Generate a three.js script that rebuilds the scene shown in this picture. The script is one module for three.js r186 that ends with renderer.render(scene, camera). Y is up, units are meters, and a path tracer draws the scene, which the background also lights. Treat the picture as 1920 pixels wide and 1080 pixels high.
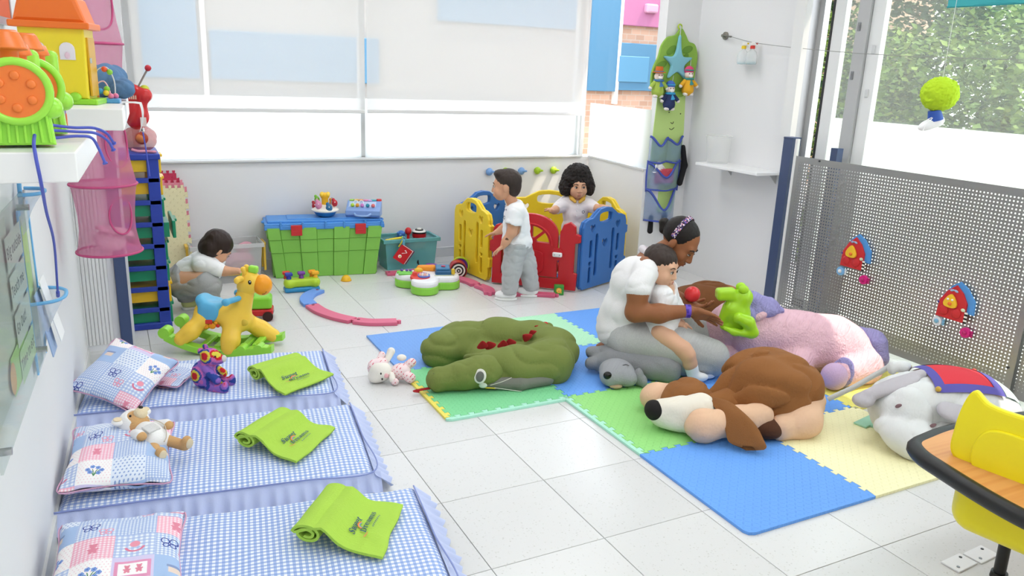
import * as THREE from 'three';
import { mergeGeometries } from 'three/addons/utils/BufferGeometryUtils.js';
import { RoundedBoxGeometry } from 'three/addons/geometries/RoundedBoxGeometry.js';
import { RectAreaLightUniformsLib } from 'three/addons/lights/RectAreaLightUniformsLib.js';
import { ImprovedNoise } from 'three/addons/math/ImprovedNoise.js';

// ---------- camera, sky, sun, exposure ----------
const scene = new THREE.Scene();
const camera = new THREE.PerspectiveCamera(40.37, 16 / 9, 0.05, 200);
camera.position.set(0, 1.5, 0);
{
  const right = new THREE.Vector3(0.8909, 0.0386, 0.4525), up = new THREE.Vector3(0.0879, 0.9627, -0.2555);
  const back = new THREE.Vector3().crossVectors(right, up).normalize();
  camera.quaternion.setFromRotationMatrix(new THREE.Matrix4().makeBasis(right, up, back));
}
const renderer = new THREE.WebGLRenderer();
renderer.toneMapping = THREE.LinearToneMapping;
renderer.toneMappingExposure = 1.34;
renderer.shadowMap.enabled = true;
RectAreaLightUniformsLib.init();

// hazy bright daylight sky
{
  const w = 64, h = 32, d = new Float32Array(w * h * 4);
  for (let j = 0; j < h; j++) for (let i = 0; i < w; i++) {
    const e = Math.max(0, (j / (h - 1)) * 2 - 1), k = Math.pow(e, 0.6), o = (j * w + i) * 4;
    d[o] = 4.1 - 1.3 * k; d[o + 1] = 4.2 - 0.9 * k; d[o + 2] = 4.3 - 0.2 * k; d[o + 3] = 1;
  }
  const sky = new THREE.DataTexture(d, w, h, THREE.RGBAFormat, THREE.FloatType);
  sky.mapping = THREE.EquirectangularReflectionMapping; sky.magFilter = THREE.LinearFilter; sky.needsUpdate = true;
  scene.background = sky;
}
const sun = new THREE.DirectionalLight(0xfff1dc, 6);
sun.position.set(4 + 4.2, 9, -2.6 + 1.4); sun.target.position.set(4, 0, -2.6);
sun.castShadow = true; sun.shadow.mapSize.set(2048, 2048); sun.shadow.radius = 1.5;
Object.assign(sun.shadow.camera, { left: -9, right: 9, top: 9, bottom: -9, near: 0.5, far: 40 });
scene.add(sun, sun.target);
// the room's ceiling fittings: x, z, width (x), length (z); the glowing panels are built with the ceiling
const PANELS = [[0.8, -4.6], [2.7, -4.6], [0.8, -2.7], [2.7, -2.7], [0.8, -0.8], [2.7, -0.8], [0.8, 1.2], [2.7, 1.2]];
const PANEL_W = 1.2, PANEL_L = 0.6, PANEL_POWER = 2.6;

// ---------- helpers ----------
const TAU = Math.PI * 2;
const V = (x, y, z) => new THREE.Vector3(x, y, z);
let seedN = 7;
const rnd = () => { seedN = (seedN * 1664525 + 1013904223) >>> 0; return seedN / 4294967296; };
const rr = (a, b) => a + (b - a) * rnd();
const perlin = new ImprovedNoise();
const noise = (x, y, z) => perlin.noise(x + 37.1, y + 11.7, z + 5.3);
const fbm = (x, y, z) => noise(x, y, z) + 0.5 * noise(2 * x, 2 * y, 2 * z) + 0.25 * noise(4 * x, 4 * y, 4 * z);
const clamp = (x, a, b) => Math.min(b, Math.max(a, x));
const lerp = (a, b, t) => a + (b - a) * t;
const sstep = (a, b, x) => { const t = clamp((x - a) / (b - a), 0, 1); return t * t * (3 - 2 * t); };

const FACING = -0.4797;   // turn of a thing whose own x axis runs to the right across the room as seen from the doorway
const names = new Map();
function numbered(n) { const k = names.get(n) || 0; names.set(n, k + 1); return k ? n + '_' + String(k).padStart(3, '0') : n; }
function thing(name, label, category, pos = [0, 0, 0], turn = 0, group) {
  const o = new THREE.Group(); o.name = numbered(name); o.position.set(...pos); o.rotation.y = turn;
  o.userData.label = label; o.userData.category = category; if (group) o.userData.group = group;
  scene.add(o); return o;
}
function part(parent, name, geo, mat, label) {
  const m = new THREE.Mesh(Array.isArray(geo) ? merge(geo) : geo, mat); m.name = name; m.castShadow = m.receiveShadow = true;
  if (label) m.userData.label = label;
  parent.add(m); return m;
}
function single(name, geo, mat, label, category, pos = [0, 0, 0], turn = 0, group) {
  const m = part(scene, numbered(name), geo, mat); m.position.set(...pos); m.rotation.y = turn;
  m.userData.label = label; m.userData.category = category; if (group) m.userData.group = group; return m;
}
function struct(name, geo, mat, parent) {
  const m = part(parent || scene, parent ? name : numbered(name), geo, mat);
  if (!parent) m.userData.kind = 'structure'; return m;
}
function copyOf(src, pos, turn, label) {
  const c = src.clone(); c.name = numbered(src.name.replace(/_\d{3}$/, '')); c.userData = { ...src.userData };
  if (label) c.userData.label = label; c.position.set(...pos); c.rotation.y = turn; scene.add(c); return c;
}
function merge(list) {
  const l = list.map((g) => { const q = g.index ? g.toNonIndexed() : g; for (const k of Object.keys(q.attributes)) if (!['position', 'normal', 'uv'].includes(k)) q.deleteAttribute(k);
    if (!q.attributes.uv) q.setAttribute('uv', new THREE.BufferAttribute(new Float32Array(q.attributes.position.count * 2), 2)); return q; });
  return l.length === 1 ? l[0] : mergeGeometries(l);
}
const put = (g, x = 0, y = 0, z = 0, ax = 0, ay = 0, az = 0) => g.applyMatrix4(new THREE.Matrix4().compose(V(x, y, z), new THREE.Quaternion().setFromEuler(new THREE.Euler(ax, ay, az, 'YXZ')), V(1, 1, 1)));
const box = (w, h, d, x = 0, y = 0, z = 0, ax = 0, ay = 0, az = 0) => put(new THREE.BoxGeometry(w, h, d), x, y, z, ax, ay, az);
const rbox = (w, h, d, r, x = 0, y = 0, z = 0, ax = 0, ay = 0, az = 0, s = 3) => put(new RoundedBoxGeometry(w, h, d, s, Math.min(r, w / 2.01, h / 2.01, d / 2.01)), x, y, z, ax, ay, az);
const cyl = (r1, r2, h, x = 0, y = 0, z = 0, ax = 0, ay = 0, az = 0, n = 24) => put(new THREE.CylinderGeometry(r1, r2, h, n), x, y, z, ax, ay, az);
const sph = (r, x = 0, y = 0, z = 0, n = 24) => put(new THREE.SphereGeometry(r, n, Math.ceil(n * 0.7)), x, y, z);
const elp = (rx, ry, rz, x = 0, y = 0, z = 0, ax = 0, ay = 0, az = 0, n = 24) => put(new THREE.SphereGeometry(1, n, Math.ceil(n * 0.7)).scale(rx, ry, rz), x, y, z, ax, ay, az);
const torus = (R, r, x = 0, y = 0, z = 0, ax = 0, ay = 0, az = 0, n = 32) => put(new THREE.TorusGeometry(R, r, 10, n), x, y, z, ax, ay, az);
const lathe = (pts, x = 0, y = 0, z = 0, ax = 0, ay = 0, az = 0, n = 32) => put(new THREE.LatheGeometry(pts.map((p) => new THREE.Vector2(p[0], p[1])), n), x, y, z, ax, ay, az);
const tube = (pts, r, n = 24, closed = false, rs = 8) => new THREE.TubeGeometry(new THREE.CatmullRomCurve3(pts.map((p) => V(...p)), closed, 'centripetal'), n, r, rs, closed);
const rod = (a, b, r, n = 10) => { const A = V(...a), B = V(...b), d = B.clone().sub(A), g = new THREE.CylinderGeometry(r, r, d.length(), n);
  return g.applyMatrix4(new THREE.Matrix4().compose(A.add(B).multiplyScalar(0.5), new THREE.Quaternion().setFromUnitVectors(V(0, 1, 0), d.normalize()), V(1, 1, 1))); };
function shapeOf(pts, holes = []) {
  const s = pts.isShape ? pts : new THREE.Shape(pts.map((p) => new THREE.Vector2(...p)));
  for (const h of holes) s.holes.push(h.isPath ? h : new THREE.Path(h.map((p) => new THREE.Vector2(...p)))); return s;
}
const extr = (shape, depth, bevel = 0, holes = [], seg = 8) => { const g = new THREE.ExtrudeGeometry(shapeOf(shape, holes), { depth: depth - 2 * bevel, bevelEnabled: bevel > 0, bevelThickness: bevel, bevelSize: bevel, bevelOffset: -bevel, bevelSegments: 2, curveSegments: seg }); g.translate(0, 0, -(depth - 2 * bevel) / 2); return g; };
const ringPts = (r, n = 24, cx = 0, cy = 0, ry = r) => Array.from({ length: n }, (_, i) => [cx + r * Math.cos(i / n * TAU), cy + ry * Math.sin(i / n * TAU)]);
// outline through points, smoothed
const smooth = (pts, n = 60) => new THREE.CatmullRomCurve3(pts.map((p) => V(p[0], p[1], 0)), true, 'centripetal').getPoints(n).slice(0, -1).map((p) => [p.x, p.y]);
// a curved sheet from f(u, v) -> [x, y, z]; with uv in metres when su, sv are given
function sheet(f, nu, nv, su = 1, sv = 1) {
  const p = [], uv = [], ix = [];
  for (let j = 0; j <= nv; j++) for (let i = 0; i <= nu; i++) { p.push(...f(i / nu, j / nv)); uv.push(i / nu * su, j / nv * sv); }
  for (let j = 0; j < nv; j++) for (let i = 0; i < nu; i++) { const a = j * (nu + 1) + i, b = a + 1, c = a + nu + 1, d = c + 1; ix.push(a, b, d, a, d, c); }
  const g = new THREE.BufferGeometry(); g.setAttribute('position', new THREE.Float32BufferAttribute(p, 3)); g.setAttribute('uv', new THREE.Float32BufferAttribute(uv, 2)); g.setIndex(ix); g.computeVertexNormals(); return g;
}
// ---------- soft bodies: distance fields meshed with surface nets ----------
const _e = new THREE.Euler(), _m = new THREE.Matrix4();
function turned(f, c, ax, ay, az, R) {
  if (!ax && !ay && !az) return { f: (x, y, z) => f(x - c[0], y - c[1], z - c[2]), c, R };
  const m = _m.makeRotationFromEuler(_e.set(ax || 0, ay || 0, az || 0, 'YXZ')).clone().invert().elements;
  return { f: (x, y, z) => { x -= c[0]; y -= c[1]; z -= c[2]; return f(m[0] * x + m[4] * y + m[8] * z, m[1] * x + m[5] * y + m[9] * z, m[2] * x + m[6] * y + m[10] * z); }, c, R };
}
const ell = (x, y, z, rx, ry, rz, ax, ay, az) => turned((px, py, pz) => { const k0 = Math.hypot(px / rx, py / ry, pz / rz), k1 = Math.hypot(px / (rx * rx), py / (ry * ry), pz / (rz * rz)); return k1 < 1e-9 ? -Math.min(rx, ry, rz) : k0 * (k0 - 1) / k1; }, [x, y, z], ax, ay, az, Math.max(rx, ry, rz));
const rbx = (x, y, z, hx, hy, hz, r, ax, ay, az) => turned((px, py, pz) => { const qx = Math.abs(px) - hx + r, qy = Math.abs(py) - hy + r, qz = Math.abs(pz) - hz + r; return Math.hypot(Math.max(qx, 0), Math.max(qy, 0), Math.max(qz, 0)) + Math.min(Math.max(qx, qy, qz), 0) - r; }, [x, y, z], ax, ay, az, Math.hypot(hx, hy, hz));
function cap(a, ra, b, rb = ra) {
  const dx = b[0] - a[0], dy = b[1] - a[1], dz = b[2] - a[2], L = dx * dx + dy * dy + dz * dz || 1e-9;
  return { f: (x, y, z) => { const px = x - a[0], py = y - a[1], pz = z - a[2], t = clamp((px * dx + py * dy + pz * dz) / L, 0, 1); return Math.hypot(px - t * dx, py - t * dy, pz - t * dz) - (ra + (rb - ra) * t); },
    c: [(a[0] + b[0]) / 2, (a[1] + b[1]) / 2, (a[2] + b[2]) / 2], R: Math.sqrt(L) / 2 + Math.max(ra, rb) };
}
const chain = (pts, k) => pts.slice(1).map((p, i) => Object.assign(cap(pts[i].slice(0, 3), pts[i][3], p.slice(0, 3), p[3]), k ? { k } : {}));
const sub = (p, k = 0.01) => ({ ...p, neg: true, k });
const withK = (p, k) => ({ ...p, k });
function field(prims, k, extra) {
  return (x, y, z) => {
    let d = 1e9;
    for (const p of prims) {
      const q = p.f(x, y, z), kk = p.k ?? k;
      if (p.neg) { const h = clamp(0.5 - 0.5 * (d + q) / kk, 0, 1); d = lerp(d, -q, h) + kk * h * (1 - h); }
      else if (d > 1e8) d = q; else { const h = clamp(0.5 + 0.5 * (q - d) / kk, 0, 1); d = lerp(q, d, h) - kk * h * (1 - h); }
    }
    return extra && Math.abs(d) < 0.08 ? extra(x, y, z, d) : d;
  };
}
function blob(prims, cell = 0.01, k = 0.015, extra, uvk = 1) {
  const f = typeof prims === 'function' ? prims : field(prims, k, extra), lo = [1e9, 1e9, 1e9], hi = [-1e9, -1e9, -1e9];
  for (const p of (prims.bounds || prims)) if (!p.neg) for (let i = 0; i < 3; i++) { lo[i] = Math.min(lo[i], p.c[i] - p.R - 2.5 * cell); hi[i] = Math.max(hi[i], p.c[i] + p.R + 2.5 * cell); }
  const n = [0, 1, 2].map((i) => Math.ceil((hi[i] - lo[i]) / cell) + 1), [nx, ny, nz] = n, D = new Float32Array(nx * ny * nz);
  const step = 3;   // coarse pass skips cells far from the surface
  const cx = Math.ceil(nx / step), cy = Math.ceil(ny / step), cz = Math.ceil(nz / step);
  for (let Z = 0; Z < cz; Z++) for (let Y = 0; Y < cy; Y++) for (let X = 0; X < cx; X++) {
    const mx = X * step + 1, my = Y * step + 1, mz = Z * step + 1, dm = f(lo[0] + mx * cell, lo[1] + my * cell, lo[2] + mz * cell), far = Math.abs(dm) > cell * step * 2.6;
    for (let z = Z * step; z < Math.min(nz, Z * step + step); z++) for (let y = Y * step; y < Math.min(ny, Y * step + step); y++) for (let x = X * step; x < Math.min(nx, X * step + step); x++)
      D[(z * ny + y) * nx + x] = far ? dm : f(lo[0] + x * cell, lo[1] + y * cell, lo[2] + z * cell);
  }
  const id = new Int32Array(nx * ny * nz).fill(-1), pos = [], ix = [], A = (x, y, z) => (z * ny + y) * nx + x;
  for (let z = 0; z < nz - 1; z++) for (let y = 0; y < ny - 1; y++) for (let x = 0; x < nx - 1; x++) {
    let mask = 0; for (let q = 0; q < 8; q++) if (D[A(x + (q & 1), y + (q >> 1 & 1), z + (q >> 2))] < 0) mask |= 1 << q;
    if (mask === 0 || mask === 255) continue;
    let sx = 0, sy = 0, sz = 0, c = 0;
    for (let q = 0; q < 8; q++) for (const b of [1, 2, 4]) { if (q & b) continue; const w = q | b; if ((mask >> q & 1) === (mask >> w & 1)) continue;
      const d0 = D[A(x + (q & 1), y + (q >> 1 & 1), z + (q >> 2))], d1 = D[A(x + (w & 1), y + (w >> 1 & 1), z + (w >> 2))], t = d0 / (d0 - d1);
      sx += (q & 1) + (b === 1 ? t : 0); sy += (q >> 1 & 1) + (b === 2 ? t : 0); sz += (q >> 2) + (b === 4 ? t : 0); c++; }
    id[A(x, y, z)] = pos.length / 3; pos.push(lo[0] + (x + sx / c) * cell, lo[1] + (y + sy / c) * cell, lo[2] + (z + sz / c) * cell);
  }
  const quad = (a, b, c, d, flip) => { if (a < 0 || b < 0 || c < 0 || d < 0) return; flip ? ix.push(a, c, b, a, d, c) : ix.push(a, b, c, a, c, d); };
  for (let z = 1; z < nz - 1; z++) for (let y = 1; y < ny - 1; y++) for (let x = 1; x < nx - 1; x++) {
    const s = D[A(x, y, z)] < 0;
    if (s !== D[A(x + 1, y, z)] < 0) quad(id[A(x, y - 1, z - 1)], id[A(x, y, z - 1)], id[A(x, y, z)], id[A(x, y - 1, z)], !s);
    if (s !== D[A(x, y + 1, z)] < 0) quad(id[A(x - 1, y, z - 1)], id[A(x - 1, y, z)], id[A(x, y, z)], id[A(x, y, z - 1)], !s);
    if (s !== D[A(x, y, z + 1)] < 0) quad(id[A(x - 1, y - 1, z)], id[A(x, y - 1, z)], id[A(x, y, z)], id[A(x - 1, y, z)], !s);
  }
  const g = new THREE.BufferGeometry(), uv = new Float32Array(pos.length / 3 * 2);
  for (let i = 0; i < pos.length / 3; i++) { uv[2 * i] = (pos[3 * i] + 0.6 * pos[3 * i + 2]) * uvk; uv[2 * i + 1] = (pos[3 * i + 1] + 0.5 * pos[3 * i + 2]) * uvk; }
  g.setAttribute('position', new THREE.Float32BufferAttribute(pos, 3)); g.setAttribute('uv', new THREE.BufferAttribute(uv, 2)); g.setIndex(ix); g.computeVertexNormals();
  return g;
}
// dye: colour per vertex, f(x, y, z) -> THREE.Color
function dyed(g, f) { const p = g.attributes.position, c = new Float32Array(p.count * 3), o = new THREE.Color(); for (let i = 0; i < p.count; i++) { o.copy(f(p.getX(i), p.getY(i), p.getZ(i))); c.set([o.r, o.g, o.b], i * 3); } g.setAttribute('color', new THREE.BufferAttribute(c, 3)); return g; }

// ---------- textures and materials ----------
function canvasTex(w, h, draw, rep, srgb = true) {
  const c = document.createElement('canvas'); c.width = w; c.height = h; draw(c.getContext('2d'), w, h);
  const t = new THREE.CanvasTexture(c); if (srgb) t.colorSpace = THREE.SRGBColorSpace; t.wrapS = t.wrapT = THREE.RepeatWrapping; if (rep) t.repeat.set(...rep); return t;
}
function grainTex(n, scale, lo, hi, seed = 0, oct = 3) {
  const d = new Uint8Array(n * n * 4), R = n / scale;
  for (let j = 0; j < n; j++) for (let i = 0; i < n; i++) {
    let v = 0, a = 1, s = 1, tot = 0;
    for (let o = 0; o < oct; o++) { const per = Math.max(1, Math.round(R * s)); v += a * tileNoise(i / n * per, j / n * per, per, seed + o); tot += a; a *= 0.55; s *= 2; }
    const q = clamp(lerp(lo, hi, 0.5 + 0.5 * v / tot), 0, 1) * 255, k = (j * n + i) * 4; d[k] = d[k + 1] = d[k + 2] = q; d[k + 3] = 255;
  }
  const t = new THREE.DataTexture(d, n, n); t.wrapS = t.wrapT = THREE.RepeatWrapping; t.magFilter = THREE.LinearFilter; t.needsUpdate = true; return t;
}
function hash2(i, j, s) { let h = (i * 374761393 + j * 668265263 + s * 982451653) | 0; h = Math.imul(h ^ (h >>> 13), 1274126177); return ((h ^ (h >>> 16)) >>> 0) / 2147483648 - 1; }
function tileNoise(x, y, p, s) { const i = Math.floor(x), j = Math.floor(y), u = x - i, v = y - j, a = u * u * (3 - 2 * u), b = v * v * (3 - 2 * v), m = (q) => ((q % p) + p) % p;
  return lerp(lerp(hash2(m(i), m(j), s), hash2(m(i + 1), m(j), s), a), lerp(hash2(m(i), m(j + 1), s), hash2(m(i + 1), m(j + 1), s), a), b); }
const reps = new Map();
const rep = (t, x, y = x) => { const k = t.uuid + x + ',' + y; if (!reps.has(k)) { const c = t.clone(); c.repeat.set(x, y); c.needsUpdate = true; reps.set(k, c); } return reps.get(k); };
const TX = { weave: grainTex(256, 3, 0, 1, 3, 2), fluff: grainTex(256, 8, 0, 1, 9, 4), coarse: grainTex(256, 64, 0, 1, 21, 4) };
const mats = new Map();
function mat(color, rough = 0.5, o = {}) {
  const key = color + '|' + rough + '|' + JSON.stringify(o, (k, v) => (v && v.isTexture ? v.uuid : v));
  if (!mats.has(key)) mats.set(key, new THREE.MeshPhysicalMaterial({ color, roughness: rough, ...o }));
  return mats.get(key);
}
const plastic = (c, r = 0.32) => mat(c, r, { specularIntensity: 0.8 });
const cloth = (c, b = 0.0006, s = 60) => mat(c, 0.92, { bumpMap: rep(TX.weave, s / 20), bumpScale: b, sheen: 0.15, sheenRoughness: 0.6, sheenColor: new THREE.Color(c) });
const plush = (c, b = 0.004, s = 8) => mat(c, 0.95, { bumpMap: rep(TX.fluff, s), bumpScale: b, sheen: 0.35, sheenRoughness: 0.5, sheenColor: new THREE.Color(c) });
const skinMat = (c) => mat(c, 0.5, { specularIntensity: 0.5 });
// ================= the setting =================
const WHITE = mat(0xe9e9ea, 0.75, { bumpMap: rep(TX.coarse, 2), bumpScale: 0.0012 });
const TRIM = mat(0xe9e9e8, 0.4), GREYM = mat(0xb9babb, 0.4, { metalness: 0.3 }), POSTB = mat(0x3d4c70, 0.45);
const LTURN = Math.atan(0.05), CEIL = 2.7, LW = (z) => -0.243 + 0.05 * (-z - 2.8);   // x of the left wall's face at z

{ // floor: square terrazzo tiles with open joints on a screed
  const f = struct('floor', box(7, 0.1, 10.5, 2.2, -0.0565, -1.5), mat(0xb9b8b2, 0.9));
  const tones = [0xdadad9, 0xdddddc, 0xd7d7d6].map((c) => mat(c, 0.22, { specularIntensity: 0.6, map: canvasTex(256, 256, (g) => { g.fillStyle = '#fff'; g.fillRect(0, 0, 256, 256); for (let i = 0; i < 500; i++) { const v = 226 + rnd() * 26; g.fillStyle = `rgb(${v},${v},${v - 4})`; g.beginPath(); g.arc(rnd() * 256, rnd() * 256, 0.4 + rnd() * 1.3, 0, TAU); g.fill(); } }) }));
  const tg = rbox(0.417, 0.008, 0.417, 0.0012, 0, -0.004, 0, 0, 0, 0, 1), S = 0.4195;
  for (let a = -3; a <= 8; a++) for (let b = -5; b <= 9; b++) {
    const x = 0.955 + (a + 0.5) * S, z = -3.99 + (b + 0.5) * S; if (z < -5.86 - S / 2 || x > 4.3 || x < LW(z) - 0.35) continue;
    const t = struct('tile', tg, tones[Math.floor(rnd() * 3)], f); t.position.set(x, 0, z); t.rotation.y = Math.floor(rnd() * 4) * Math.PI / 2;
  }
}
struct('ceiling', box(5.6, 0.12, 10.5, 1.42, CEIL + 0.06, -1.5), WHITE);
struct('wall_left', box(0.12, CEIL, 6.6, LW(-1) - 0.061, CEIL / 2, -1.02, 0, -LTURN), WHITE);
struct('wall_rear', box(7, CEIL, 0.12, 2.2, CEIL / 2, 2.3), WHITE);
struct('baseboard_left', box(0.012, 0.07, 2.6, LW(-2.9) + 0.004, 0.035, -2.95, 0, -LTURN), mat(0xd9dad8, 0.5));
{ // short return wall at the end of the left wall, with a ribbed panel and a blue steel post
  const w = struct('wall_return', [box(0.42, CEIL, 0.1, -0.23, CEIL / 2, -4.31), box(0.07, CEIL, 0.13, 0.012, CEIL / 2, -4.335)], WHITE);
  for (let i = 0; i < 9; i++) struct('rib', rbox(0.0145, 0.95, 0.008, 0.003, -0.19 + i * 0.0165, 0.08 + 0.475, -4.258, 0, 0, 0, 1), mat(0xe6e6e4, 0.5), w);
  struct('plinth', rbox(0.17, 0.05, 0.04, 0.004, -0.085, 0.025, -4.245), mat(0xdfe0de, 0.5), w);
  single('steel_post', [box(0.052, 1.12, 0.03, 0.008, 0.6, -4.246), box(0.056, 0.02, 0.04, 0.008, 0.045, -4.246)], POSTB, 'blue steel post at the end of the left wall beside the ribbed panel', 'post');
  struct('wall_alcove', box(0.12, CEIL, 1.8, -0.42, CEIL / 2, -5.2), WHITE);
}
{ // back wall below and beside the long window
  const zf = -5.854;
  const w = struct('wall_back', [box(4.9, 0.8, 0.16, 1.75, 0.4, zf - 0.08), box(0.62, CEIL - 0.8, 0.16, -0.15, 0.8 + (CEIL - 0.8) / 2, zf - 0.08), box(4.9, 0.2, 0.16, 1.75, CEIL - 0.1, zf - 0.08)], WHITE);
  struct('sill', rbox(3.52, 0.016, 0.2, 0.004, 1.92, 0.806, zf - 0.075), mat(0xd6d7d6, 0.45), w);
  struct('baseboard_back', rbox(4, 0.08, 0.014, 0.003, 1.66, 0.04, zf + 0.007), mat(0xdcdcda, 0.45));
  const q = struct('wall_side', box(0.14, 0.8, 0.96, 3.77, 0.4, -5.36, 0, -0.107), WHITE);
  struct('side_sill', box(0.16, 0.014, 0.96, 3.77, 0.806, -5.36, 0, -0.107), mat(0xd6d7d6, 0.45), q);
  struct('pillar', box(0.31, CEIL, 0.1, 3.905, CEIL / 2, -4.95), WHITE);
  struct('wall_right', box(0.16, CEIL, 1.02, 4.14, CEIL / 2, -4.4), WHITE);
}
const GLASS = mat(0xffffff, 0.02, { transmission: 1, thickness: 0, ior: 1.45, specularIntensity: 0.12 });
const HAZY = mat(0xf4f8f4, 0.02, { transmission: 0.84, thickness: 0, ior: 1.45, specularIntensity: 0.5 });
const FILM = mat(0xfbffff, 0.95, { transmission: 0.84, thickness: 0, specularIntensity: 0.1 });
function paneAt(parent, w, h, x, y, z, turn, m, name = 'pane') { return struct(name, m === FILM ? put(new THREE.PlaneGeometry(w, h), x, y, z, 0, turn) : box(w, h, 0.006, x, y, z, 0, turn), m, parent); }
{ // long back window: aluminium frame, glass, frosted film below
  const z = -5.93, w = struct('window_1', [rbox(3.5, 0.02, 0.06, 0.006, 1.91, 0.82, z), box(3.5, 0.05, 0.06, 1.91, 2.48, z), box(0.05, 1.7, 0.06, 0.19, 1.65, z), box(0.042, 1.66, 0.06, 1.745, 1.65, z), box(0.045, 1.7, 0.06, 3.64, 1.65, z)], mat(0xc9cbcb, 0.4));
  for (const [x0, x1] of [[0.2, 1.73], [1.76, 3.68]]) { paneAt(w, x1 - x0, 1.65, (x0 + x1) / 2, 1.65, z, 0, GLASS); paneAt(w, x1 - x0, 0.44, (x0 + x1) / 2, 1.035, z + 0.04, 0, FILM, 'frosted_film'); }
  const s = struct('window_2', [rbox(0.05, 0.02, 0.94, 0.006, 3.77, 0.82, -5.36, 0, -0.107), box(0.05, 0.05, 0.94, 3.77, 2.48, -5.36, 0, -0.107)], mat(0xc9cbcb, 0.4));
  paneAt(s, 1.02, 1.65, 3.745, 1.65, -5.4, Math.PI / 2 - 0.107, GLASS); paneAt(s, 1.04, 0.44, 3.728, 1.035, -5.4, Math.PI / 2 - 0.107, FILM, 'frosted_film');
  struct('wall_side_header', box(0.14, 0.25, 1, 3.77, CEIL - 0.12, -5.36, 0, -0.107), WHITE);
  struct('window_frame', box(0.03, 1.68, 0.03, 3.672, 1.65, -5.86), mat(0xdcdedd, 0.4), s);
}
for (const [x0, x1, yb, l] of [[0.2, 1.735, 1.162, 'white roller blind over the left half of the long back window'], [1.752, 3.64, 1.166, 'white roller blind over the right half of the long back window']]) {
  const b = thing('roller_blind', l, 'blind', [(x0 + x1) / 2, 0, -5.8]);
  part(b, 'fabric', put(new THREE.PlaneGeometry(x1 - x0, 2.5 - yb), 0, (2.5 + yb) / 2, 0), mat(0xdededc, 0.9, { transmission: 0.3, thickness: 0, opacity: 0.75, transparent: true, specularIntensity: 0.05, bumpMap: rep(TX.weave, 30), bumpScale: 0.0003 }));
  part(b, 'bottom_rail', rbox(x1 - x0, 0.026, 0.014, 0.005, 0, yb, 0), mat(0xe4e4e3, 0.5));
  part(b, 'roller', cyl(0.03, 0.03, x1 - x0, 0, 2.52, 0, 0, 0, Math.PI / 2), TRIM);
}
{ // glazed front on the right: jamb, sliding leaves, film
  const X = 4.12;
  const j = struct('door_1', [box(0.09, CEIL, 0.05, 4.1, CEIL / 2, -3.87), box(0.05, CEIL, 0.05, 4.17, CEIL / 2, -3.83)], GREYM);
  struct('wall_right_header', box(0.16, 0.42, 6.0, 4.14, CEIL - 0.2, -0.85), WHITE);
  const leaf = (z0, z1, x, film, fm) => {
    const d = struct('window_3', [box(0.04, 2.28, 0.085, x, 1.15, z0 + 0.0425), box(0.04, 2.28, 0.07, x, 1.15, z1 - 0.035), box(0.04, 0.06, z1 - z0, x, 0.04, (z0 + z1) / 2), box(0.04, 0.06, z1 - z0, x, 2.27, (z0 + z1) / 2)], mat(0xe7e8e8, 0.35));
    paneAt(d, z1 - z0 - 0.1, 2.2, x, 1.15, (z0 + z1) / 2, Math.PI / 2, fm);
    paneAt(d, z1 - z0 - 0.1, 1.25, x - 0.012, 0.665, (z0 + z1) / 2, Math.PI / 2, FILM, 'frosted_film'); return d;
  };
  const l1 = leaf(-3.70, -3.40, 4.14, true, HAZY);
  struct('rubber_edge', box(0.05, 2.28, 0.014, 4.14, 1.15, -3.708), mat(0x2a2b2d, 0.6), l1);
  const m = struct('mullion', [box(0.1, 2.3, 0.085, 4.1, 1.15, -3.42)], GREYM, j);
  for (const y of [1.55, 1.83]) struct('lock_plate', [rbox(0.01, 0.05, 0.02, 0.003, 4.048, y, -3.44), box(0.006, 0.022, 0.01, 4.043, y, -3.44)], mat(0x8b8d90, 0.35, { metalness: 0.6 }), j);
  const l2 = leaf(-3.375, -1.2, 4.09, true, HAZY);
  for (const y of [1.45, 1.7]) struct('catch', rbox(0.012, 0.05, 0.025, 0.006, 4.066, y, -3.33), mat(0xd0d2d3, 0.4), l2);
  leaf(-1.2, 0.6, 4.14, true, HAZY); leaf(0.6, 2.3, 4.09, true, HAZY);
}
// ceiling light panels (out of the frame, they light the room)
PANELS.forEach(([x, z], i) => {
  const t = thing('ceiling_light', ['white ceiling light panel above the drawer tower', 'white ceiling light panel above the play pen', 'white ceiling light panel above the cots', 'white ceiling light panel above the foam mats', 'white ceiling light panel left of the camera', 'white ceiling light panel above the group table', 'white ceiling light panel behind the camera on the left', 'white ceiling light panel behind the camera on the right'][i], 'ceiling light', [x, CEIL, z], 0, 'ceiling light panels');
  part(t, 'frame', [box(PANEL_W + 0.04, 0.03, 0.02, 0, -0.015, PANEL_L / 2 + 0.01), box(PANEL_W + 0.04, 0.03, 0.02, 0, -0.015, -PANEL_L / 2 - 0.01), box(0.02, 0.03, PANEL_L, PANEL_W / 2 + 0.01, -0.015, 0), box(0.02, 0.03, PANEL_L, -PANEL_W / 2 - 0.01, -0.015, 0)], TRIM);
  part(t, 'light_diffuser', box(PANEL_W, 0.008, PANEL_L, 0, -0.02, 0), mat(0xffffff, 0.6, { emissive: 0xffffff, emissiveIntensity: 1.5 }));
  const a = new THREE.RectAreaLight(0xfbfcff, PANEL_POWER, PANEL_W, PANEL_L); a.position.set(x, CEIL - 0.032, z); a.lookAt(x, 0, z); scene.add(a);
});
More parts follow.
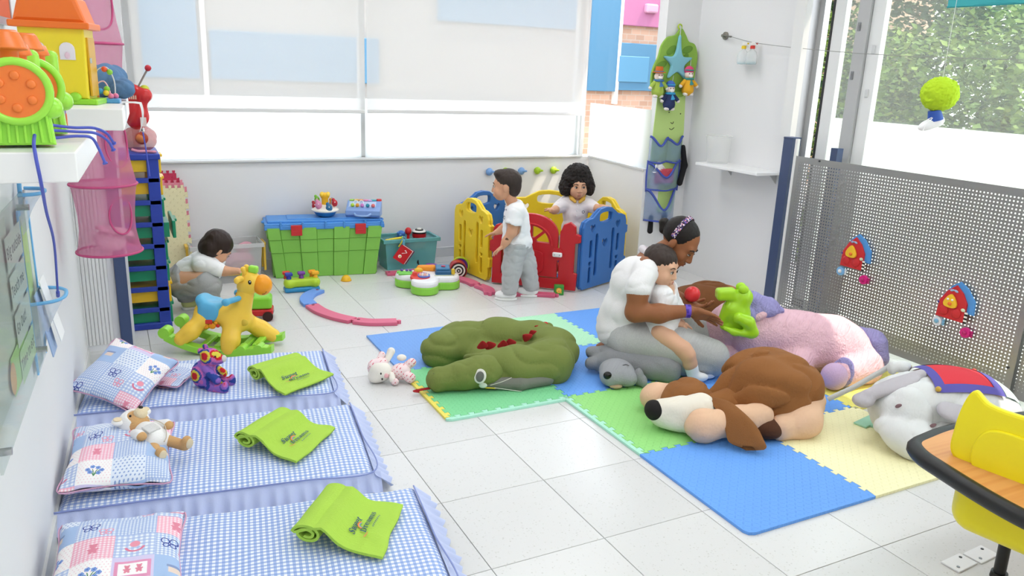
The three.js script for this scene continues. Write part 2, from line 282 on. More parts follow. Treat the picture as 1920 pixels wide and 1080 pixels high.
{ // perforated steel screens in front of the glazed front
  const hole = (c) => Array.from({ length: 8 }, (_, i) => [Math.cos((i + 0.5) / 8 * TAU), Math.sin((i + 0.5) / 8 * TAU)]);
  const H8 = hole();
  function perforated(len, h, pitch, r, margin) {
    const p = [], ix = [], ny = Math.floor((h - 2 * margin) / pitch), nx = Math.floor((len - 2 * margin) / pitch), mx = (len - nx * pitch) / 2, my = (h - ny * pitch) / 2;
    const c4 = [[1, 0.41], [0.41, 1], [-0.41, 1], [-1, 0.41], [-1, -0.41], [-0.41, -1], [0.41, -1], [1, -0.41]];
    for (let j = 0; j < ny; j++) for (let i = 0; i < nx; i++) {
      const cx = mx + (i + 0.5) * pitch, cy = my + (j + 0.5) * pitch, b = p.length / 3, q = pitch / 2;
      for (let k = 0; k < 8; k++) { p.push(cx + q * c4[k][0], cy + q * c4[k][1], 0, cx + r * H8[k][0], cy + r * H8[k][1], 0); }
      for (let k = 0; k < 8; k++) { const a = b + 2 * k, n = b + 2 * ((k + 1) % 8); ix.push(a, n, a + 1, n, n + 1, a + 1); }
      for (const [k, sx, sy] of [[0, 1, 1], [2, -1, 1], [4, -1, -1], [6, 1, -1]]) { const v = p.length / 3; p.push(cx + sx * q, cy + sy * q, 0); ix.push(b + 2 * k, v, b + 2 * (k + 1)); }
    }
    const g = new THREE.BufferGeometry(); g.setAttribute('position', new THREE.Float32BufferAttribute(p, 3)); g.setIndex(ix); g.computeVertexNormals();
    const uv = new Float32Array(p.length / 3 * 2); for (let i = 0; i < p.length / 3; i++) { uv[2 * i] = p[3 * i]; uv[2 * i + 1] = p[3 * i + 1]; } g.setAttribute('uv', new THREE.BufferAttribute(uv, 2));
    const rim = [box(len, my, 0.0015, len / 2, my / 2, 0), box(len, my, 0.0015, len / 2, h - my / 2, 0), box(mx, h - 2 * my, 0.0015, mx / 2, h / 2, 0), box(mx, h - 2 * my, 0.0015, len - mx / 2, h / 2, 0)];
    return [g, rim];
  }
  const STEEL = mat(0xa2a2a1, 0.4, { metalness: 0.75, roughnessMap: null, anisotropy: 0.4 });
  const add = (z0, len, y0, h, x, r, lab) => {
    const t = thing('perforated_screen', lab, 'screen', [x, y0, z0], -Math.PI / 2), [g, rim] = perforated(len, h, 0.019, r, 0.028);
    part(t, 'plate', g, STEEL); part(t, 'rim', rim, STEEL);
    part(t, 'bolt', cyl(0.006, 0.006, 0.006, 0.19, h - 0.012, 0.003, Math.PI / 2), mat(0x3a3b3d, 0.4)); part(t, 'bolt', cyl(0.006, 0.006, 0.006, len - 0.03, 0.15, 0.003, Math.PI / 2), mat(0x3a3b3d, 0.4)); return t;
  };
  add(-3.63, 1.56, 0.03, 1.02, 3.88, 0.0043, 'perforated steel screen with two toy barns stuck on it');
  add(-2.10, 1.9, 0.03, 1.02, 3.9, 0.0032, 'perforated steel screen at the right edge behind the elephant');
  single('steel_post', [box(0.075, 1.15, 0.075, 3.965, 0.575, -3.76), rbox(0.08, 0.01, 0.08, 0.003, 3.965, 1.15, -3.76)], POSTB, 'blue steel post between the wall shelf and the perforated screen', 'post');
  struct('trim_1', [box(0.02, 1.15, 0.02, 3.93, 0.575, -3.68), box(0.05, CEIL - 1.15, 0.09, 4.02, 1.15 + (CEIL - 1.15) / 2, -3.86)], TRIM);
  single('steel_post', box(0.05, 1.12, 0.05, 3.97, 0.56, -3.4), POSTB, 'short blue steel post seen above the screen top in front of the glazing', 'post');
}
{ // ---- outdoors: terrace slab, painted brick facade, brick wall with creeper, trees
  struct('terrace', box(30, 0.1, 30, 12, -0.2, -2), mat(0xd8d2c8, 0.8));
  struct('yard', box(40, 0.1, 20, 0, -0.3, -16), mat(0xcfc8bd, 0.85));
  const BR = mat(0xc98f6e, 0.9, { map: canvasTex(256, 256, (g) => { g.fillStyle = '#e2d2c4'; g.fillRect(0, 0, 256, 256); for (let j = 0; j < 16; j++) for (let i = -1; i < 8; i++) { const v = rnd() * 30; g.fillStyle = `rgb(${208 + v},${168 + v},${144 + v})`; g.fillRect(i * 32 + (j % 2) * 16 + 1, j * 16 + 1, 30, 14); } }), bumpScale: 0.002 });
  BR.color.set(0xd0ccc8);
  const f = thing('neighbour_building', 'brick facade with blue and pink painted panels beyond the back window', 'building', [0, -0.2, -9.5]);
  const bg = new THREE.PlaneGeometry(20, 3.6); for (let i = 0; i < bg.attributes.uv.count; i++) bg.attributes.uv.setXY(i, bg.attributes.position.getX(i) / 1.2, bg.attributes.position.getY(i) / 1.2);
  part(f, 'brick_wall', [put(bg, 3, 1.8, 0), box(20, 3.6, 0.3, 3, 1.8, -0.16)], BR); part(f, 'rendered_wall', box(10, 3.6, 0.04, 0.88, 1.8, 0.02), mat(0x8a8884, 0.8));
  const BL = mat(0x416f8c, 0.7), PK = mat(0x9c5e80, 0.7), CR = mat(0xb9b2aa, 0.7);
  for (const [x0, x1, y0, y1, m] of [[0.42, 0.98, 1.48, 2.4, BL], [1.1, 3.0, 1.48, 2.0, BL], [3.75, 5.85, 2.25, 3.4, BL], [5.95, 6.42, 1.47, 3.5, BL], [6.46, 8.6, 2.36, 3.5, PK], [6.46, 8.6, 1.49, 2.13, BL]])
    part(f, 'painted_panel', rbox(x1 - x0, y1 - y0, 0.06, 0.01, (x0 + x1) / 2, (y0 + y1) / 2, 0.05), m);
  for (const x of [1.04, 6.44]) part(f, 'joint_strip', box(0.05, 2.2, 0.08, x, 2.4, 0.04), mat(0xd9d5cf, 0.6));
  part(f, 'window_box', rbox(0.5, 0.35, 0.05, 0.01, 6.7, 1.78, 0.07), mat(0x4a7c9a, 0.6)); part(f, 'lamp_hood', rbox(0.2, 0.12, 0.1, 0.03, 6.9, 2.6, 0.1), mat(0xb88aa2, 0.5));
  const bw = thing('brick_wall', 'red brick boundary wall behind the creeper outside the sliding door', 'wall', [4.85, -0.2, -5.05]);
  const wg = new THREE.PlaneGeometry(0.8, 4.5); for (let i = 0; i < wg.attributes.uv.count; i++) wg.attributes.uv.setXY(i, wg.attributes.position.getX(i) / 1.1, wg.attributes.position.getY(i) / 1.1);
  const RB = mat(0xc07050, 0.9, { map: BR.map }); part(bw, 'masonry', [put(wg, 0, 2.25, 0.101), box(0.8, 4.5, 0.2, 0, 2.25, 0)], RB);
  // leaves: one small folded leaf copied over crowns
  const leafG = (() => { const g = new THREE.BufferGeometry(); g.setAttribute('position', new THREE.Float32BufferAttribute([0, 0, 0, 0.34, 0.12, 0.4, 0, 0.06, 1, -0.34, 0.12, 0.4], 3)); g.setIndex([0, 1, 2, 0, 2, 3]); g.computeVertexNormals(); return g; })();
  const LEAF = mat(0xffffff, 0.75, { transmission: 0.35, thickness: 0, side: THREE.DoubleSide, specularIntensity: 0.2 });
  function crown(parent, name, balls, n, size, cols) {
    const im = new THREE.InstancedMesh(leafG, LEAF, n), m = new THREE.Matrix4(), q = new THREE.Quaternion(), c = new THREE.Color(), tot = balls.reduce((s, b) => s + b[3] * b[3], 0);
    for (let i = 0; i < n; i++) {
      let t = rnd() * tot, b = balls[0]; for (const k of balls) { t -= k[3] * k[3]; if (t <= 0) { b = k; break; } }
      const u = rnd() * 2 - 1, a = rnd() * TAU, s = Math.sqrt(1 - u * u), r = b[3] * (0.72 + 0.36 * rnd());
      q.setFromEuler(new THREE.Euler(rr(-1, 1), rnd() * TAU, rr(-0.8, 0.8)));
      m.compose(V(b[0] + r * s * Math.cos(a), b[1] + r * u, b[2] + r * s * Math.sin(a)), q, V(1, 1, 1).multiplyScalar(size * rr(0.7, 1.3))); im.setMatrixAt(i, m);
      c.set(cols[Math.floor(rnd() * cols.length)]); im.setColorAt(i, c);
    }
    im.name = name; im.userData.kind = 'stuff'; im.castShadow = true; parent.add(im);
  }
  const TRUNK = mat(0x7a6a58, 0.9), light = [0x6e8440, 0x5e7634, 0x84964e, 0x526a2e], dark = [0x34482a, 0x3e5432, 0x2a3e24, 0x4c6238];
  const treeAt = (x, z, h, r, cols, n, lab, size) => {
    const t = thing('tree', lab, 'tree', [x, -0.15, z]), balls = []; for (let i = 0; i < 12; i++) balls.push([rr(-r, r) * 0.7, h + rr(-r, r) * 0.7, rr(-r, r) * 0.7, r * rr(0.35, 0.6)]);
    part(t, 'trunk', [tube([[0, 0, 0], [0.03, h * 0.4, 0.02], [0, h * 0.9, 0]], 0.07, 10), tube([[0, h * 0.5, 0], [0.3 * r, h * 0.9, 0.2 * r]], 0.03, 6), tube([[0, h * 0.55, 0], [-0.3 * r, h * 0.95, -0.2 * r]], 0.03, 6)], TRUNK); crown(t, 'foliage', balls, n, size, cols);
  };
  treeAt(7.6, -4.3, 1.5, 1.35, light, 17000, 'bright yellow-green bushy tree just outside the large glass pane', 0.075);
  treeAt(8.4, -2.4, 1.5, 1.3, light, 15000, 'bright green tree outside behind the hanging fluffy toy', 0.075);
  treeAt(10.8, -6.6, 3.0, 2.3, dark, 16000, 'dark green tree at the upper left of the large pane', 0.11);
  treeAt(11.8, -2.8, 3.1, 2.4, dark, 15000, 'dark green tree at the upper right of the large pane', 0.11);
  treeAt(8.0, -6.6, 1.6, 1.0, [...light, ...dark], 11000, 'mid green tree seen through the narrow door leaf', 0.065);
  const cr = thing('creeper', 'green creeper climbing the brick wall in the door gap', 'plant', [5.1, -0.15, -4.85]), cb = []; for (let i = 0; i < 16; i++) cb.push([rr(-0.25, 0.25), 0.2 + i * 0.19, rr(-0.1, 0.1), rr(0.1, 0.2)]);
  part(cr, 'stem', tube([[0, 0, 0], [0.05, 1, 0], [-0.04, 2, 0.02], [0.03, 3, 0]], 0.015, 20), TRUNK); crown(cr, 'foliage', cb, 1800, 0.07, dark.concat(light));
  const hd = thing('hedge', 'clipped green hedge along the terrace edge below the trees', 'hedge', [7, -0.15, -2.8]), hb = []; for (let i = 0; i < 22; i++) hb.push([rr(-0.25, 0.25), rr(0.4, 1.3), -3.2 + i * 0.3, 0.35]);
  part(hd, 'stem', tube([[0, 0, 0], [0.05, 0.5, 0], [0, 1.1, 0.1]], 0.03, 6), TRUNK); crown(hd, 'foliage', hb, 12000, 0.065, [...dark, ...light]);
}
// ================= foam puzzle mats =================
{
  const gx = [1.255, 1.859, 2.463, 3.067, 3.671], gz = [-4.1, -3.54, -2.945, -2.325, -1.725], TH = 0.012;
  const bump = canvasTex(128, 128, (g) => { g.fillStyle = '#555'; g.fillRect(0, 0, 128, 128); g.fillStyle = '#fff'; for (let j = 0; j < 4; j++) for (let i = 0; i < 4; i++) { g.save(); g.translate(i * 32 + 16, j * 32 + 16); g.rotate((i + j) % 2 ? Math.PI / 4 : -Math.PI / 4); g.beginPath(); g.ellipse(0, 0, 13, 4, 0, 0, TAU); g.fill(); g.restore(); } }, [12, 12], false);
  const FM = (c) => mat(c, 0.62, { bumpMap: bump, bumpScale: 0.0022 });
  const C = { B: 0x69a6f6, b: 0x76a8ee, l: 0xb6eec6, g: 0x83d99b, G: 0x98de80, y: 0xfbf6c4, Y: 0xf5ec7c, m: 0xb4eed6, o: 0xf4e568 };
  // a line of dovetail teeth from (0,0) to (L,0); amp > 0 to the left of travel
  function teeth(ax, az, bx, bz) {
    const L = Math.hypot(bx - ax, bz - az), ux = (bx - ax) / L, uz = (bz - az) / L, n = 9, p = L / n, out = [], a = 0.017;
    for (let i = 0; i < n; i++) for (const [t, s] of [[0.28, -0.5], [0.2, 0.5], [0.7, 0.5], [0.62, -0.5]]) { const d = (i + t + 0.05) * p; out.push([ax + ux * d - uz * s * a, az + uz * d + ux * s * a]); }
    return out;
  }
  const edges = new Map();   // one toothed line per grid edge, walked both ways
  const edge = (ax, az, bx, bz) => { const k = [ax, az, bx, bz].map((v) => v.toFixed(3)).join(), r = [bx, bz, ax, az].map((v) => v.toFixed(3)).join(); if (edges.has(r)) return [...edges.get(r)].reverse(); if (!edges.has(k)) edges.set(k, teeth(ax, az, bx, bz)); return edges.get(k); };
  const cells = { '0,0': 'b', '1,0': 'l', '2,0': 'B', '0,1': 'g', '1,1': 'B', '2,1': 'G', '1,2': 'G', '2,2': 'B', '3,2': 'Y', '1,3': 'B', '2,3': 'y' };
  const strips = { '0,1,left': 'o', '0,1,near': 'm', '1,2,left': 'm' };
  const labels = { '0,0': 'blue foam puzzle mat at the far left corner behind the crocodile', '1,0': 'pale green foam puzzle mat along the far edge behind the crocodile', '2,0': 'blue foam puzzle mat at the far edge behind the woman', '0,1': 'green foam puzzle mat under the crocodile head',
    '1,1': 'blue foam puzzle mat between the crocodile and the grey plush', '2,1': 'green foam puzzle mat under the kneeling woman', '1,2': 'bright green foam puzzle mat under the brown dog head', '2,2': 'blue foam puzzle mat mostly hidden under the brown dog body', '3,2': 'strong yellow foam puzzle mat under the pink pony hind leg', '1,3': 'bare blue foam puzzle mat nearest the camera', '2,3': 'pale yellow foam puzzle mat beside the grey elephant' };
  const inset = (P, e) => { const n = P.length; let A = 0; P.forEach((p, i) => { const q = P[(i + 1) % n]; A += p[0] * q[1] - q[0] * p[1]; }); const s = A > 0 ? 1 : -1;
    return P.map((p, i) => { const a = P[(i + n - 1) % n], b = P[(i + 1) % n], d = (u, v) => { const l = Math.hypot(v[0] - u[0], v[1] - u[1]) || 1; return [-(v[1] - u[1]) / l * s, (v[0] - u[0]) / l * s]; }, n1 = d(a, p), n2 = d(p, b), k = e / Math.max(0.4, 1 + n1[0] * n2[0] + n1[1] * n2[1]); return [p[0] + (n1[0] + n2[0]) * k, p[1] + (n1[1] + n2[1]) * k]; }); };
  const poly = (pts, m, name, lab, cat, grp) => {
    pts = inset(pts.filter((p, i) => { const q = pts[(i + 1) % pts.length]; return Math.hypot(p[0] - q[0], p[1] - q[1]) > 1e-5; }), 0.0009);
    const g = extr(pts.map(([x, z]) => [x, -z]), TH, 0.0012); g.rotateX(-Math.PI / 2); g.translate(0, TH / 2, 0);
    const P = g.attributes.position; for (let i = 0; i < P.count; i++) g.attributes.uv.setXY(i, P.getX(i), P.getZ(i));
    return single(name, g, m, lab, cat, [0, 0, 0], 0, grp);
  };
  for (const [key, col] of Object.entries(cells)) {
    const [i, j] = key.split(',').map(Number), x0 = gx[i], x1 = gx[i + 1], z0 = gz[j], z1 = gz[j + 1], B = 0.028, pts = [];
    const has = (a, b) => cells[a + ',' + b], st = (s) => strips[key + ',' + s];
    const near = has(i, j + 1) || st('near'), far = has(i, j - 1), left = has(i - 1, j) || st('left'), right = has(i + 1, j);
    const X0 = left ? x0 : x0 - B, X1 = right ? x1 : x1 + B, Z0 = far ? z0 : z0 - B, Z1 = near ? z1 : z1 + B;
    pts.push([left ? x0 : X0, far ? z0 : Z0]);
    if (far) pts.push(...edge(x0, z0, x1, z0)); pts.push([X1, Z0]); if (right) pts.push(...edge(x1, z0, x1, z1));
    if (!near && !right) pts.push([X1, Z1 - 0.02], [X1 - 0.006, Z1 - 0.006], [X1 - 0.02, Z1]); else pts.push([X1, Z1]);
    if (near) pts.push(...edge(x1, z1, x0, z1)); if (!near && !left) pts.push([X0 + 0.03, Z1], [X0 + 0.009, Z1 - 0.009], [X0, Z1 - 0.03]); else pts.push([X0, Z1]);
    if (left) pts.push(...edge(x0, z1, x0, z0));
    poly(pts, FM(C[col]), 'foam_mat', labels[key], 'foam mat', 'foam puzzle mats');
    if (st('left')) poly([[x0 - B, z0], [x0, z0], ...edge(x0, z0, x0, z1), [x0, z1], [x0 - B, z1]], FM(C[st('left')]), 'foam_border', st('left') === 'o' ? 'yellow foam border strip left of the crocodile head' : 'mint foam border strip left of the brown dog nose', 'foam border', 'foam border strips');
    if (st('near')) poly([[x0 - B, z1 + 0.005], [x0, z1], ...edge(x0, z1, x1, z1), [x1, z1], [x1 - 0.01, z1 + B], [x0 - 0.005, z1 + B], [x0 - B, z1 + B * 0.6]], FM(C.m), 'foam_border', 'mint foam border strip in front of the crocodile', 'foam border', 'foam border strips');
  }
}
// ================= cots with gingham covers, pillows, towels, cuddly toys =================
const GINGHAM = canvasTex(64, 64, (g) => { g.fillStyle = '#f4f7fd'; g.fillRect(0, 0, 64, 64); g.fillStyle = 'rgba(112,144,214,0.52)'; g.fillRect(0, 0, 32, 64); g.fillRect(0, 0, 64, 32); });
const ginghamMat = mat(0xffffff, 0.9, { map: rep(GINGHAM, 56), bumpMap: rep(TX.weave, 6), bumpScale: 0.0005 });
const frillMat = mat(0xc6d0f2, 0.9, { bumpMap: rep(TX.weave, 6), bumpScale: 0.0004, transmission: 0.12, thickness: 0, side: THREE.DoubleSide });
// patchwork print of the pillow cases
const PATCH = canvasTex(1024, 1024, (g) => {
  const ging = (x, y, w, h, col, bg, s = 9) => { g.save(); g.beginPath(); g.rect(x, y, w, h); g.clip(); g.fillStyle = bg; g.fillRect(x, y, w, h); g.fillStyle = col; for (let a = 0; a < w; a += 2 * s) g.fillRect(x + a, y, s, h); for (let b = 0; b < h; b += 2 * s) g.fillRect(x, y + b, w, s); g.restore(); };
  const dots = (x, y, w, h, bg, col, s, r) => { g.fillStyle = bg; g.fillRect(x, y, w, h); g.fillStyle = col; for (let b = s / 2, k = 0; b < h; b += s, k++) for (let a = s / 2 + (k % 2) * s / 2; a < w; a += s) { g.beginPath(); g.ellipse(x + a, y + b, r, r * 1.5, 0.5, 0, TAU); g.fill(); } };
  const moth = (x, y, s, col, w = 6) => { g.strokeStyle = col; g.lineWidth = w; for (const q of [-1, 1]) { g.beginPath(); g.ellipse(x + q * s * 0.5, y - s * 0.3, s * 0.45, s * 0.55, q * 0.5, 0, TAU); g.stroke(); g.beginPath(); g.ellipse(x + q * s * 0.4, y + s * 0.5, s * 0.33, s * 0.38, -q * 0.4, 0, TAU); g.stroke(); } };
  const flowers = (x, y, s) => { g.strokeStyle = '#4f8a5f'; g.lineWidth = 5; g.beginPath(); for (const a of [-0.8, -0.2, 0.5, 1]) { g.moveTo(x, y + s); g.quadraticCurveTo(x + a * s * 0.5, y, x + a * s, y - s * 0.2); } g.stroke(); for (const [a, b] of [[-0.8, -0.2], [-0.2, -0.7], [0.5, -0.5], [1, 0], [-0.5, 0.3], [0.6, 0.5]]) { g.fillStyle = '#7f9fdc'; for (let k = 0; k < 5; k++) { g.beginPath(); g.arc(x + a * s + 9 * Math.cos(k * 1.26), y + b * s + 9 * Math.sin(k * 1.26), 7, 0, TAU); g.fill(); } g.fillStyle = '#5b78c0'; g.beginPath(); g.arc(x + a * s, y + b * s, 5, 0, TAU); g.fill(); } };
  const bear = (x, y, s) => { g.fillStyle = '#e58ba0'; for (const [a, b, r] of [[0, -0.5, 0.42], [-0.35, -0.85, 0.18], [0.35, -0.85, 0.18], [0, 0.3, 0.5], [-0.5, 0.1, 0.18], [0.5, 0.1, 0.18], [-0.3, 0.8, 0.22], [0.3, 0.8, 0.22]]) { g.beginPath(); g.arc(x + a * s, y + b * s, r * s, 0, TAU); g.fill(); } };
  const frame = (x, y, w, h) => { g.fillStyle = '#e79cbf'; g.fillRect(x, y, w, h); g.fillStyle = '#fdf8f8'; g.fillRect(x + 18, y + 18, w - 36, h - 36); bear(x + w * 0.35, y + h * 0.5, 28); bear(x + w * 0.68, y + h * 0.5, 28); };
  g.fillStyle = '#e9eef9'; g.fillRect(0, 0, 1024, 1024);
  const S = 204.8;
  for (let j = 0; j < 5; j++) for (let i = 0; i < 5; i++) {
    const x = i * S, y = j * S, k = (i * 3 + j * 7 + ((i * j) % 2) * 2) % 8;
    if (k === 0) ging(x, y, S, S, 'rgba(130,158,215,0.5)', '#eef3fb');
    else if (k === 1) { g.fillStyle = '#a9c3e8'; g.fillRect(x, y, S, S); g.fillStyle = '#e9d5c8'; g.fillRect(x + 70, y + 80, 64, 50); g.fillStyle = '#8a9cc8'; g.fillRect(x + 62, y + 70, 80, 18); }
    else if (k === 2) { dots(x, y, S, S, '#fdf9f8', '#f2c6d2', 20, 2.5); flowers(x + S / 2, y + S / 2, 46); }
    else if (k === 3) { ging(x, y, S, S, 'rgba(238,150,178,0.5)', '#fdeef2', 10); bear(x + S / 2, y + S / 2, 42); }
    else if (k === 4) { ging(x, y, S, S, 'rgba(130,158,215,0.45)', '#f3f6fc', 10); moth(x + S * 0.35, y + S * 0.4, 44, '#39489a'); moth(x + S * 0.75, y + S * 0.75, 36, '#ec9ab2'); }
    else if (k === 5) dots(x, y, S, S, '#e3ebf8', '#8ea7d8', 26, 5);
    else if (k === 6) { g.fillStyle = '#d8cfee'; g.fillRect(x, y, S, S); frame(x + 14, y + 40, S - 28, 124); }
    else { ging(x, y, S, S, 'rgba(150,175,222,0.5)', '#f0f4fb', 14); g.strokeStyle = '#e0809c'; g.lineWidth = 14; g.beginPath(); g.arc(x + S / 2, y + S * 0.5, 46, 0.2, 2.9); g.stroke(); g.fillStyle = '#ef9db0'; g.beginPath(); g.arc(x + S / 2, y + S * 0.42, 26, 0, TAU); g.fill(); }
  }
});
const edgeU = (t) => { const s = t * 2 - 1; return 0.5 + 0.5 * Math.sign(s) * (1 - Math.pow(1 - Math.abs(s), 2.2)); };   // denser near the rims
function cot(label, cx, cz, turn, L, W, seed) {
  const t = thing('cot_mattress', label, 'mattress', [cx, 0, cz], turn, 'gingham cots'), H = 0.082;
  const rim = (s, p) => Math.pow(Math.max(0, 1 - Math.pow(Math.abs(s), p)), 0.42);
  const top = (x, z) => { const a = rim(2 * x / L, 26), b = rim(2 * z / W, 16), m = Math.min(a, b); return m * (H + 0.006 * fbm(x * 5 + seed, z * 5, 1) + 0.004 * noise(x * 3 + z * 9, z * 14 - x * 6, seed)); };
  const g = sheet((u, v) => { const U = edgeU(u), x = (U - 0.5) * L, z = (edgeU(v) - 0.5) * W; return [x, Math.max(0.001, top(x, z)), z + 0.004 * noise(x * 6, 3, seed)]; }, 90, 60);
  const p = g.attributes.position; for (let i = 0; i < p.count; i++) { const y = p.getY(i), dx = Math.abs(p.getX(i)) > L / 2 - 0.02 ? H - y : 0, dz = Math.abs(p.getZ(i)) > W / 2 - 0.03 ? H - y : 0; g.attributes.uv.setXY(i, p.getX(i) + Math.sign(p.getX(i)) * dx, p.getZ(i) + Math.sign(p.getZ(i)) * dz); }
  const flip = g.index.array; for (let i = 0; i < flip.length; i += 3) { const q = flip[i]; flip[i] = flip[i + 1]; flip[i + 1] = q; } g.computeVertexNormals();
  part(t, 'cover', g, ginghamMat); part(t, 'base', box(L - 0.03, 0.02, W - 0.04, 0, 0.012, 0), mat(0x9aa3c4, 0.8));
  // gathered frill along the near side and round the foot end
  const frill = (n, f, seed2) => sheet((u, v) => { const q = f(u), w = 0.5 + 0.5 * Math.sin(u * n * TAU + 2 * noise(u * 9, seed2, 0)), o = v * (0.062 + 0.014 * noise(u * 14, seed2, 2)); return [q[0] + q[2] * (o + v * 0.012 * (w - 0.5)), 0.074 - v * 0.058 + v * 0.016 * (w - 0.4), q[1] + q[3] * (o + v * 0.012 * (w - 0.5))]; }, n * 10, 5, 1, 0.08);
  part(t, 'near_frill', frill(22, (u) => [-L / 2 + 0.01 + u * (L + 0.0), W / 2 - 0.012, 0, 1], seed), frillMat, 'lavender gathered frill');
  part(t, 'end_frill', frill(12, (u) => [L / 2 - 0.012, -W / 2 + 0.01 + u * W, 1, 0], seed + 3), frillMat, 'lavender gathered frill');
  part(t, 'seam_cord', tube([[-L / 2 + 0.01, 0.076, W / 2 - 0.01], [-L / 4, 0.079, W / 2 - 0.008], [0, 0.078, W / 2 - 0.01], [L / 4, 0.079, W / 2 - 0.008], [L / 2 - 0.014, 0.077, W / 2 - 0.012], [L / 2 - 0.01, 0.077, 0], [L / 2 - 0.014, 0.077, -W / 2 + 0.02]], 0.0028, 60), mat(0x8f9cd2, 0.8));
  return t;
}
cot('blue gingham cot mattress farthest from the camera, under the tie-dyed bear', 0.345, -3.62, -0.15, 1.07, 0.6, 1);
cot('blue gingham cot mattress in the middle, under the teddy in a white hood', 0.3, -2.875, -0.135, 1.05, 0.66, 5);
cot('blue gingham cot mattress nearest the camera, cut off by the frame', 0.3, -2.12, -0.15, 1.07, 0.64, 9);

function pillow(label, pos, rot, w, d, h, u0, v0, seed) {
  const t = thing('pillow', label, 'pillow', pos, 0, 'patchwork pillows'); t.rotation.set(...rot, 'YXZ');
  const m = mat(0xffffff, 0.9, { map: PATCH, bumpMap: rep(TX.weave, 8), bumpScale: 0.0004 });
  const side = (s) => { const g = sheet((u, v) => { const U = edgeU(u) * 2 - 1, W = edgeU(v) * 2 - 1, f = Math.pow(Math.max(0, (1 - Math.pow(Math.abs(U), 2.6)) * (1 - Math.pow(Math.abs(W), 2.6))), 0.52), pin = 1 - 0.07 * (1 - Math.abs(U * W)) * Math.max(Math.abs(U), Math.abs(W));
    return [U * w / 2 * pin, s * (f * h * (0.86 + 0.3 * noise(U * 1.4 + seed, W * 1.4, s)) + 0.004) + (1 - f) * 0.008 * noise(U * 4, W * 4, seed), W * d / 2 * pin]; }, 44, 44);
    const p = g.attributes.position; for (let i = 0; i < p.count; i++) g.attributes.uv.setXY(i, u0 + p.getX(i) / 0.52, v0 - p.getZ(i) / 0.52);
    if (s > 0) { const a = g.index.array; for (let i = 0; i < a.length; i += 3) { const q = a[i]; a[i] = a[i + 1]; a[i + 1] = q; } g.computeVertexNormals(); } return g; };
  part(t, 'case', merge([side(1), side(-1)]), m);
  const pip = []; for (let i = 0; i < 4; i++) { const c = [[-1, -1], [1, -1], [1, 1], [-1, 1]]; const a = c[i], b = c[(i + 1) % 4]; for (let k = 0; k < 4; k++) { const q = k / 4, U = lerp(a[0], b[0], q), W = lerp(a[1], b[1], q), pin = 1 - 0.07 * (1 - Math.abs(U * W)); pip.push([U * w / 2 * pin, 0, W * d / 2 * pin]); } }
  part(t, 'piping', tube(pip, 0.003, 80, true, 6), mat(0xd8a8c4, 0.8));
  return t;
}
pillow('patchwork pillow tipped against the wall on the farthest cot', [-0.015, 0.178, -3.535], [0.38, -0.72, -0.3], 0.3, 0.32, 0.05, 0.1, 0.2, 1);
pillow('small flat patchwork pillow beside the tie-dyed bear', [0.155, 0.108, -3.655], [0.02, -0.62, 0.03], 0.25, 0.25, 0.022, 0.42, 0.53, 2);
pillow('patchwork pillow under the teddy on the middle cot', [-0.05, 0.137, -2.85], [0.06, -0.1, -0.05], 0.33, 0.44, 0.055, 0.63, 0.4, 3);
pillow('patchwork pillow nearest the camera at the bottom left corner', [-0.07, 0.137, -2.17], [0.05, -0.1, -0.05], 0.33, 0.42, 0.055, 0.02, 0.7, 4);

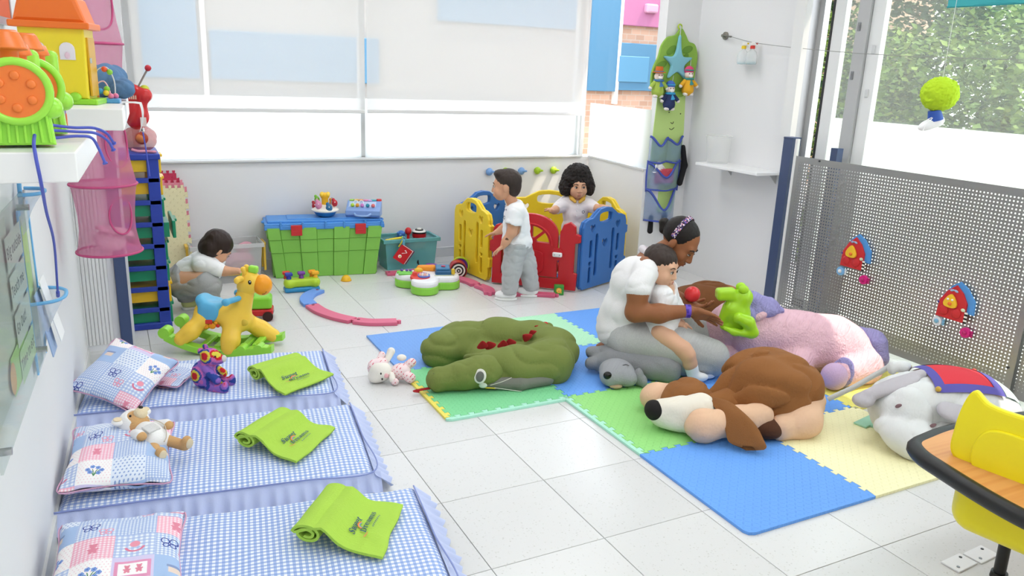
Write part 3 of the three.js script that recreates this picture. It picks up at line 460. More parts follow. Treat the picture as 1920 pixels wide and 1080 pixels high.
// lime fleece towels, rolled at one end
function towel(label, x, z, turn, seed, fl) {
  const t = thing('towel', label, 'towel', [x, 0.09, z], turn, 'lime towels'), mid = [], TH = 0.0045;
  for (let i = 0; i <= 40; i++) { const a = -1.2 * Math.PI + i / 40 * 3.7 * Math.PI, r = 0.012 + 0.026 * i / 40; mid.push([-r * 1.25 * Math.sin(a), 0.037 + r * 0.82 * Math.cos(a)]); }
  for (const q of [[0.045, 0.066], [0.075, 0.05], [0.1, 0.028], [0.13, 0.016], [0.17, 0.013], [0.205, 0.013], [0.232, 0.011]]) mid.push(q);
  const curve = new THREE.CatmullRomCurve3(mid.map((p) => V(p[0], p[1], 0)), false, 'centripetal'), N = 96, pts = curve.getPoints(N), tan = (i) => curve.getTangent(clamp(i / N, 0.0005, 0.9995));
  const up = [], dn = []; pts.forEach((p, i) => { const q = tan(i); up.push([p.x - q.y * TH, p.y + q.x * TH]); dn.push([p.x + q.y * TH, p.y - q.x * TH]); });
  const loop = [...up, ...dn.reverse()], W = 0.25, NU = 20;
  const bend = (x, y, z) => { const k = sstep(0.06, 0.2, x); return [x + 0.012 * noise(z * 9, seed, 1) * k + k * fl * z * 0.35, Math.max(0.001, y + 0.012 * k * Math.max(0, noise(z * 10 + seed, x * 12, 2)) + 0.006 * noise(x * 20, z * 9, seed) * sstep(0.02, 0.05, y)), z * (1 + 0.16 * k) + 0.008 * noise(x * 14, 4, seed)]; };
  const g = sheet((u, v) => { const i = v * (loop.length), a = Math.floor(i) % loop.length, p = loop[a]; return bend(p[0], p[1], (u - 0.5) * W); }, NU, loop.length);
  const cap2 = (s) => { const c = new THREE.ShapeGeometry(shapeOf(loop)); const p = c.attributes.position; for (let i = 0; i < p.count; i++) { const b = bend(p.getX(i), p.getY(i), s * W / 2); p.setXYZ(i, ...b); } c.computeVertexNormals(); return c; };
  part(t, 'fleece', [g, cap2(1), cap2(-1)], mat(0xb3dc52, 0.95, { side: THREE.DoubleSide, bumpMap: rep(TX.fluff, 12), bumpScale: 0.0012, sheen: 0.3, sheenColor: new THREE.Color(0xc8ea80), sheenRoughness: 0.6 }));
  const e = sheet((u, v) => { const x = 0.1 + u * 0.085, y = lerp(0.03, 0.0165, sstep(0, 0.4, u)), b = bend(x, y, (0.5 - v) * -0.15 + 0.01); return [b[0], b[1] + 0.008, b[2]]; }, 12, 8);
  const TXT = towel.tx || (towel.tx = canvasTex(512, 300, (c) => {
    c.clearRect(0, 0, 512, 300); c.fillStyle = '#2f4f6f'; c.font = 'italic bold 92px serif'; c.fillText('Sweet', 60, 100); c.fillText('Dreams', 120, 205);
    c.lineWidth = 9; for (const [r, k] of [[64, '#e36a4a'], [54, '#f0b24a'], [44, '#5f8fd0']]) { c.strokeStyle = k; c.beginPath(); c.arc(250, 150, r, Math.PI * 1.02, Math.PI * 1.75); c.stroke(); }
    c.strokeStyle = '#e8855a'; c.lineWidth = 6; for (let i = 0; i < 4; i++) { c.beginPath(); c.moveTo(60 + i * 18, 190 + i * 8); c.lineTo(84 + i * 18, 215 + i * 4); c.stroke(); }
    c.strokeStyle = '#4a6b80'; c.lineWidth = 5; c.beginPath(); c.moveTo(230, 260); for (let i = 0; i < 26; i++) c.lineTo(230 + i * 8, 258 + 12 * Math.sin(i * 1.9)); c.stroke();
  }));
  const ep = e.attributes.uv; for (let i = 0; i < ep.count; i++) ep.setXY(i, 1 - ep.getY(i), 1 - ep.getX(i));
  const em = part(t, 'embroidery', e, mat(0xffffff, 0.9, { map: TXT, transparent: true, side: THREE.DoubleSide }));
  return t;
}
towel('lime towel rolled on the farthest cot beside the bear', 0.62, -3.53, -1.12, 3, 0.3);
towel('lime towel with embroidered lettering on the middle cot', 0.462, -2.9, -0.85, 7, 0.35);
towel('lime towel with embroidered lettering on the nearest cot', 0.51, -2.21, -0.66, 12, 0.35);

{ // tie-dyed bear, sitting and facing right
  const t = thing('tie_dyed_bear', 'small bear in swirling tie-dye colours sitting on the farthest cot', 'soft toy', [0.318, 0.078, -3.5], FACING);
  const C = ['#d6202c', '#e9d84a', '#2e4aa0', '#d873b8', '#9a6cc8', '#e05a90'].map((c) => new THREE.Color(c));
  const eyes = Array.from({ length: 22 }, () => [rr(-0.1, 0.1), rr(0, 0.2), rr(-0.05, 0.08)]);
  const dye = (x, y, z) => { let b = 9, k = 0; eyes.forEach((e, i) => { const d = Math.hypot(x - e[0], y - e[1], z - e[2]); if (d < b) { b = d; k = i; } }); const r = b + 0.004 * noise(x * 60, y * 60, z * 60); const seq = k % 2 ? [2, 1, 0, 3, 4, 2] : [0, 0, 1, 2, 3, 4]; return C[seq[Math.min(5, Math.floor(r / 0.0085))]]; };
  const fur = plush(0xffffff, 0.003, 20).clone(); fur.vertexColors = true; fur.sheen = 0;
  part(t, 'body', dyed(blob([ell(-0.02, 0.062, 0, 0.056, 0.066, 0.05, 0, 0, 0.15), ell(-0.008, 0.1, 0, 0.036, 0.04, 0.036), cap([0.02, 0.02, 0.035], 0.024, [0.08, 0.016, 0.045], 0.02), cap([0.02, 0.02, -0.035], 0.024, [0.08, 0.016, -0.04], 0.02), ell(0.088, 0.028, 0.045, 0.014, 0.024, 0.018), ell(0.088, 0.028, -0.04, 0.014, 0.024, 0.018)], 0.004, 0.012), dye), fur);
  part(t, 'arm', dyed(blob([cap([0.0, 0.1, 0.03], 0.018, [0.052, 0.055, 0.045], 0.019)], 0.004), dye), fur); part(t, 'arm', dyed(blob([cap([0.0, 0.1, -0.03], 0.018, [0.055, 0.06, -0.03], 0.018)], 0.004), dye), fur);
  const h = part(t, 'head', dyed(blob([ell(0.012, 0.148, 0, 0.044, 0.04, 0.04), ell(0.05, 0.138, 0, 0.026, 0.022, 0.024)], 0.004, 0.016), dye), fur);
  part(h, 'ear', dyed(blob([ell(-0.018, 0.182, 0.026, 0.014, 0.016, 0.009)], 0.003), dye), fur); part(h, 'ear', dyed(blob([ell(-0.018, 0.182, -0.026, 0.014, 0.016, 0.009)], 0.003), dye), fur);
  part(h, 'muzzle_tip', elp(0.011, 0.016, 0.015, 0.072, 0.142, 0), plush(0xf2ece4, 0.001)); part(h, 'eye', sph(0.004, 0.045, 0.16, 0.027, 12), plastic(0x111111)); part(h, 'eye', sph(0.004, 0.045, 0.16, -0.027, 12), plastic(0x111111));
}
{ // teddy lying on its back in a white hooded suit; own x axis runs from head to feet
  const t = thing('hooded_teddy', 'tan teddy in a white hooded suit lying on the middle pillow', 'soft toy', [0.005, 0.19, -2.96], -1.0);
  t.rotation.set(0.0, -1.0, -0.16, 'YXZ');
  const TAN = plush(0xd9ab74, 0.0015, 24), CRM = plush(0xefdcb8, 0.0012, 24), WHT = cloth(0xf4f3f1, 0.0008, 120);
  part(t, 'head', blob([ell(0, 0.01, 0, 0.046, 0.044, 0.05)], 0.004), TAN); part(t, 'muzzle', blob([ell(0.012, 0.052, -0.012, 0.024, 0.022, 0.024)], 0.003), CRM); part(t, 'nose', elp(0.008, 0.006, 0.008, 0.01, 0.074, -0.014), plastic(0x1b1412));
  for (const s of [-1, 1]) { part(t, 'eye', sph(0.0045, 0.004, 0.05, s * 0.024, 10), plastic(0x1b1412)); const e = part(t, 'ear', blob([ell(-0.022, 0.026, s * 0.054, 0.022, 0.012, 0.022)], 0.003), WHT); part(e, 'ear_lining', blob([ell(-0.022, 0.037, s * 0.056, 0.015, 0.004, 0.015)], 0.002), CRM); part(t, 'arm', blob([cap([0.062, 0.01, s * 0.045], 0.018, [0.1, 0.026, s * 0.055], 0.02)], 0.004), WHT); part(t, 'paw', blob([ell(0.112, 0.028, s * 0.055, 0.018, 0.016, 0.018)], 0.003), TAN);
    const l = part(t, 'leg', blob([cap([0.14, -0.012, s * 0.03], 0.02, [0.205, -0.012, s * 0.05], 0.019), ell(0.215, 0.004, s * 0.053, 0.018, 0.026, 0.02)], 0.004, 0.012), TAN); part(l, 'sole', blob([ell(0.229, 0.004, s * 0.055, 0.006, 0.021, 0.015)], 0.002), CRM); }
  part(t, 'hood', blob([ell(-0.008, 0.008, 0, 0.052, 0.05, 0.055), sub(ell(0.012, 0.062, 0, 0.04, 0.034, 0.038), 0.006)], 0.004), WHT);
  part(t, 'suit', blob([ell(0.09, 0.002, 0, 0.058, 0.038, 0.046), cap([0.05, 0, 0], 0.03, [0.07, 0, 0], 0.034), ell(0.13, -0.008, 0, 0.03, 0.03, 0.044)], 0.004, 0.02), WHT);
  part(t, 'cord', tube([[0.05, 0.045, -0.015], [0.08, 0.05, -0.02], [0.12, 0.044, -0.03], [0.16, 0.02, -0.01], [0.175, 0.015, 0.01]], 0.0018, 24), mat(0xcbbfae, 0.8)); part(t, 'pocket', rbox(0.045, 0.008, 0.05, 0.004, 0.1, 0.037, 0.008, 0, 0, -0.1), WHT);
}
{ // rag bunny on the floor
  const t = thing('rag_bunny', 'white faced rag bunny in pink polka dots lying on the floor', 'soft toy', [1.16, 0, -3.46], FACING);
  const DOT = canvasTex(128, 128, (g) => { g.fillStyle = '#f6dfe0'; g.fillRect(0, 0, 128, 128); g.fillStyle = '#d9586a'; for (const [x, y] of [[32, 32], [96, 96]]) { g.beginPath(); g.arc(x, y, 15, 0, TAU); g.fill(); } }), dm = mat(0xffffff, 0.9, { map: rep(DOT, 46) }), wm = plush(0xf3eee4, 0.001, 20);
  const h = part(t, 'head', blob([ell(-0.055, 0.056, 0.02, 0.056, 0.05, 0.05, 0, 0, -0.3), ell(-0.08, 0.03, 0.03, 0.034, 0.03, 0.04)], 0.004, 0.02), wm);
  for (const [x, y] of [[-0.046, 0.062], [-0.04, 0.034]]) { const e = part(h, 'eye', elp(0.004, 0.006, 0.003, x, y, 0.068), plastic(0x2a2422)); } part(h, 'cheek', elp(0.012, 0.012, 0.004, -0.022, 0.05, 0.062), mat(0xf3b9bd, 0.9)); part(h, 'mouth', tube([[-0.012, 0.04, 0.056], [-0.009, 0.047, 0.056], [-0.01, 0.054, 0.054]], 0.0012, 8), mat(0xb0504e, 0.8));
  part(t, 'bonnet', blob([ell(-0.07, 0.078, 0.0, 0.05, 0.036, 0.046, 0, 0, 0.5), ell(-0.1, 0.07, 0.01, 0.02, 0.036, 0.03), sub(ell(-0.05, 0.05, 0.03, 0.056, 0.05, 0.05), 0.004)], 0.004, 0.015), dm);
  part(t, 'ear', blob([cap([-0.07, 0.105, -0.01], 0.014, [-0.058, 0.122, -0.03], 0.018)], 0.004), dm); part(t, 'ear', blob([cap([-0.03, 0.1, -0.02], 0.014, [-0.015, 0.135, -0.05], 0.02)], 0.004), wm);
  part(t, 'body', blob([ell(0.04, 0.05, 0, 0.05, 0.042, 0.04, 0, 0, 0.1)], 0.004), dm); part(t, 'leg', blob([cap([0.07, 0.04, 0.02], 0.024, [0.092, 0.03, 0.03], 0.026)], 0.004), dm); part(t, 'leg', blob([cap([0.065, 0.07, -0.02], 0.022, [0.092, 0.092, -0.02], 0.022)], 0.004), dm); part(t, 'foot', blob([ell(0.04, 0.112, -0.03, 0.024, 0.016, 0.02)], 0.004), wm);
  part(t, 'arm', blob([cap([0.0, 0.045, 0.04], 0.017, [0.008, 0.03, 0.058], 0.017)], 0.004), wm); part(t, 'sleeve', blob([ell(0.02, 0.02, 0.06, 0.02, 0.018, 0.018)], 0.004), dm);
}
// ================= toys along the back wall =================
{ // giraffe rocker
  const t = thing('rocking_giraffe', 'yellow plastic rocking giraffe with blue saddle on green rockers', 'rocking toy', [0.5, 0, -4.2], FACING);
  const Y = plastic(0xf8cc48), G = plastic(0x9be048), B = plastic(0x5db4dc, 0.28), O = plastic(0xf7a01e), R = plastic(0xd8342a);
  part(t, 'body', blob([cap([-0.12, 0.2, 0], 0.06, [0.04, 0.185, 0], 0.066), cap([0.06, 0.2, 0], 0.058, [0.105, 0.34, 0], 0.04), ell(0.06, 0.16, 0, 0.055, 0.06, 0.055),
    ...chain([[-0.13, 0.17, 0.05, 0.042], [-0.17, 0.12, 0.085, 0.04], [-0.215, 0.085, 0.105, 0.038]]), ...chain([[0.03, 0.15, 0.045, 0.046], [0.035, 0.08, 0.085, 0.044], [0.03, 0.042, 0.1, 0.04]]),
    ...chain([[-0.13, 0.17, -0.05, 0.042], [-0.17, 0.12, -0.085, 0.04], [-0.215, 0.085, -0.105, 0.038]]), ...chain([[0.07, 0.15, -0.045, 0.046], [0.14, 0.09, -0.085, 0.042], [0.2, 0.05, -0.1, 0.038]])], 0.006, 0.03), Y);
  const h = part(t, 'head', blob([ell(0.128, 0.378, 0, 0.056, 0.058, 0.05), ell(0.1, 0.35, 0, 0.045, 0.045, 0.042)], 0.005, 0.03), Y);
  part(h, 'muzzle', blob([ell(0.188, 0.365, 0, 0.05, 0.056, 0.05)], 0.005), O); part(h, 'mouth', tube([[0.2, 0.328, 0.048], [0.212, 0.33, 0.044], [0.22, 0.34, 0.036]], 0.0016, 8), mat(0x6b3c12, 0.5));
  for (const s of [-1, 1]) { const e = part(h, 'eye', elp(0.009, 0.012, 0.005, 0.138, 0.388, s * 0.047), plastic(0x151010)); part(e, 'glint', sph(0.003, 0.141, 0.393, s * 0.052, 8), plastic(0xffffff)); part(h, 'cheek', elp(0.013, 0.016, 0.004, 0.112, 0.365, s * 0.046), plastic(0xe9a8c0)); part(h, 'ear', blob([ell(0.088, 0.405, s * 0.045, 0.022, 0.017, 0.012), ell(0.075, 0.398, s * 0.062, 0.014, 0.017, 0.01)], 0.004), Y); part(h, 'horn', blob([cap([0.105, 0.425, s * 0.02], 0.01, [0.1, 0.452, s * 0.025], 0.014)], 0.004), Y); }
  part(h, 'tuft', rbox(0.05, 0.04, 0.035, 0.012, 0.145, 0.447, 0, 0, 0, -0.12), G);
  for (let i = 0; i < 6; i++) part(t, 'mane_lobe', elp(0.017, 0.013, 0.012, 0.088 - i * 0.009, 0.372 - i * 0.021, 0), R);
  part(t, 'saddle', blob([ell(-0.085, 0.245, 0, 0.072, 0.05, 0.072), ell(-0.125, 0.275, 0, 0.04, 0.03, 0.06), sub(ell(-0.045, 0.325, 0, 0.075, 0.06, 0.12), 0.02), ell(-0.085, 0.215, 0.058, 0.055, 0.05, 0.018), ell(-0.085, 0.215, -0.058, 0.055, 0.05, 0.018)], 0.005, 0.02), B);
  for (const s of [-1, 1]) part(t, 'handle', blob([cap([0.085, 0.3, s * 0.03], 0.014, [0.03, 0.29, s * 0.085], 0.016), ell(0.022, 0.288, s * 0.092, 0.02, 0.02, 0.014)], 0.004, 0.01), B);
  part(t, 'button', rbox(0.048, 0.024, 0.012, 0.006, -0.085, 0.172, 0.07), R); for (const [x, y, r, c] of [[-0.035, 0.15, 0.009, R], [-0.1, 0.145, 0.014, O], [-0.065, 0.148, 0.016, O], [-0.045, 0.165, 0.008, O], [0.1, 0.17, 0.018, mat(0xdcbc3c, 0.5)]]) part(t, 'spot', elp(r * 1.2, r, 0.006, x, y, x > 0 ? 0.055 : 0.066), c);
  for (const s of [-1, 1]) {
    const pts = []; for (let i = 0; i <= 24; i++) { const x = -0.3 + i / 24 * 0.56; pts.push([x, 0.001 + 0.85 * Math.pow(x + 0.02, 2) * (x < -0.02 ? 1.15 : 0.45)]); }
    const topp = []; for (let i = 0; i <= 24; i++) { const x = 0.26 - i / 24 * 0.56; topp.push([x, 0.036 + 0.85 * Math.pow(x + 0.02, 2) * (x < -0.02 ? 1.2 : 0.42) + (x > 0.06 || x < -0.2 ? 0.008 * Math.abs(Math.sin(x * 52)) : 0)]); }
    const rk = part(t, 'rocker', put(extr([...pts, ...topp], 0.055, 0.004), 0, 0, s * 0.1), G); part(rk, 'end_curl', cyl(0.03, 0.03, 0.06, -0.295, 0.118, s * 0.1, Math.PI / 2), G); part(rk, 'end_curl', cyl(0.022, 0.022, 0.06, -0.235, 0.085, s * 0.1, Math.PI / 2), G); part(rk, 'end_curl', cyl(0.024, 0.024, 0.058, 0.1, 0.04, s * 0.1, Math.PI / 2), G); part(rk, 'end_curl', cyl(0.024, 0.024, 0.058, 0.19, 0.05, s * 0.1, Math.PI / 2), G);
  }
  for (const x of [-0.11, -0.04, 0.1, 0.16]) part(t, 'cross_bar', rbox(0.035, 0.02, 0.16, 0.005, x, 0.035 + 0.6 * x * x, 0), G);
}
{ // green storage chest with blue lid
  const t = thing('storage_chest', 'green storage chest with blue lid and red latches', 'storage box', [1.37, 0, -5.655], -0.13), G = plastic(0x84c454, 0.45), B = plastic(0x4f93dc, 0.4), R = plastic(0xcc2f33, 0.4), D = 0.24;
  const wAt = (y) => lerp(0.715, 0.815, y / 0.37);
  part(t, 'body', (() => { const g = new THREE.BoxGeometry(1, 0.37, D, 1, 1, 1), p = g.attributes.position; for (let i = 0; i < p.count; i++) { const y = p.getY(i) + 0.185; p.setXYZ(i, p.getX(i) * (wAt(y) - 0.02), y, p.getZ(i) * (0.9 + 0.1 * y / 0.37)); } g.computeVertexNormals(); return g; })(), G);
  const ny = [0, 0.185, 0.28, 0.37], cols = [0, 0.11, 0.27, 0.42, 0.57, 0.71, 0.87, 1];
  for (let r = 0; r < 3; r++) for (let c = 0; c < 7; c++) {
    const y0 = ny[r] + 0.001, y1 = ny[r + 1] - 0.001, a = cols[c] + 0.001, b = cols[c + 1] - 0.001, d = c % 2 ? 0.006 : 0.016, q = (u, y) => (u - 0.5) * wAt(y), z = (y) => D / 2 * (0.9 + 0.1 * y / 0.37);
    const P = [[q(a, y0), y0], [q(b, y0), y0], [q(b, y1), y1], [q(a, y1), y1]], g = extr(P, d + 0.02, 0.003); g.rotateX(0); g.translate(0, 0, z((y0 + y1) / 2) + d / 2 - 0.004 + r * 0.003);
    part(t, 'panel', g, G);
  }
  for (const s of [-1, 1]) for (let r = 0; r < 3; r++) part(t, 'end_panel', rbox(0.014, ny[r + 1] - ny[r] - 0.008, D * 0.8, 0.004, s * (wAt((ny[r] + ny[r + 1]) / 2) / 2 - 0.004), (ny[r] + ny[r + 1]) / 2, 0), G);
  const lid = part(t, 'lid', [rbox(0.84, 0.026, D + 0.045, 0.008, 0, 0.385, 0), rbox(0.8, 0.02, D, 0.008, 0, 0.404, -0.005), rbox(0.845, 0.03, 0.02, 0.006, 0, 0.368, D / 2 + 0.016)], B);
  part(lid, 'raised_panel', rbox(0.56, 0.01, D * 0.72, 0.004, 0.02, 0.415, -0.01), B); for (const x of [-0.31, -0.16, 0.0, 0.13, 0.28, 0.4]) part(lid, 'rim_rib', rbox(0.014, 0.05, 0.014, 0.004, x, 0.385, D / 2 + 0.03), B);
  for (const s of [-1, 1]) part(lid, 'grip', torus(0.03, 0.008, s * 0.4, 0.392, 0.02, Math.PI / 2), B);
  for (const x of [-0.205, 0.245]) { const l = part(t, 'latch', rbox(0.076, 0.075, 0.016, 0.004, x, 0.352, D / 2 + 0.042), R); part(l, 'latch_rib', rbox(0.05, 0.006, 0.004, 0.001, x, 0.345, D / 2 + 0.051), R); }
  part(t, 'foot', box(0.06, 0.012, 0.02, 0.3, 0.006, 0.1), mat(0x2b2b2b, 0.7));
}
{ // toy boat on the chest
  const t = thing('toy_boat', 'white and blue toy boat with animal knobs on the chest lid', 'toy', [1.385, 0.42, -5.655], FACING);
  part(t, 'hull', lathe([[0.0, 0], [0.05, 0], [0.066, 0.01], [0.082, 0.035], [0.086, 0.04], [0, 0.04]]), plastic(0x2d78b4)); part(t, 'deck', lathe([[0.088, 0.038], [0.096, 0.044], [0.098, 0.052], [0.08, 0.066], [0.05, 0.082], [0.02, 0.088], [0, 0.088]]), plastic(0xf4efe4));
  part(t, 'chimney', lathe([[0.024, 0.08], [0.024, 0.13], [0.032, 0.14], [0.036, 0.158], [0.03, 0.17], [0, 0.174]]), plastic(0xf4c02c)); for (const a of [0, 1, 2, 3]) part(t, 'crown_lobe', sph(0.016, 0.03 * Math.cos(a * 1.57 + 0.6), 0.16, 0.03 * Math.sin(a * 1.57 + 0.6), 12), plastic(0xf6cf3e));
  for (const [a, c, y, r] of [[2.0, 0xd88cb0, 0.09, 0.03], [3.0, 0xb4323a, 0.075, 0.026], [0.95, 0x2f6f9c, 0.07, 0.03], [0.15, 0xc02c3c, 0.1, 0.026], [3.6, 0x7cc03a, 0.115, 0.024], [5.2, 0xe8a13a, 0.09, 0.024]]) { const k = part(t, 'animal_knob', blob([ell(0.074 * Math.cos(a), y, 0.074 * Math.sin(a), r * 0.8, r, r * 0.8), ell(0.074 * Math.cos(a) - 0.01, y + r, 0.074 * Math.sin(a), r * 0.45, r * 0.45, r * 0.45)], 0.004, 0.006), plastic(c)); part(k, 'eye', sph(0.004, 0.074 * Math.cos(a) + 0.006, y + r * 0.4, 0.074 * Math.sin(a) + r * 0.8, 8), plastic(0xffffff)); }
  part(t, 'mast', rod([0.04, 0.08, -0.01], [0.05, 0.14, -0.01], 0.005), plastic(0xb9bcc2));
}
{ // toy keyboard on the chest
  const t = thing('toy_keyboard', 'lilac blue toy keyboard with coloured knobs on the chest lid', 'toy', [1.66, 0.42, -5.6], -0.42), B = plastic(0x7f9fd6), L = plastic(0x8fb0e4);
  part(t, 'case', put(extr([[-0.065, 0], [0.07, 0], [0.09, 0.02], [0.088, 0.05], [0.03, 0.07], [-0.03, 0.105], [-0.065, 0.105]], 0.25, 0.006), 0, 0, 0, 0, -Math.PI / 2, 0), B);
  part(t, 'key_bed', rbox(0.2, 0.008, 0.07, 0.004, -0.01, 0.083, 0.002, 0.52), plastic(0xb9cdea)); [0xa6d84e, 0xf0c23c, 0xee9a48, 0xe986b4, 0xcf9fe0].forEach((c, i) => part(t, 'top_key', rbox(0.03, 0.008, 0.045, 0.003, -0.095 + i * 0.034, 0.108, -0.045), plastic(c)));
  part(t, 'top_key', rbox(0.045, 0.01, 0.035, 0.005, 0.065, 0.109, -0.045), plastic(0x39a7b4)); part(t, 'top_key', cyl(0.018, 0.02, 0.014, 0.105, 0.112, -0.05), plastic(0xd43a3a));
  [[-0.08, 0xb9e04a], [-0.045, 0xe7a23a], [-0.01, 0xd988cf], [0.03, 0x2f8fa6], [0.07, 0xe07070]].forEach(([x, c]) => part(t, 'knob', elp(0.014, 0.014, 0.014, x, 0.082, 0.03), plastic(c))); for (const x of [-0.06, -0.02]) part(t, 'ring', torus(0.016, 0.003, x, 0.096, 0.0, -0.5), plastic(0xe8eef6));
  part(t, 'handle', tube([[-0.06, 0.03, 0.086], [-0.04, 0.02, 0.115], [0.04, 0.02, 0.115], [0.06, 0.03, 0.086]], 0.008, 24), L);
}
function openBin(t, w, d, h, taper, m, th = 0.006, rimW = 0.02) {
  const lo = (s) => [-w / 2 * s, w / 2 * s], W0 = w * taper, D0 = d * taper, wall = (x0, z0, x1, z1, X0, Z0, X1, Z1) => { const g = new THREE.BufferGeometry(); g.setAttribute('position', new THREE.Float32BufferAttribute([x0, 0, z0, x1, 0, z1, X1, h, Z1, X0, h, Z0], 3)); g.setAttribute('uv', new THREE.Float32BufferAttribute([0, 0, 1, 0, 1, 1, 0, 1], 2)); g.setIndex([0, 1, 2, 0, 2, 3]); g.computeVertexNormals(); return g; };
  const a = [-W0 / 2, -D0 / 2], b = [W0 / 2, -D0 / 2], c = [W0 / 2, D0 / 2], e = [-W0 / 2, D0 / 2], A = [-w / 2, -d / 2], B = [w / 2, -d / 2], C = [w / 2, d / 2], E = [-w / 2, d / 2];
  const sides = [[a, b, A, B], [b, c, B, C], [c, e, C, E], [e, a, E, A]];
  for (const [p, q, P, Q] of sides) part(t, 'side', wall(...p, ...q, ...P, ...Q), m);
  part(t, 'bottom', box(W0, 0.004, D0, 0, 0.003, 0), m);
  part(t, 'rim', [rbox(w + 2 * rimW, 0.03, rimW, 0.005, 0, h - 0.01, d / 2 + rimW / 2), rbox(w + 2 * rimW, 0.03, rimW, 0.005, 0, h - 0.01, -d / 2 - rimW / 2), rbox(rimW, 0.03, d, 0.005, w / 2 + rimW / 2, h - 0.01, 0), rbox(rimW, 0.03, d, 0.005, -w / 2 - rimW / 2, h - 0.01, 0)], m);
}
{ // teal tub with toys
  const c = [2.01, 0, -5.645];
  const t = thing('toy_tub', 'translucent teal tub full of toys beside the chest', 'storage box', c, 0); openBin(t, 0.42, 0.22, 0.235, 0.9, mat(0x6fb9be, 0.25, { transparent: true, opacity: 0.72, side: THREE.DoubleSide }));
  const at = (x, y, z) => [c[0] + x, y, c[2] + z];
  const toys = [
    ['toy_rattle', 'red rattle sticking up out of the teal tub', (o) => { part(o, 'handle', cyl(0.011, 0.014, 0.2, 0, 0.1, 0), plastic(0xc8242c)); part(o, 'head', blob([ell(0, 0.22, 0, 0.026, 0.03, 0.026)], 0.004), plastic(0xc8242c)); }, [0.0, 0.06, 0.03]],
    ['toy_drum', 'black and white ringed drum toy with red band in the teal tub', (o) => { part(o, 'cylinder', cyl(0.048, 0.048, 0.14, 0, 0.1, 0), mat(0xd8d4cc, 0.5)); part(o, 'band', cyl(0.056, 0.054, 0.03, 0, 0.19, 0), plastic(0xc02028)); part(o, 'ring', cyl(0.056, 0.056, 0.012, 0, 0.211, 0), plastic(0x17171a)); part(o, 'ring', cyl(0.046, 0.052, 0.01, 0, 0.222, 0), plastic(0xf2f2ee)); part(o, 'ring', cyl(0.03, 0.034, 0.008, 0, 0.231, 0), plastic(0x17171a)); part(o, 'knob', cyl(0.016, 0.018, 0.008, 0, 0.239, 0), plastic(0xf2f2ee)); }, [0.1, 0.05, 0.0]],
    ['cloth_book', 'folded cloth book with yellow and black edges in the teal tub', (o) => { for (let i = 0; i < 4; i++) part(o, 'page', rbox(0.11, 0.012, 0.08, 0.005, 0, 0.17 + i * 0.014, 0, 0.1, 0.2 * i, 0.12 - i * 0.06), cloth([0x3a3432, 0xe9d23c, 0xb43a34, 0x2d2a2a][i])); part(o, 'ribbon', tube([[0.02, 0.24, 0.04], [-0.01, 0.225, 0.08], [-0.01, 0.2, 0.11]], 0.006, 12), cloth(0xb8d83a)); }, [-0.08, 0.0, 0.0]],
    ['toy_spoon', 'yellow toy spoon lying across the teal tub rim', (o) => { part(o, 'stem', rod([-0.07, 0.235, 0.02], [0.03, 0.24, 0.03], 0.009), plastic(0xf0dc3a)); part(o, 'bowl', elp(0.022, 0.008, 0.018, -0.085, 0.235, 0.02), plastic(0xf0dc3a)); }, [-0.11, 0.0, 0.05]],
    ['toy_ball', 'blue bumpy toy ball in the teal tub', (o) => { part(o, 'shell', sph(0.032, 0, 0.24, 0, 20), plastic(0x3f76c4)); for (let i = 0; i < 8; i++) part(o, 'bump', sph(0.009, 0.03 * Math.cos(i * 0.8), 0.24 + 0.018 * Math.sin(i * 2.1), 0.03 * Math.sin(i * 0.8), 8), plastic(0x5b93d8)); }, [-0.03, 0.0, -0.05]],
    ['toy_car', 'dark toy car seen through the wall of the teal tub', (o) => { part(o, 'body', rbox(0.14, 0.06, 0.07, 0.015, 0, 0.06, 0), plastic(0x2d3540)); part(o, 'cabin', rbox(0.07, 0.05, 0.06, 0.015, -0.01, 0.11, 0), plastic(0x3a4654)); for (const s of [-1, 1]) part(o, 'wheel', cyl(0.022, 0.022, 0.075, s * 0.045, 0.035, 0, Math.PI / 2), plastic(0x151515)); }, [0.1, 0.012, 0.05]],
  ];
  for (const [n, l, f, p] of toys) f(thing(n, l, 'toy', at(...p), 0.3));
  const k = thing('fabric_book', 'red fabric book hanging by a clip on the teal tub front', 'toy book', [c[0] - 0.095, 0.075, c[2] + 0.165], -0.08);
  const g1 = mat(0xffffff, 0.85, { map: canvasTex(128, 160, (g) => { g.fillStyle = '#c8202a'; g.fillRect(0, 0, 128, 160); g.fillStyle = '#f6f2ee'; g.save(); g.translate(64, 60); g.rotate(0.5); g.font = 'bold 70px serif'; g.fillText('7', -20, 20); g.restore(); g.beginPath(); g.arc(50, 110, 18, 0, TAU); g.fill(); g.fillStyle = '#e2b23c'; g.beginPath(); g.arc(54, 114, 9, 0, TAU); g.fill(); }) });
  part(k, 'cover', put(new THREE.PlaneGeometry(0.1, 0.12), 0, 0.06, 0.0125, 0, 0, -0.62), g1); part(k, 'back_cover', rbox(0.1, 0.12, 0.006, 0.002, 0, 0.06, 0.009, 0, 0, -0.62), cloth(0xc0202a)); part(k, 'pages', rbox(0.098, 0.118, 0.01, 0.002, 0.012, 0.058, 0.0, 0, 0, -0.62), cloth(0xe8e2e0)); part(k, 'lining', rbox(0.1, 0.12, 0.005, 0.002, 0.022, 0.054, -0.006, 0, 0, -0.62), cloth(0x6d1c4c));
  part(k, 'clip', [rbox(0.02, 0.04, 0.012, 0.004, 0.01, 0.15, 0.0), torus(0.012, 0.004, 0.012, 0.18, 0)], plastic(0x5ea9c8)); part(k, 'strap', tube([[-0.03, 0.12, 0.006], [-0.008, 0.15, 0.004], [0.012, 0.19, -0.012]], 0.005, 10), cloth(0xd8c83c));
}
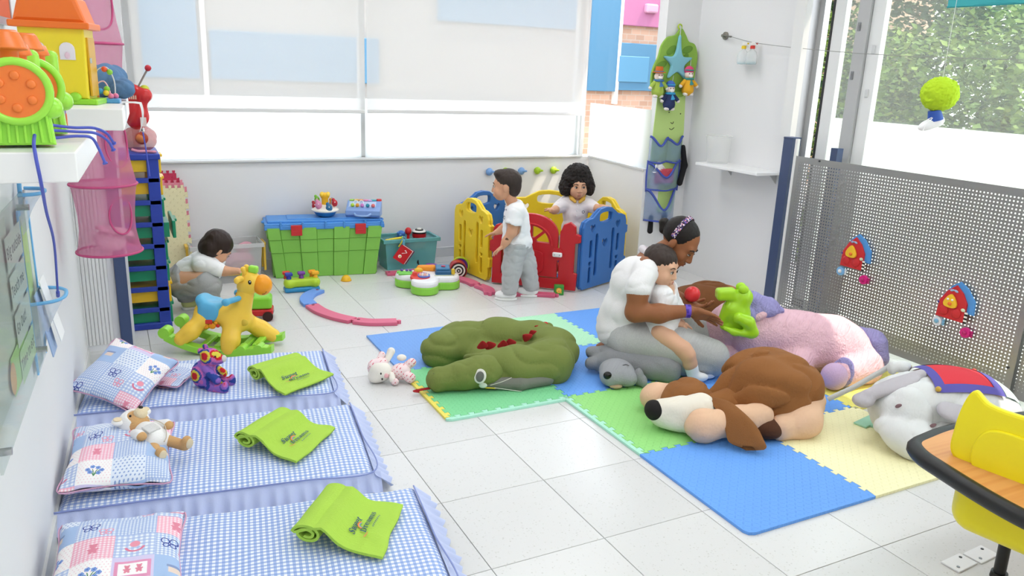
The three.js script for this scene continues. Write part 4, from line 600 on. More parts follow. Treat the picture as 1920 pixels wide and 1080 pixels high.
{ // musical activity table top, lying on the floor
  const t = thing('activity_table', 'white and green clover shaped activity table top with dial and phone', 'toy', [1.93, 0, -5.02], FACING + 0.06);
  const lob = (s) => { const c = [[-0.135, 0.02, 0.088], [0.0, -0.15, 0.1], [0.15, 0.0, 0.092], [0.02, 0.12, 0.1]], pts = []; for (let i = 0; i < 96; i++) { const a = i / 96 * TAU; let R = 0.11; for (const [x, y, r] of c) { const L = Math.hypot(x, y), da = Math.atan2(Math.sin(a - Math.atan2(y, x)), Math.cos(a - Math.atan2(y, x))), k = r * r - Math.pow(L * Math.sin(da), 2); if (k > 0 && Math.cos(da) > 0) R = Math.max(R, L * Math.cos(da) + Math.sqrt(k)); } pts.push([R, a]); }
    const sm = pts.map((p, i) => { let q = 0; for (let k = -3; k <= 3; k++) q += pts[(i + k + 96) % 96][0]; return q / 7; }); return sm.map((R, i) => [R * s * Math.cos(i / 96 * TAU), R * s * Math.sin(i / 96 * TAU)]); };
  part(t, 'base', put(extr(lob(1), 0.055, 0.008), 0, 0.03, 0, -Math.PI / 2), plastic(0x8fd54a)); const tp = part(t, 'top', put(extr(lob(0.985), 0.05, 0.018), 0, 0.072, 0, -Math.PI / 2), plastic(0xf1f3f6));
  part(t, 'dial', [cyl(0.066, 0.07, 0.014, -0.035, 0.1, 0.1, 0.15)], plastic(0xd8443a)); const nm = part(t, 'number_disc', [cyl(0.042, 0.044, 0.012, -0.01, 0.108, 0.1, 0.15)], plastic(0x5a6ec0)); for (let i = 0; i < 8; i++) part(nm, 'button', sph(0.009, -0.034 + (i % 4) * 0.016, 0.116 - Math.floor(i / 4) * 0.003, 0.09 + Math.floor(i / 4) * 0.022, 10), plastic(i % 2 ? 0xf4e3d8 : 0xf0b8a8));
  part(t, 'red_knob', rbox(0.03, 0.03, 0.03, 0.006, -0.075, 0.115, 0.08), plastic(0xe4564a)); part(t, 'orange_roller', blob([cap([-0.05, 0.11, -0.1], 0.024, [0.045, 0.116, -0.085], 0.026)], 0.005), plastic(0xf39a2e)); part(t, 'yellow_shell', blob([ell(-0.055, 0.112, -0.02, 0.032, 0.022, 0.03)], 0.005), plastic(0xe8b62c));
  part(t, 'green_slide', [rbox(0.11, 0.02, 0.03, 0.006, -0.15, 0.1, -0.005), rbox(0.1, 0.016, 0.03, 0.006, -0.14, 0.1, 0.035)], plastic(0x7fd45c)); for (const x of [-0.17, -0.135, -0.11]) part(t, 'purple_bead', sph(0.01, x, 0.116, -0.005, 10), plastic(0x6a4fb0));
  const ph = part(t, 'phone_base', rbox(0.115, 0.04, 0.09, 0.012, 0.12, 0.105, -0.02, 0, 0.1), plastic(0x2e628e)); part(ph, 'phone_lid', rbox(0.1, 0.018, 0.075, 0.008, 0.115, 0.138, -0.025, 0.18, 0.1), plastic(0x3f7aa6)); part(ph, 'badge', rbox(0.03, 0.005, 0.018, 0.002, 0.12, 0.15, -0.02, 0.18), plastic(0xc0405a)); part(t, 'pale_rim', rbox(0.14, 0.012, 0.03, 0.005, 0.13, 0.093, 0.045, 0, 0.1), plastic(0xc9d0b4)); part(t, 'yellow_peg', cyl(0.012, 0.014, 0.035, 0.19, 0.12, 0.01), plastic(0xe7c23a));
  part(t, 'logo_plate', rbox(0.035, 0.012, 0.003, 0.002, 0.05, 0.075, 0.152), plastic(0xd8606a));
}
{ const t = thing('toy_maraca', 'purple toy bottle with yellow tip on the floor beside the teal tub', 'toy', [2.15, 0, -5.36], -0.5); part(t, 'barrel', lathe([[0, 0], [0.03, 0.004], [0.036, 0.03], [0.034, 0.08], [0.02, 0.12], [0.016, 0.15], [0, 0.152]], -0.09, 0.037, 0, 0, 0, -Math.PI / 2), plastic(0x8a4aa8)); part(t, 'tip', elp(0.022, 0.02, 0.02, 0.075, 0.03, 0), plastic(0xe2c437)); part(t, 'tip_ring', torus(0.018, 0.005, 0.06, 0.032, 0, 0, Math.PI / 2), plastic(0x4f3a70)); }
{ // roller with spiral ends
  const t = thing('roller_toy', 'roller toy with black and white spiral disc leaning by the yellow pen panel', 'toy', [2.235, 0, -5.15], FACING + 0.15);
  part(t, 'drum', cyl(0.062, 0.062, 0.1, 0.0, 0.064, -0.055, Math.PI / 2), plastic(0xc02430)); const disc = [[0.064, 0xa81c28], [0.057, 0x151416], [0.049, 0xf2f0ea], [0.037, 0x151416], [0.026, 0xf2f0ea], [0.014, 0x151416], [0.006, 0xf2f0ea]];
  disc.forEach(([r, c], i) => part(t, 'ring', cyl(r, r, 0.008, 0, 0.064, 0.0 + i * 0.0022, Math.PI / 2, 0, 0, 36), plastic(c))); part(t, 'yellow_hoop', torus(0.062, 0.008, 0.02, 0.075, -0.1), plastic(0xb8d433)); part(t, 'purple_disc', cyl(0.056, 0.056, 0.02, 0.02, 0.075, -0.1, Math.PI / 2), plastic(0x5a2f8c));
}
// pink and blue track pieces
function track(label, pts, col, w = 0.085) {
  const c = new THREE.CatmullRomCurve3(pts.map((p) => V(p[0], 0, p[1]))), N = 28, L = [], R = [], C0 = V(0, 0, 0); pts.forEach((p) => C0.add(V(p[0], 0, p[1]).divideScalar(pts.length)));
  for (let i = 0; i <= N; i++) { const p = c.getPoint(i / N), q = c.getTangent(i / N), n = V(-q.z, 0, q.x).multiplyScalar(w / 2); L.push([p.x + n.x - C0.x, -(p.z + n.z - C0.z)]); R.push([p.x - n.x - C0.x, -(p.z - n.z - C0.z)]); }
  const t = thing('toy_track', label, 'toy track', [C0.x, 0, C0.z], 0, 'toy track pieces'), g = extr([...L, ...R.reverse()], 0.022, 0.003); g.rotateX(-Math.PI / 2); g.translate(0, 0.011, 0); part(t, 'rail', g, plastic(col, 0.5));
  const e = c.getPoint(1), q = c.getTangent(1); part(t, 'connector', cyl(0.014, 0.014, 0.02, e.x + q.x * 0.012 - C0.x, 0.01, e.z + q.z * 0.012 - C0.z), plastic(col, 0.5)); const s = c.getPoint(0); part(t, 'socket', cyl(0.01, 0.01, 0.0235, s.x + c.getTangent(0).x * 0.02 - C0.x, 0.0118, s.z + c.getTangent(0).z * 0.02 - C0.z), plastic(0x8a3248, 0.6));
  return t;
}
track('blue curved track piece in front of the press toy', [[1.2, -5.13], [1.12, -5.05], [1.07, -4.93], [1.07, -4.82]], 0x6f9be6);
track('pink curved track piece joined to the blue one', [[1.075, -4.8], [1.1, -4.66], [1.16, -4.52], [1.23, -4.42]], 0xdc6d8c);
track('pink track piece ending beside the foam mats', [[1.245, -4.41], [1.32, -4.35], [1.41, -4.32], [1.47, -4.305]], 0xdc6d8c);
track('pink track piece lying in front of the teal tub', [[1.77, -5.42], [1.88, -5.41], [2.0, -5.42], [2.05, -5.4]], 0xd2607f, 0.07);
track('pink track piece between the activity table and the yellow pen panel', [[2.2, -5.16], [2.26, -5.02], [2.27, -4.92]], 0xd8688a, 0.08);
track('pink curved track piece running under the standing boy', [[2.28, -4.89], [2.3, -4.78], [2.27, -4.68]], 0xd8688a, 0.08);
track('pink track piece in front of the red pen door', [[2.42, -4.62], [2.55, -4.57], [2.68, -4.49]], 0xd2607f, 0.07);
{ // press and pop toy
  const t = thing('press_toy', 'lime and blue press toy with four coloured poppers by the chest', 'toy', [1.1, 0, -5.2], -0.05), L = plastic(0xb4d633);
  part(t, 'base', rbox(0.235, 0.035, 0.09, 0.016, 0, 0.0178, 0), plastic(0x2f8fc6)); part(t, 'body', blob([rbx(0, 0.062, 0, 0.112, 0.028, 0.042, 0.02), ell(-0.082, 0.06, 0.01, 0.038, 0.034, 0.046), ell(0.085, 0.06, 0.01, 0.038, 0.038, 0.046)], 0.005, 0.012), L);
  for (const [x, c, z] of [[-0.085, 0x3440a8, 0.015], [-0.095, 0xd83e30, -0.03], [0.0, 0x7a3f9c, 0], [0.075, 0xf39a22, -0.02], [0.09, 0xf4b32a, 0.015]]) { const p = part(t, 'popper_stem', cyl(0.014, 0.018, 0.03, x, 0.1, z), plastic(c)); part(p, 'popper_cap', rbox(0.05, 0.022, 0.04, 0.008, x, 0.125, z), plastic(c)); }
}
{ const t = thing('toy_dome', 'small yellow half ball on the floor in front of the chest', 'toy', [1.45, 0, -5.36]); part(t, 'shell', lathe([[0, 0.042], [0.014, 0.04], [0.028, 0.028], [0.034, 0.012], [0.035, 0]]), plastic(0xf2bd2c)); part(t, 'rim', torus(0.035, 0.004, 0, 0.004, 0, Math.PI / 2), plastic(0xe9af22)); }
{ // push-along toy mostly hidden behind the giraffe
  const t = thing('push_car', 'green and red push-along toy behind the giraffe', 'toy', [0.73, 0, -4.68], FACING + 0.25), G = plastic(0x86cf3c), R = plastic(0xc9262b);
  part(t, 'base', rbox(0.17, 0.04, 0.12, 0.012, 0, 0.05, 0), R); part(t, 'body', rbox(0.16, 0.08, 0.11, 0.02, 0, 0.11, 0), G); part(t, 'handle', tube([[-0.06, 0.14, 0.03], [-0.085, 0.24, 0.03], [-0.07, 0.29, 0.03], [-0.045, 0.24, 0.03], [-0.03, 0.15, 0.03]], 0.014, 24), G); for (const x of [-0.055, 0.055]) for (const z of [-0.06, 0.06]) part(t, 'wheel', cyl(0.03, 0.03, 0.02, x, 0.03, z, Math.PI / 2), plastic(0x3a1416));
}
{ // clear bin with yellow handles
  const t = thing('clear_bin', 'clear plastic bin with yellow handles behind the crouching toddler', 'storage box', [0.68, 0, -5.66], 0); openBin(t, 0.46, 0.24, 0.27, 0.9, mat(0xdfe2e2, 0.2, { transparent: true, opacity: 0.42, side: THREE.DoubleSide }), 0.006, 0.014);
  for (const s of [-1, 1]) part(t, 'handle', [rbox(0.016, 0.2, 0.02, 0.004, s * 0.255, 0.16, 0.05), rbox(0.016, 0.2, 0.02, 0.004, s * 0.255, 0.16, -0.05), rbox(0.02, 0.02, 0.13, 0.004, s * 0.255, 0.255, 0)], plastic(0xe6bb45));
  part(t, 'yellow_sled', rbox(0.36, 0.014, 0.02, 0.005, 0, 0.065, 0.125), plastic(0xe9b93a));
  const add = (n, l, x, y, z, r, c) => { const o = thing(n, l, 'toy', [0.68 + x, 0.008, -5.66 + z]); part(o, 'stuffing', blob([ell(0, y, 0, r, r * 0.8, r * 0.8), ell(r * 0.7, y + 0.02, 0, r * 0.6, r * 0.6, r * 0.6)], 0.007, 0.03, (px, py, pz, d) => d + 0.006 * noise(px * 30, py * 30, pz * 30)), plush(c, 0.002, 10)); };
  add('soft_toy', 'faded pink soft toy seen through the clear bin', 0.06, 0.1, 0, 0.1, 0xc98a9e); add('soft_toy', 'rosy soft toy lying on top inside the clear bin', 0.12, 0.2, -0.03, 0.05, 0xd9a0ae); add('toy_bowl', 'blue toy bowl at the bottom of the clear bin', -0.09, 0.05, 0.06, 0.05, 0x6fa3d6);
}
{ // foam sheets leaning against the back wall
  const leanMat = (label, x, z, w, h, c, tilt) => { const pts = [], n = 8; const tooth = (ax, ay, bx, by) => { const L = Math.hypot(bx - ax, by - ay), ux = (bx - ax) / L, uy = (by - ay) / L; for (let i = 0; i < n; i++) for (const [q, s] of [[0.2, 0], [0.14, 1], [0.66, 1], [0.6, 0]]) { const d = (i + q) / n * L; pts.push([ax + ux * d + uy * s * 0.018, ay + uy * d - ux * s * 0.018]); } };
    pts.push([-w / 2, 0]); tooth(-w / 2, 0, w / 2, 0); pts.push([w / 2, 0]); tooth(w / 2, 0, w / 2, h); pts.push([w / 2, h]); tooth(w / 2, h, -w / 2, h); pts.push([-w / 2, h]); tooth(-w / 2, h, -w / 2, 0);
    const g = extr(pts, 0.012, 0.001), p = g.attributes.position; for (let i = 0; i < p.count; i++) g.attributes.uv.setXY(i, p.getX(i), p.getY(i));
    const b = canvasTex(64, 64, (k) => { k.fillStyle = '#555'; k.fillRect(0, 0, 64, 64); k.strokeStyle = '#fff'; k.lineWidth = 9; k.beginPath(); k.moveTo(10, 22); k.lineTo(26, 10); k.moveTo(42, 54); k.lineTo(56, 42); k.stroke(); }, [22, 22], false);
    const o = single('foam_mat', g, mat(c, 0.7, { bumpMap: b, bumpScale: 0.003 }), label, 'foam mat', [x, 0.02, z], 0, 'leaning foam mats'); o.rotation.set(tilt, 0, 0); };
  leanMat('beige foam mat leaning upright beside the drawer tower', 0.3, -5.66, 0.3, 0.63, 0xe4dbb0, -0.16); leanMat('pink foam mat edge just showing above the beige one', 0.3, -5.7, 0.3, 0.66, 0xe0889a, -0.16); leanMat('crimson foam mat edge at the back of the leaning stack', 0.26, -5.735, 0.3, 0.72, 0xc22f52, -0.13);
}
{ // drawer tower
  const t = thing('drawer_tower', 'tall blue drawer tower with green and yellow drawers behind the return wall', 'drawers', [0.065, 0, -4.86], 0), B = plastic(0x2a42a6, 0.4), W = 0.36, D = 0.36, H = 0.98, cols = [0x1c8a62, 0xe6b924, 0x1c8a62, 0x1c8a62, 0x1c8a62, 0x1c8a62, 0xe6b924, 0xe9c02c], n = 8, dh = H / n;
  // fronts face +x; the near side (+z) is open in panels through which the drawers show
  part(t, 'top', rbox(W + 0.02, 0.03, D + 0.02, 0.006, 0, H - 0.005, 0), B); part(t, 'plinth', rbox(W + 0.01, 0.035, D + 0.01, 0.006, 0, 0.0185, 0), B);
  for (const x of [-1, 1]) for (const z of [-1, 1]) part(t, 'upright', rbox(0.06, H - 0.02, 0.02, 0.004, x * (W / 2 - 0.03), H / 2, z * (D / 2 - 0.01)), B);
  for (let i = 0; i < n; i++) {
    part(t, 'side_rail', rbox(W, 0.028, 0.018, 0.004, 0, 0.02 + (i + 1) * dh - 0.03, D / 2 - 0.009), B); part(t, 'side_rail', rbox(W, 0.028, 0.018, 0.004, 0, 0.02 + (i + 1) * dh - 0.03, -D / 2 + 0.009), B);
    part(t, 'front_rail', rbox(0.02, 0.02, D, 0.004, W / 2 - 0.008, 0.02 + (i + 1) * dh - 0.03, 0), B);
    const open = i === 4 ? 0.05 : 0, m = mat(cols[i], 0.3, { specularIntensity: 0.8 }), d = part(t, 'drawer', [box(W - 0.04, dh - 0.04, D - 0.05, open, 0.035 + i * dh + (dh - 0.04) / 2, 0)], m);
    part(d, 'drawer_front', rbox(0.018, dh - 0.024, D - 0.03, 0.005, W / 2 + open + 0.004, 0.032 + i * dh + (dh - 0.03) / 2, 0), m); part(d, 'pull', rbox(0.02, 0.016, 0.12, 0.005, W / 2 + open + 0.018, 0.035 + i * dh + dh * 0.62, 0), m);
  }
}
{ // wall hooks
  [[2.787, 0x7fa9dd, 'blue ball hook, first from the left of the five wall hooks'], [2.934, 0xa9cc2e, 'lime ball hook behind the standing boy'], [3.084, 0x7fa9dd, 'blue ball hook between two lime hooks above the pen'], [3.238, 0xa9cc2e, 'lime ball hook second from the right above the pen'], [3.395, 0xa9cc2e, 'lime ball hook closest to the curly haired child']].forEach(([x, c, l]) => {
    const t = thing('wall_hook', l, 'hook', [x, 0.69, -5.854], 0.1, 'ball wall hooks'); part(t, 'plate', cyl(0.02, 0.022, 0.008, 0, 0, 0.004, Math.PI / 2), plastic(c)); part(t, 'ball', blob([ell(0, 0, 0.022, 0.032, 0.032, 0.022)], 0.004), plastic(c)); part(t, 'peg', blob([cap([0.005, 0, 0.035], 0.012, [0.02, 0.004, 0.066], 0.008)], 0.003), plastic(c)); });
}
// ================= play pen =================
{
  const P = [[2.345, -5.47], [2.41, -4.96], [2.885, -4.54], [3.42, -4.76], [3.45, -5.3], [2.83, -5.6]];
  const t = thing('play_pen', 'plastic play pen of red, yellow and blue panels round the curly haired child', 'play pen', [2.9, 0, -5.1]);
  const heart = (cx, cy, s) => smooth([[cx, cy - s], [cx + s, cy + s * 0.15], [cx + s * 0.6, cy + s * 0.85], [cx, cy + s * 0.45], [cx - s * 0.6, cy + s * 0.85], [cx - s, cy + s * 0.15]], 24);
  const slot = (cx, cy, w, h) => smooth([[cx - w, cy - h], [cx + w, cy - h], [cx + w * 1.1, cy], [cx + w, cy + h], [cx - w, cy + h], [cx - w * 1.1, cy]], 24);
  const outline = (w) => { const h = 0.5, a = []; a.push([0.01, 0.04], [0.035, 0.012], [w - 0.035, 0.012], [w - 0.01, 0.04], [w - 0.01, 0.11], [w + 0.012, 0.12], [w + 0.012, 0.18], [w - 0.01, 0.19], [w - 0.01, 0.36], [w + 0.012, 0.37], [w + 0.012, 0.42], [w - 0.01, 0.43], [w - 0.012, h - 0.04], [w - 0.03, h], [w - 0.08, h + 0.018], [w * 0.78, h + 0.022], [w * 0.72, h + 0.045], [w * 0.62, h + 0.078], [w * 0.5, h + 0.086], [w * 0.38, h + 0.078], [w * 0.28, h + 0.045], [w * 0.22, h + 0.022], [0.08, h + 0.018], [0.03, h], [0.012, h - 0.04], [0.01, 0.43]); return a; };
  function panel(i, col, lab) {
    const A = P[i], B = P[(i + 1) % P.length], w = Math.hypot(B[0] - A[0], B[1] - A[1]) - 0.012, m = plastic(col, 0.38);
    const o = new THREE.Group(); o.name = 'panel'; o.userData.label = lab; o.position.set(A[0] - 2.9, 0, A[1] + 5.1); o.rotation.y = -Math.atan2(B[1] - A[1], B[0] - A[0]); t.add(o);
    const deep = [slot(w * 0.5, 0.515, w * 0.13, 0.026), heart(w * 0.22, 0.45, 0.03), heart(w * 0.78, 0.45, 0.03), heart(w * 0.5, 0.33, 0.032)], sl = [slot(w * 0.2, 0.3, 0.012, 0.06), slot(w * 0.32, 0.25, 0.011, 0.15), slot(w * 0.68, 0.27, 0.011, 0.15), slot(w * 0.8, 0.31, 0.012, 0.06), slot(w * 0.2, 0.11, 0.012, 0.055), slot(w * 0.8, 0.11, 0.012, 0.055), heart(w * 0.2, 0.195, 0.017), heart(w * 0.8, 0.195, 0.017)];
    part(o, 'face', [put(extr(outline(w), 0.02, 0.005, [...deep, ...sl]), 0, 0, 0.012), put(extr(outline(w), 0.02, 0.005, deep), 0, 0, -0.01)], m);
    return o;
  }
  panel(0, 0xf0d02e, 'yellow end panel facing the roller toy'); panel(2, 0x356fb6, 'blue panel beside the kneeling woman'); panel(3, 0xf0d02e, 'yellow panel at the right behind the child'); panel(4, 0xf0d02e, 'yellow panel at the back of the pen'); panel(5, 0x356fb6, 'blue panel at the back left corner');
  { // red gate panel
    const A = P[1], B = P[2], w = Math.hypot(B[0] - A[0], B[1] - A[1]), R = plastic(0xc4232b, 0.36), o = new THREE.Group(); o.name = 'gate_panel'; o.userData.label = 'red gate panel with arched door'; o.position.set(A[0] - 2.9, 0, A[1] + 5.1); o.rotation.y = -Math.atan2(B[1] - A[1], B[0] - A[0]); t.add(o);
    const dx0 = 0.09, dx1 = w - 0.15;
    part(o, 'gate_frame', extr([[0.01, 0.012], [w - 0.01, 0.012], [w - 0.004, 0.13], [w - 0.03, 0.14], [w - 0.03, 0.2], [w - 0.03, 0.35], [w + 0.01, 0.36], [w + 0.01, 0.41], [w - 0.025, 0.42], [w - 0.03, 0.47], [w - 0.07, 0.5], [w - 0.115, 0.48], [w - 0.13, 0.44], [dx1 + 0.012, 0.43], [dx1 + 0.012, 0.09], [dx0 - 0.012, 0.09], [dx0 - 0.012, 0.4], [0.06, 0.45], [0.03, 0.44], [0.012, 0.41], [0.012, 0.33], [-0.012, 0.32], [-0.012, 0.25], [0.012, 0.24]], 0.042, 0.006), R);
    const dc = (dx0 + dx1) / 2, rw = (dx1 - dx0) / 2, arch = [[dx0, 0.098], [dx1, 0.098]]; for (let i = 0; i <= 20; i++) { const a = i / 20 * Math.PI; arch.push([dc + rw * Math.cos(a), 0.38 + 0.16 * Math.pow(Math.sin(a), 0.85)]); }
    const fan = []; const K = 4; for (let k = 0; k < K; k++) { const a0 = k / K * Math.PI + 0.08, a1 = (k + 1) / K * Math.PI - 0.08, f = []; for (let i = 0; i <= 6; i++) { const a = lerp(a0, a1, i / 6); f.push([dc + 0.135 * Math.cos(a), 0.33 + 0.125 * Math.sin(a)]); } for (let i = 6; i >= 0; i--) { const a = lerp(a0 + 0.16, a1 - 0.16, i / 6); f.push([dc + 0.045 * Math.cos(a), 0.332 + 0.045 * Math.sin(a)]); } fan.push(f); }
    const d = part(o, 'gate_door', put(extr(arch, 0.04, 0.003, fan), 0, 0, 0.006), R); part(d, 'raised_field', put(extr(smooth([[dc - 0.09, 0.13], [dc + 0.09, 0.13], [dc + 0.1, 0.2], [dc + 0.09, 0.27], [dc - 0.09, 0.27], [dc - 0.1, 0.2]], 40), 0.012, 0.004), 0, 0, 0.03), R); part(d, 'arch_moulding', tube(Array.from({ length: 17 }, (_, i) => { const a = i / 16 * Math.PI; return [dc + 0.155 * Math.cos(a), 0.325 + 0.145 * Math.sin(a), 0.027]; }), 0.008, 40), R);
    part(o, 'latch_disc', cyl(0.044, 0.044, 0.012, dx1 + 0.002, 0.27, 0.028, Math.PI / 2), R); part(o, 'latch', rbox(0.07, 0.034, 0.02, 0.01, dx1 + 0.004, 0.268, 0.04), plastic(0xf1f1ef)); for (const x of [-0.018, 0.018]) part(o, 'screw', cyl(0.003, 0.003, 0.004, dx1 + 0.004 + x, 0.268, 0.051, Math.PI / 2), mat(0x777777, 0.4));
  }
  // balls inside
  const cols = [[0xe05fa8, 'pink'], [0x3f8fd8, 'blue'], [0xf3a13a, 'orange'], [0xb04fb8, 'purple'], [0x8fd04a, 'green'], [0xf0d23a, 'yellow'], [0xd8342e, 'red']];
  const pos = []; for (let i = 0; i < 300 && pos.length < 26; i++) { const x = rr(2.5, 3.3), z = rr(-5.4, -4.75), y = rnd() < 0.45 ? 0.036 : 0.1; if (y > 0.05 && !(z > -5.15 - 0 && x < 2.95)) continue; const n = [-(P[2][1] - P[1][1]), P[2][0] - P[1][0]]; if ((x - P[1][0]) * n[0] + (z - P[1][1]) * n[1] > -0.05) continue; if (Math.hypot(x - 3.08, z + 5.03) < 0.16) continue; if (pos.every((q) => Math.hypot(q[0] - x, q[1] - y, q[2] - z) > 0.074)) pos.push([x, y, z]); }
  pos.forEach((p, i) => { const [c, n] = cols[i % cols.length]; single('play_ball', sph(0.035, 0, 0, 0, 20), plastic(c, 0.3), n + ' plastic play ball lying inside the pen', 'ball', p, 0, 'balls inside the pen'); });
  for (const [x, y, z, c, l] of [[2.7, 0.3, -5.02, 0xf3a13a, 'orange'], [2.62, 0.31, -5.0, 0xd9e04a, 'yellow green'], [2.72, 0.2, -4.92, 0x3f9fd8, 'blue'], [2.55, 0.33, -5.06, 0x8fd0a0, 'mint']]) { const b = thing('toy_cushion', l + ' soft cushion behind the fan window of the red gate', 'toy', [x, 0, z]); part(b, 'stuffing', blob([cap([0, 0.05, 0], 0.05, [0, y, 0], 0.055)], 0.008), plush(c, 0.002)); }
  { const b = thing('toy_block', 'green toy block printed with a lion face at the foot of the red gate', 'toy', [2.735, 0, -4.535], FACING), L = canvasTex(128, 128, (g) => { g.fillStyle = '#3f9a3c'; g.fillRect(0, 0, 128, 128); g.fillStyle = '#f2a63a'; for (let i = 0; i < 12; i++) { g.beginPath(); g.arc(62 + 32 * Math.cos(i / 12 * TAU), 62 + 32 * Math.sin(i / 12 * TAU), 13, 0, TAU); g.fill(); } g.fillStyle = '#f8cf62'; g.beginPath(); g.arc(62, 62, 30, 0, TAU); g.fill(); g.fillStyle = '#d84a4a'; g.beginPath(); g.arc(62, 72, 9, 0, TAU); g.fill(); g.fillStyle = '#f2c23a'; g.fillRect(92, 84, 14, 26); });
    part(b, 'cube', rbox(0.068, 0.068, 0.05, 0.006, 0, 0.0345, 0), plastic(0x3f9a3c, 0.5)); part(b, 'printed_face', put(new THREE.PlaneGeometry(0.056, 0.056), 0, 0.0345, 0.0256), mat(0xffffff, 0.5, { map: L })); }
}
// ================= big soft animals on the mats =================
const MAT_TOP = 0.012;
const folds = (amp, fx, fy, fz, seed = 0) => (x, y, z, d) => d + amp * Math.pow(1 - Math.abs(noise(x * fx + seed, y * fy, z * fz)), 6) - amp * 0.4 + 0.004 * noise(x * 14 + seed, y * 14, z * 14);
const sheetOn = (f, centre, dirs, lift, nu, nv, su = 1, sv = 1) => sheet((u, v) => { // a patch laid on a soft body: cast rays from the inside
  const d = dirs(u, v), L = Math.hypot(...d), n = d.map((q) => q / L), c = typeof centre === 'function' ? centre(u, v) : centre; let t = 0.02; for (let i = 0; i < 60; i++) { const q = f(c[0] + n[0] * t, c[1] + n[1] * t, c[2] + n[2] * t); if (q > -0.0004) break; t += Math.max(0.0008, -q * 0.8); }
  t += lift; return [c[0] + n[0] * t, c[1] + n[1] * t, c[2] + n[2] * t]; }, nu, nv, su, sv);
{ // crocodile
  const t = thing('plush_crocodile', 'olive green plush crocodile curled up on the foam mats', 'soft toy', [1.7, MAT_TOP, -3.4], FACING), O = cloth(0x74803f, 0.0012, 40), R = plush(0xc9252b, 0.002, 10), DG = cloth(0x656f3a, 0.001, 40);
  const bp = [...chain([[-0.3, 0.068, -0.04, 0.095], [-0.2, 0.075, -0.17, 0.1], [0.0, 0.08, -0.22, 0.105], [0.2, 0.078, -0.2, 0.1], [0.3, 0.078, -0.06, 0.11], [0.27, 0.078, 0.1, 0.105], [0.1, 0.075, 0.17, 0.1], [-0.04, 0.07, 0.2, 0.085]]), ell(0.05, 0.04, -0.03, 0.2, 0.07, 0.14), withK(sub(ell(0.02, -0.1, 0, 0.9, 0.1, 0.9), 0.01), 0.012)];
  part(t, 'body', blob(bp, 0.009, 0.06, folds(0.014, 5, 9, 6, 1)), O);
  const h = part(t, 'head', blob([...chain([[-0.04, 0.08, 0.25, 0.078], [-0.15, 0.07, 0.29, 0.068], [-0.27, 0.058, 0.33, 0.058]]), ell(-0.09, 0.115, 0.27, 0.05, 0.04, 0.06)], 0.007, 0.03, folds(0.004, 14, 14, 14, 4)), O);
  const e = part(h, 'eye_patch', elp(0.03, 0.036, 0.008, -0.07, 0.09, 0.345, -0.2, -0.1, -0.15), cloth(0xe8e6de)); part(e, 'pupil', elp(0.02, 0.026, 0.008, -0.07, 0.09, 0.35, -0.2, -0.1, -0.15), cloth(0x6f716b)); part(h, 'white_tooth', elp(0.02, 0.014, 0.008, -0.055, 0.04, 0.335), cloth(0xdfe6da));
  part(h, 'brow_fold', torus(0.036, 0.014, -0.11, 0.135, 0.21, 1.1, 0.3), O); part(h, 'nostril', elp(0.008, 0.006, 0.006, -0.285, 0.098, 0.36), DG); part(h, 'nostril', elp(0.008, 0.006, 0.006, -0.3, 0.098, 0.31), DG);
  part(t, 'tongue', [rbox(0.08, 0.006, 0.02, 0.003, -0.33, 0.02, 0.36, 0, 0.3, 0.1), rbox(0.03, 0.006, 0.01, 0.003, -0.372, 0.014, 0.366, 0, 0.9), rbox(0.03, 0.006, 0.01, 0.003, -0.366, 0.014, 0.382, 0, -0.2)], R);
  for (const [x, y, z, a] of [[-0.07, 0.17, 0.1, 0.2], [-0.03, 0.165, 0.08, 0.5], [0.03, 0.16, 0.05, 0.1], [0.07, 0.165, 0.03, 0.4], [0.16, 0.17, -0.06, 0.9], [0.19, 0.175, -0.1, 0.6], [0.22, 0.185, -0.16, 0.8]]) part(t, 'back_spike', put(lathe([[0.03, 0], [0.026, 0.012], [0.012, 0.035], [0, 0.046]], 0, 0, 0, 0, 0, 0, 14).scale(1, 1, 0.5), x, y - 0.02, z, 0.5, 0.3, a), R);
  part(t, 'claw', blob([cap([0.27, 0.12, -0.25], 0.028, [0.35, 0.1, -0.24], 0.034)], 0.006), R); part(t, 'claw', blob([ell(0.24, 0.17, -0.22, 0.03, 0.016, 0.02, 0, 0, 0.5)], 0.005), R);
  part(t, 'foot', blob([cap([0.24, 0.13, -0.2], 0.045, [0.27, 0.15, -0.24], 0.03)], 0.006), O); part(t, 'belly', blob([...chain([[-0.03, 0.032, 0.285, 0.03], [0.12, 0.032, 0.27, 0.035], [0.26, 0.03, 0.2, 0.03]])], 0.007), cloth(0x77786f)); part(t, 'lace', [tube([[-0.02, 0.04, 0.33], [0.03, 0.06, 0.335], [0.08, 0.075, 0.31]], 0.0015, 12), tube([[0.0, 0.03, 0.335], [0.06, 0.03, 0.35], [0.13, 0.015, 0.33]], 0.0015, 12)].slice(0, 1), mat(0xd9d8cc, 0.7)); part(t, 'lace', tube([[0.0, 0.03, 0.335], [0.06, 0.03, 0.35], [0.13, 0.015, 0.33]], 0.0015, 12), mat(0xd9d8cc, 0.7)); part(t, 'yellow_tag', rbox(0.05, 0.004, 0.008, 0.002, -0.02, 0.028, 0.335), cloth(0xd9c832));
}
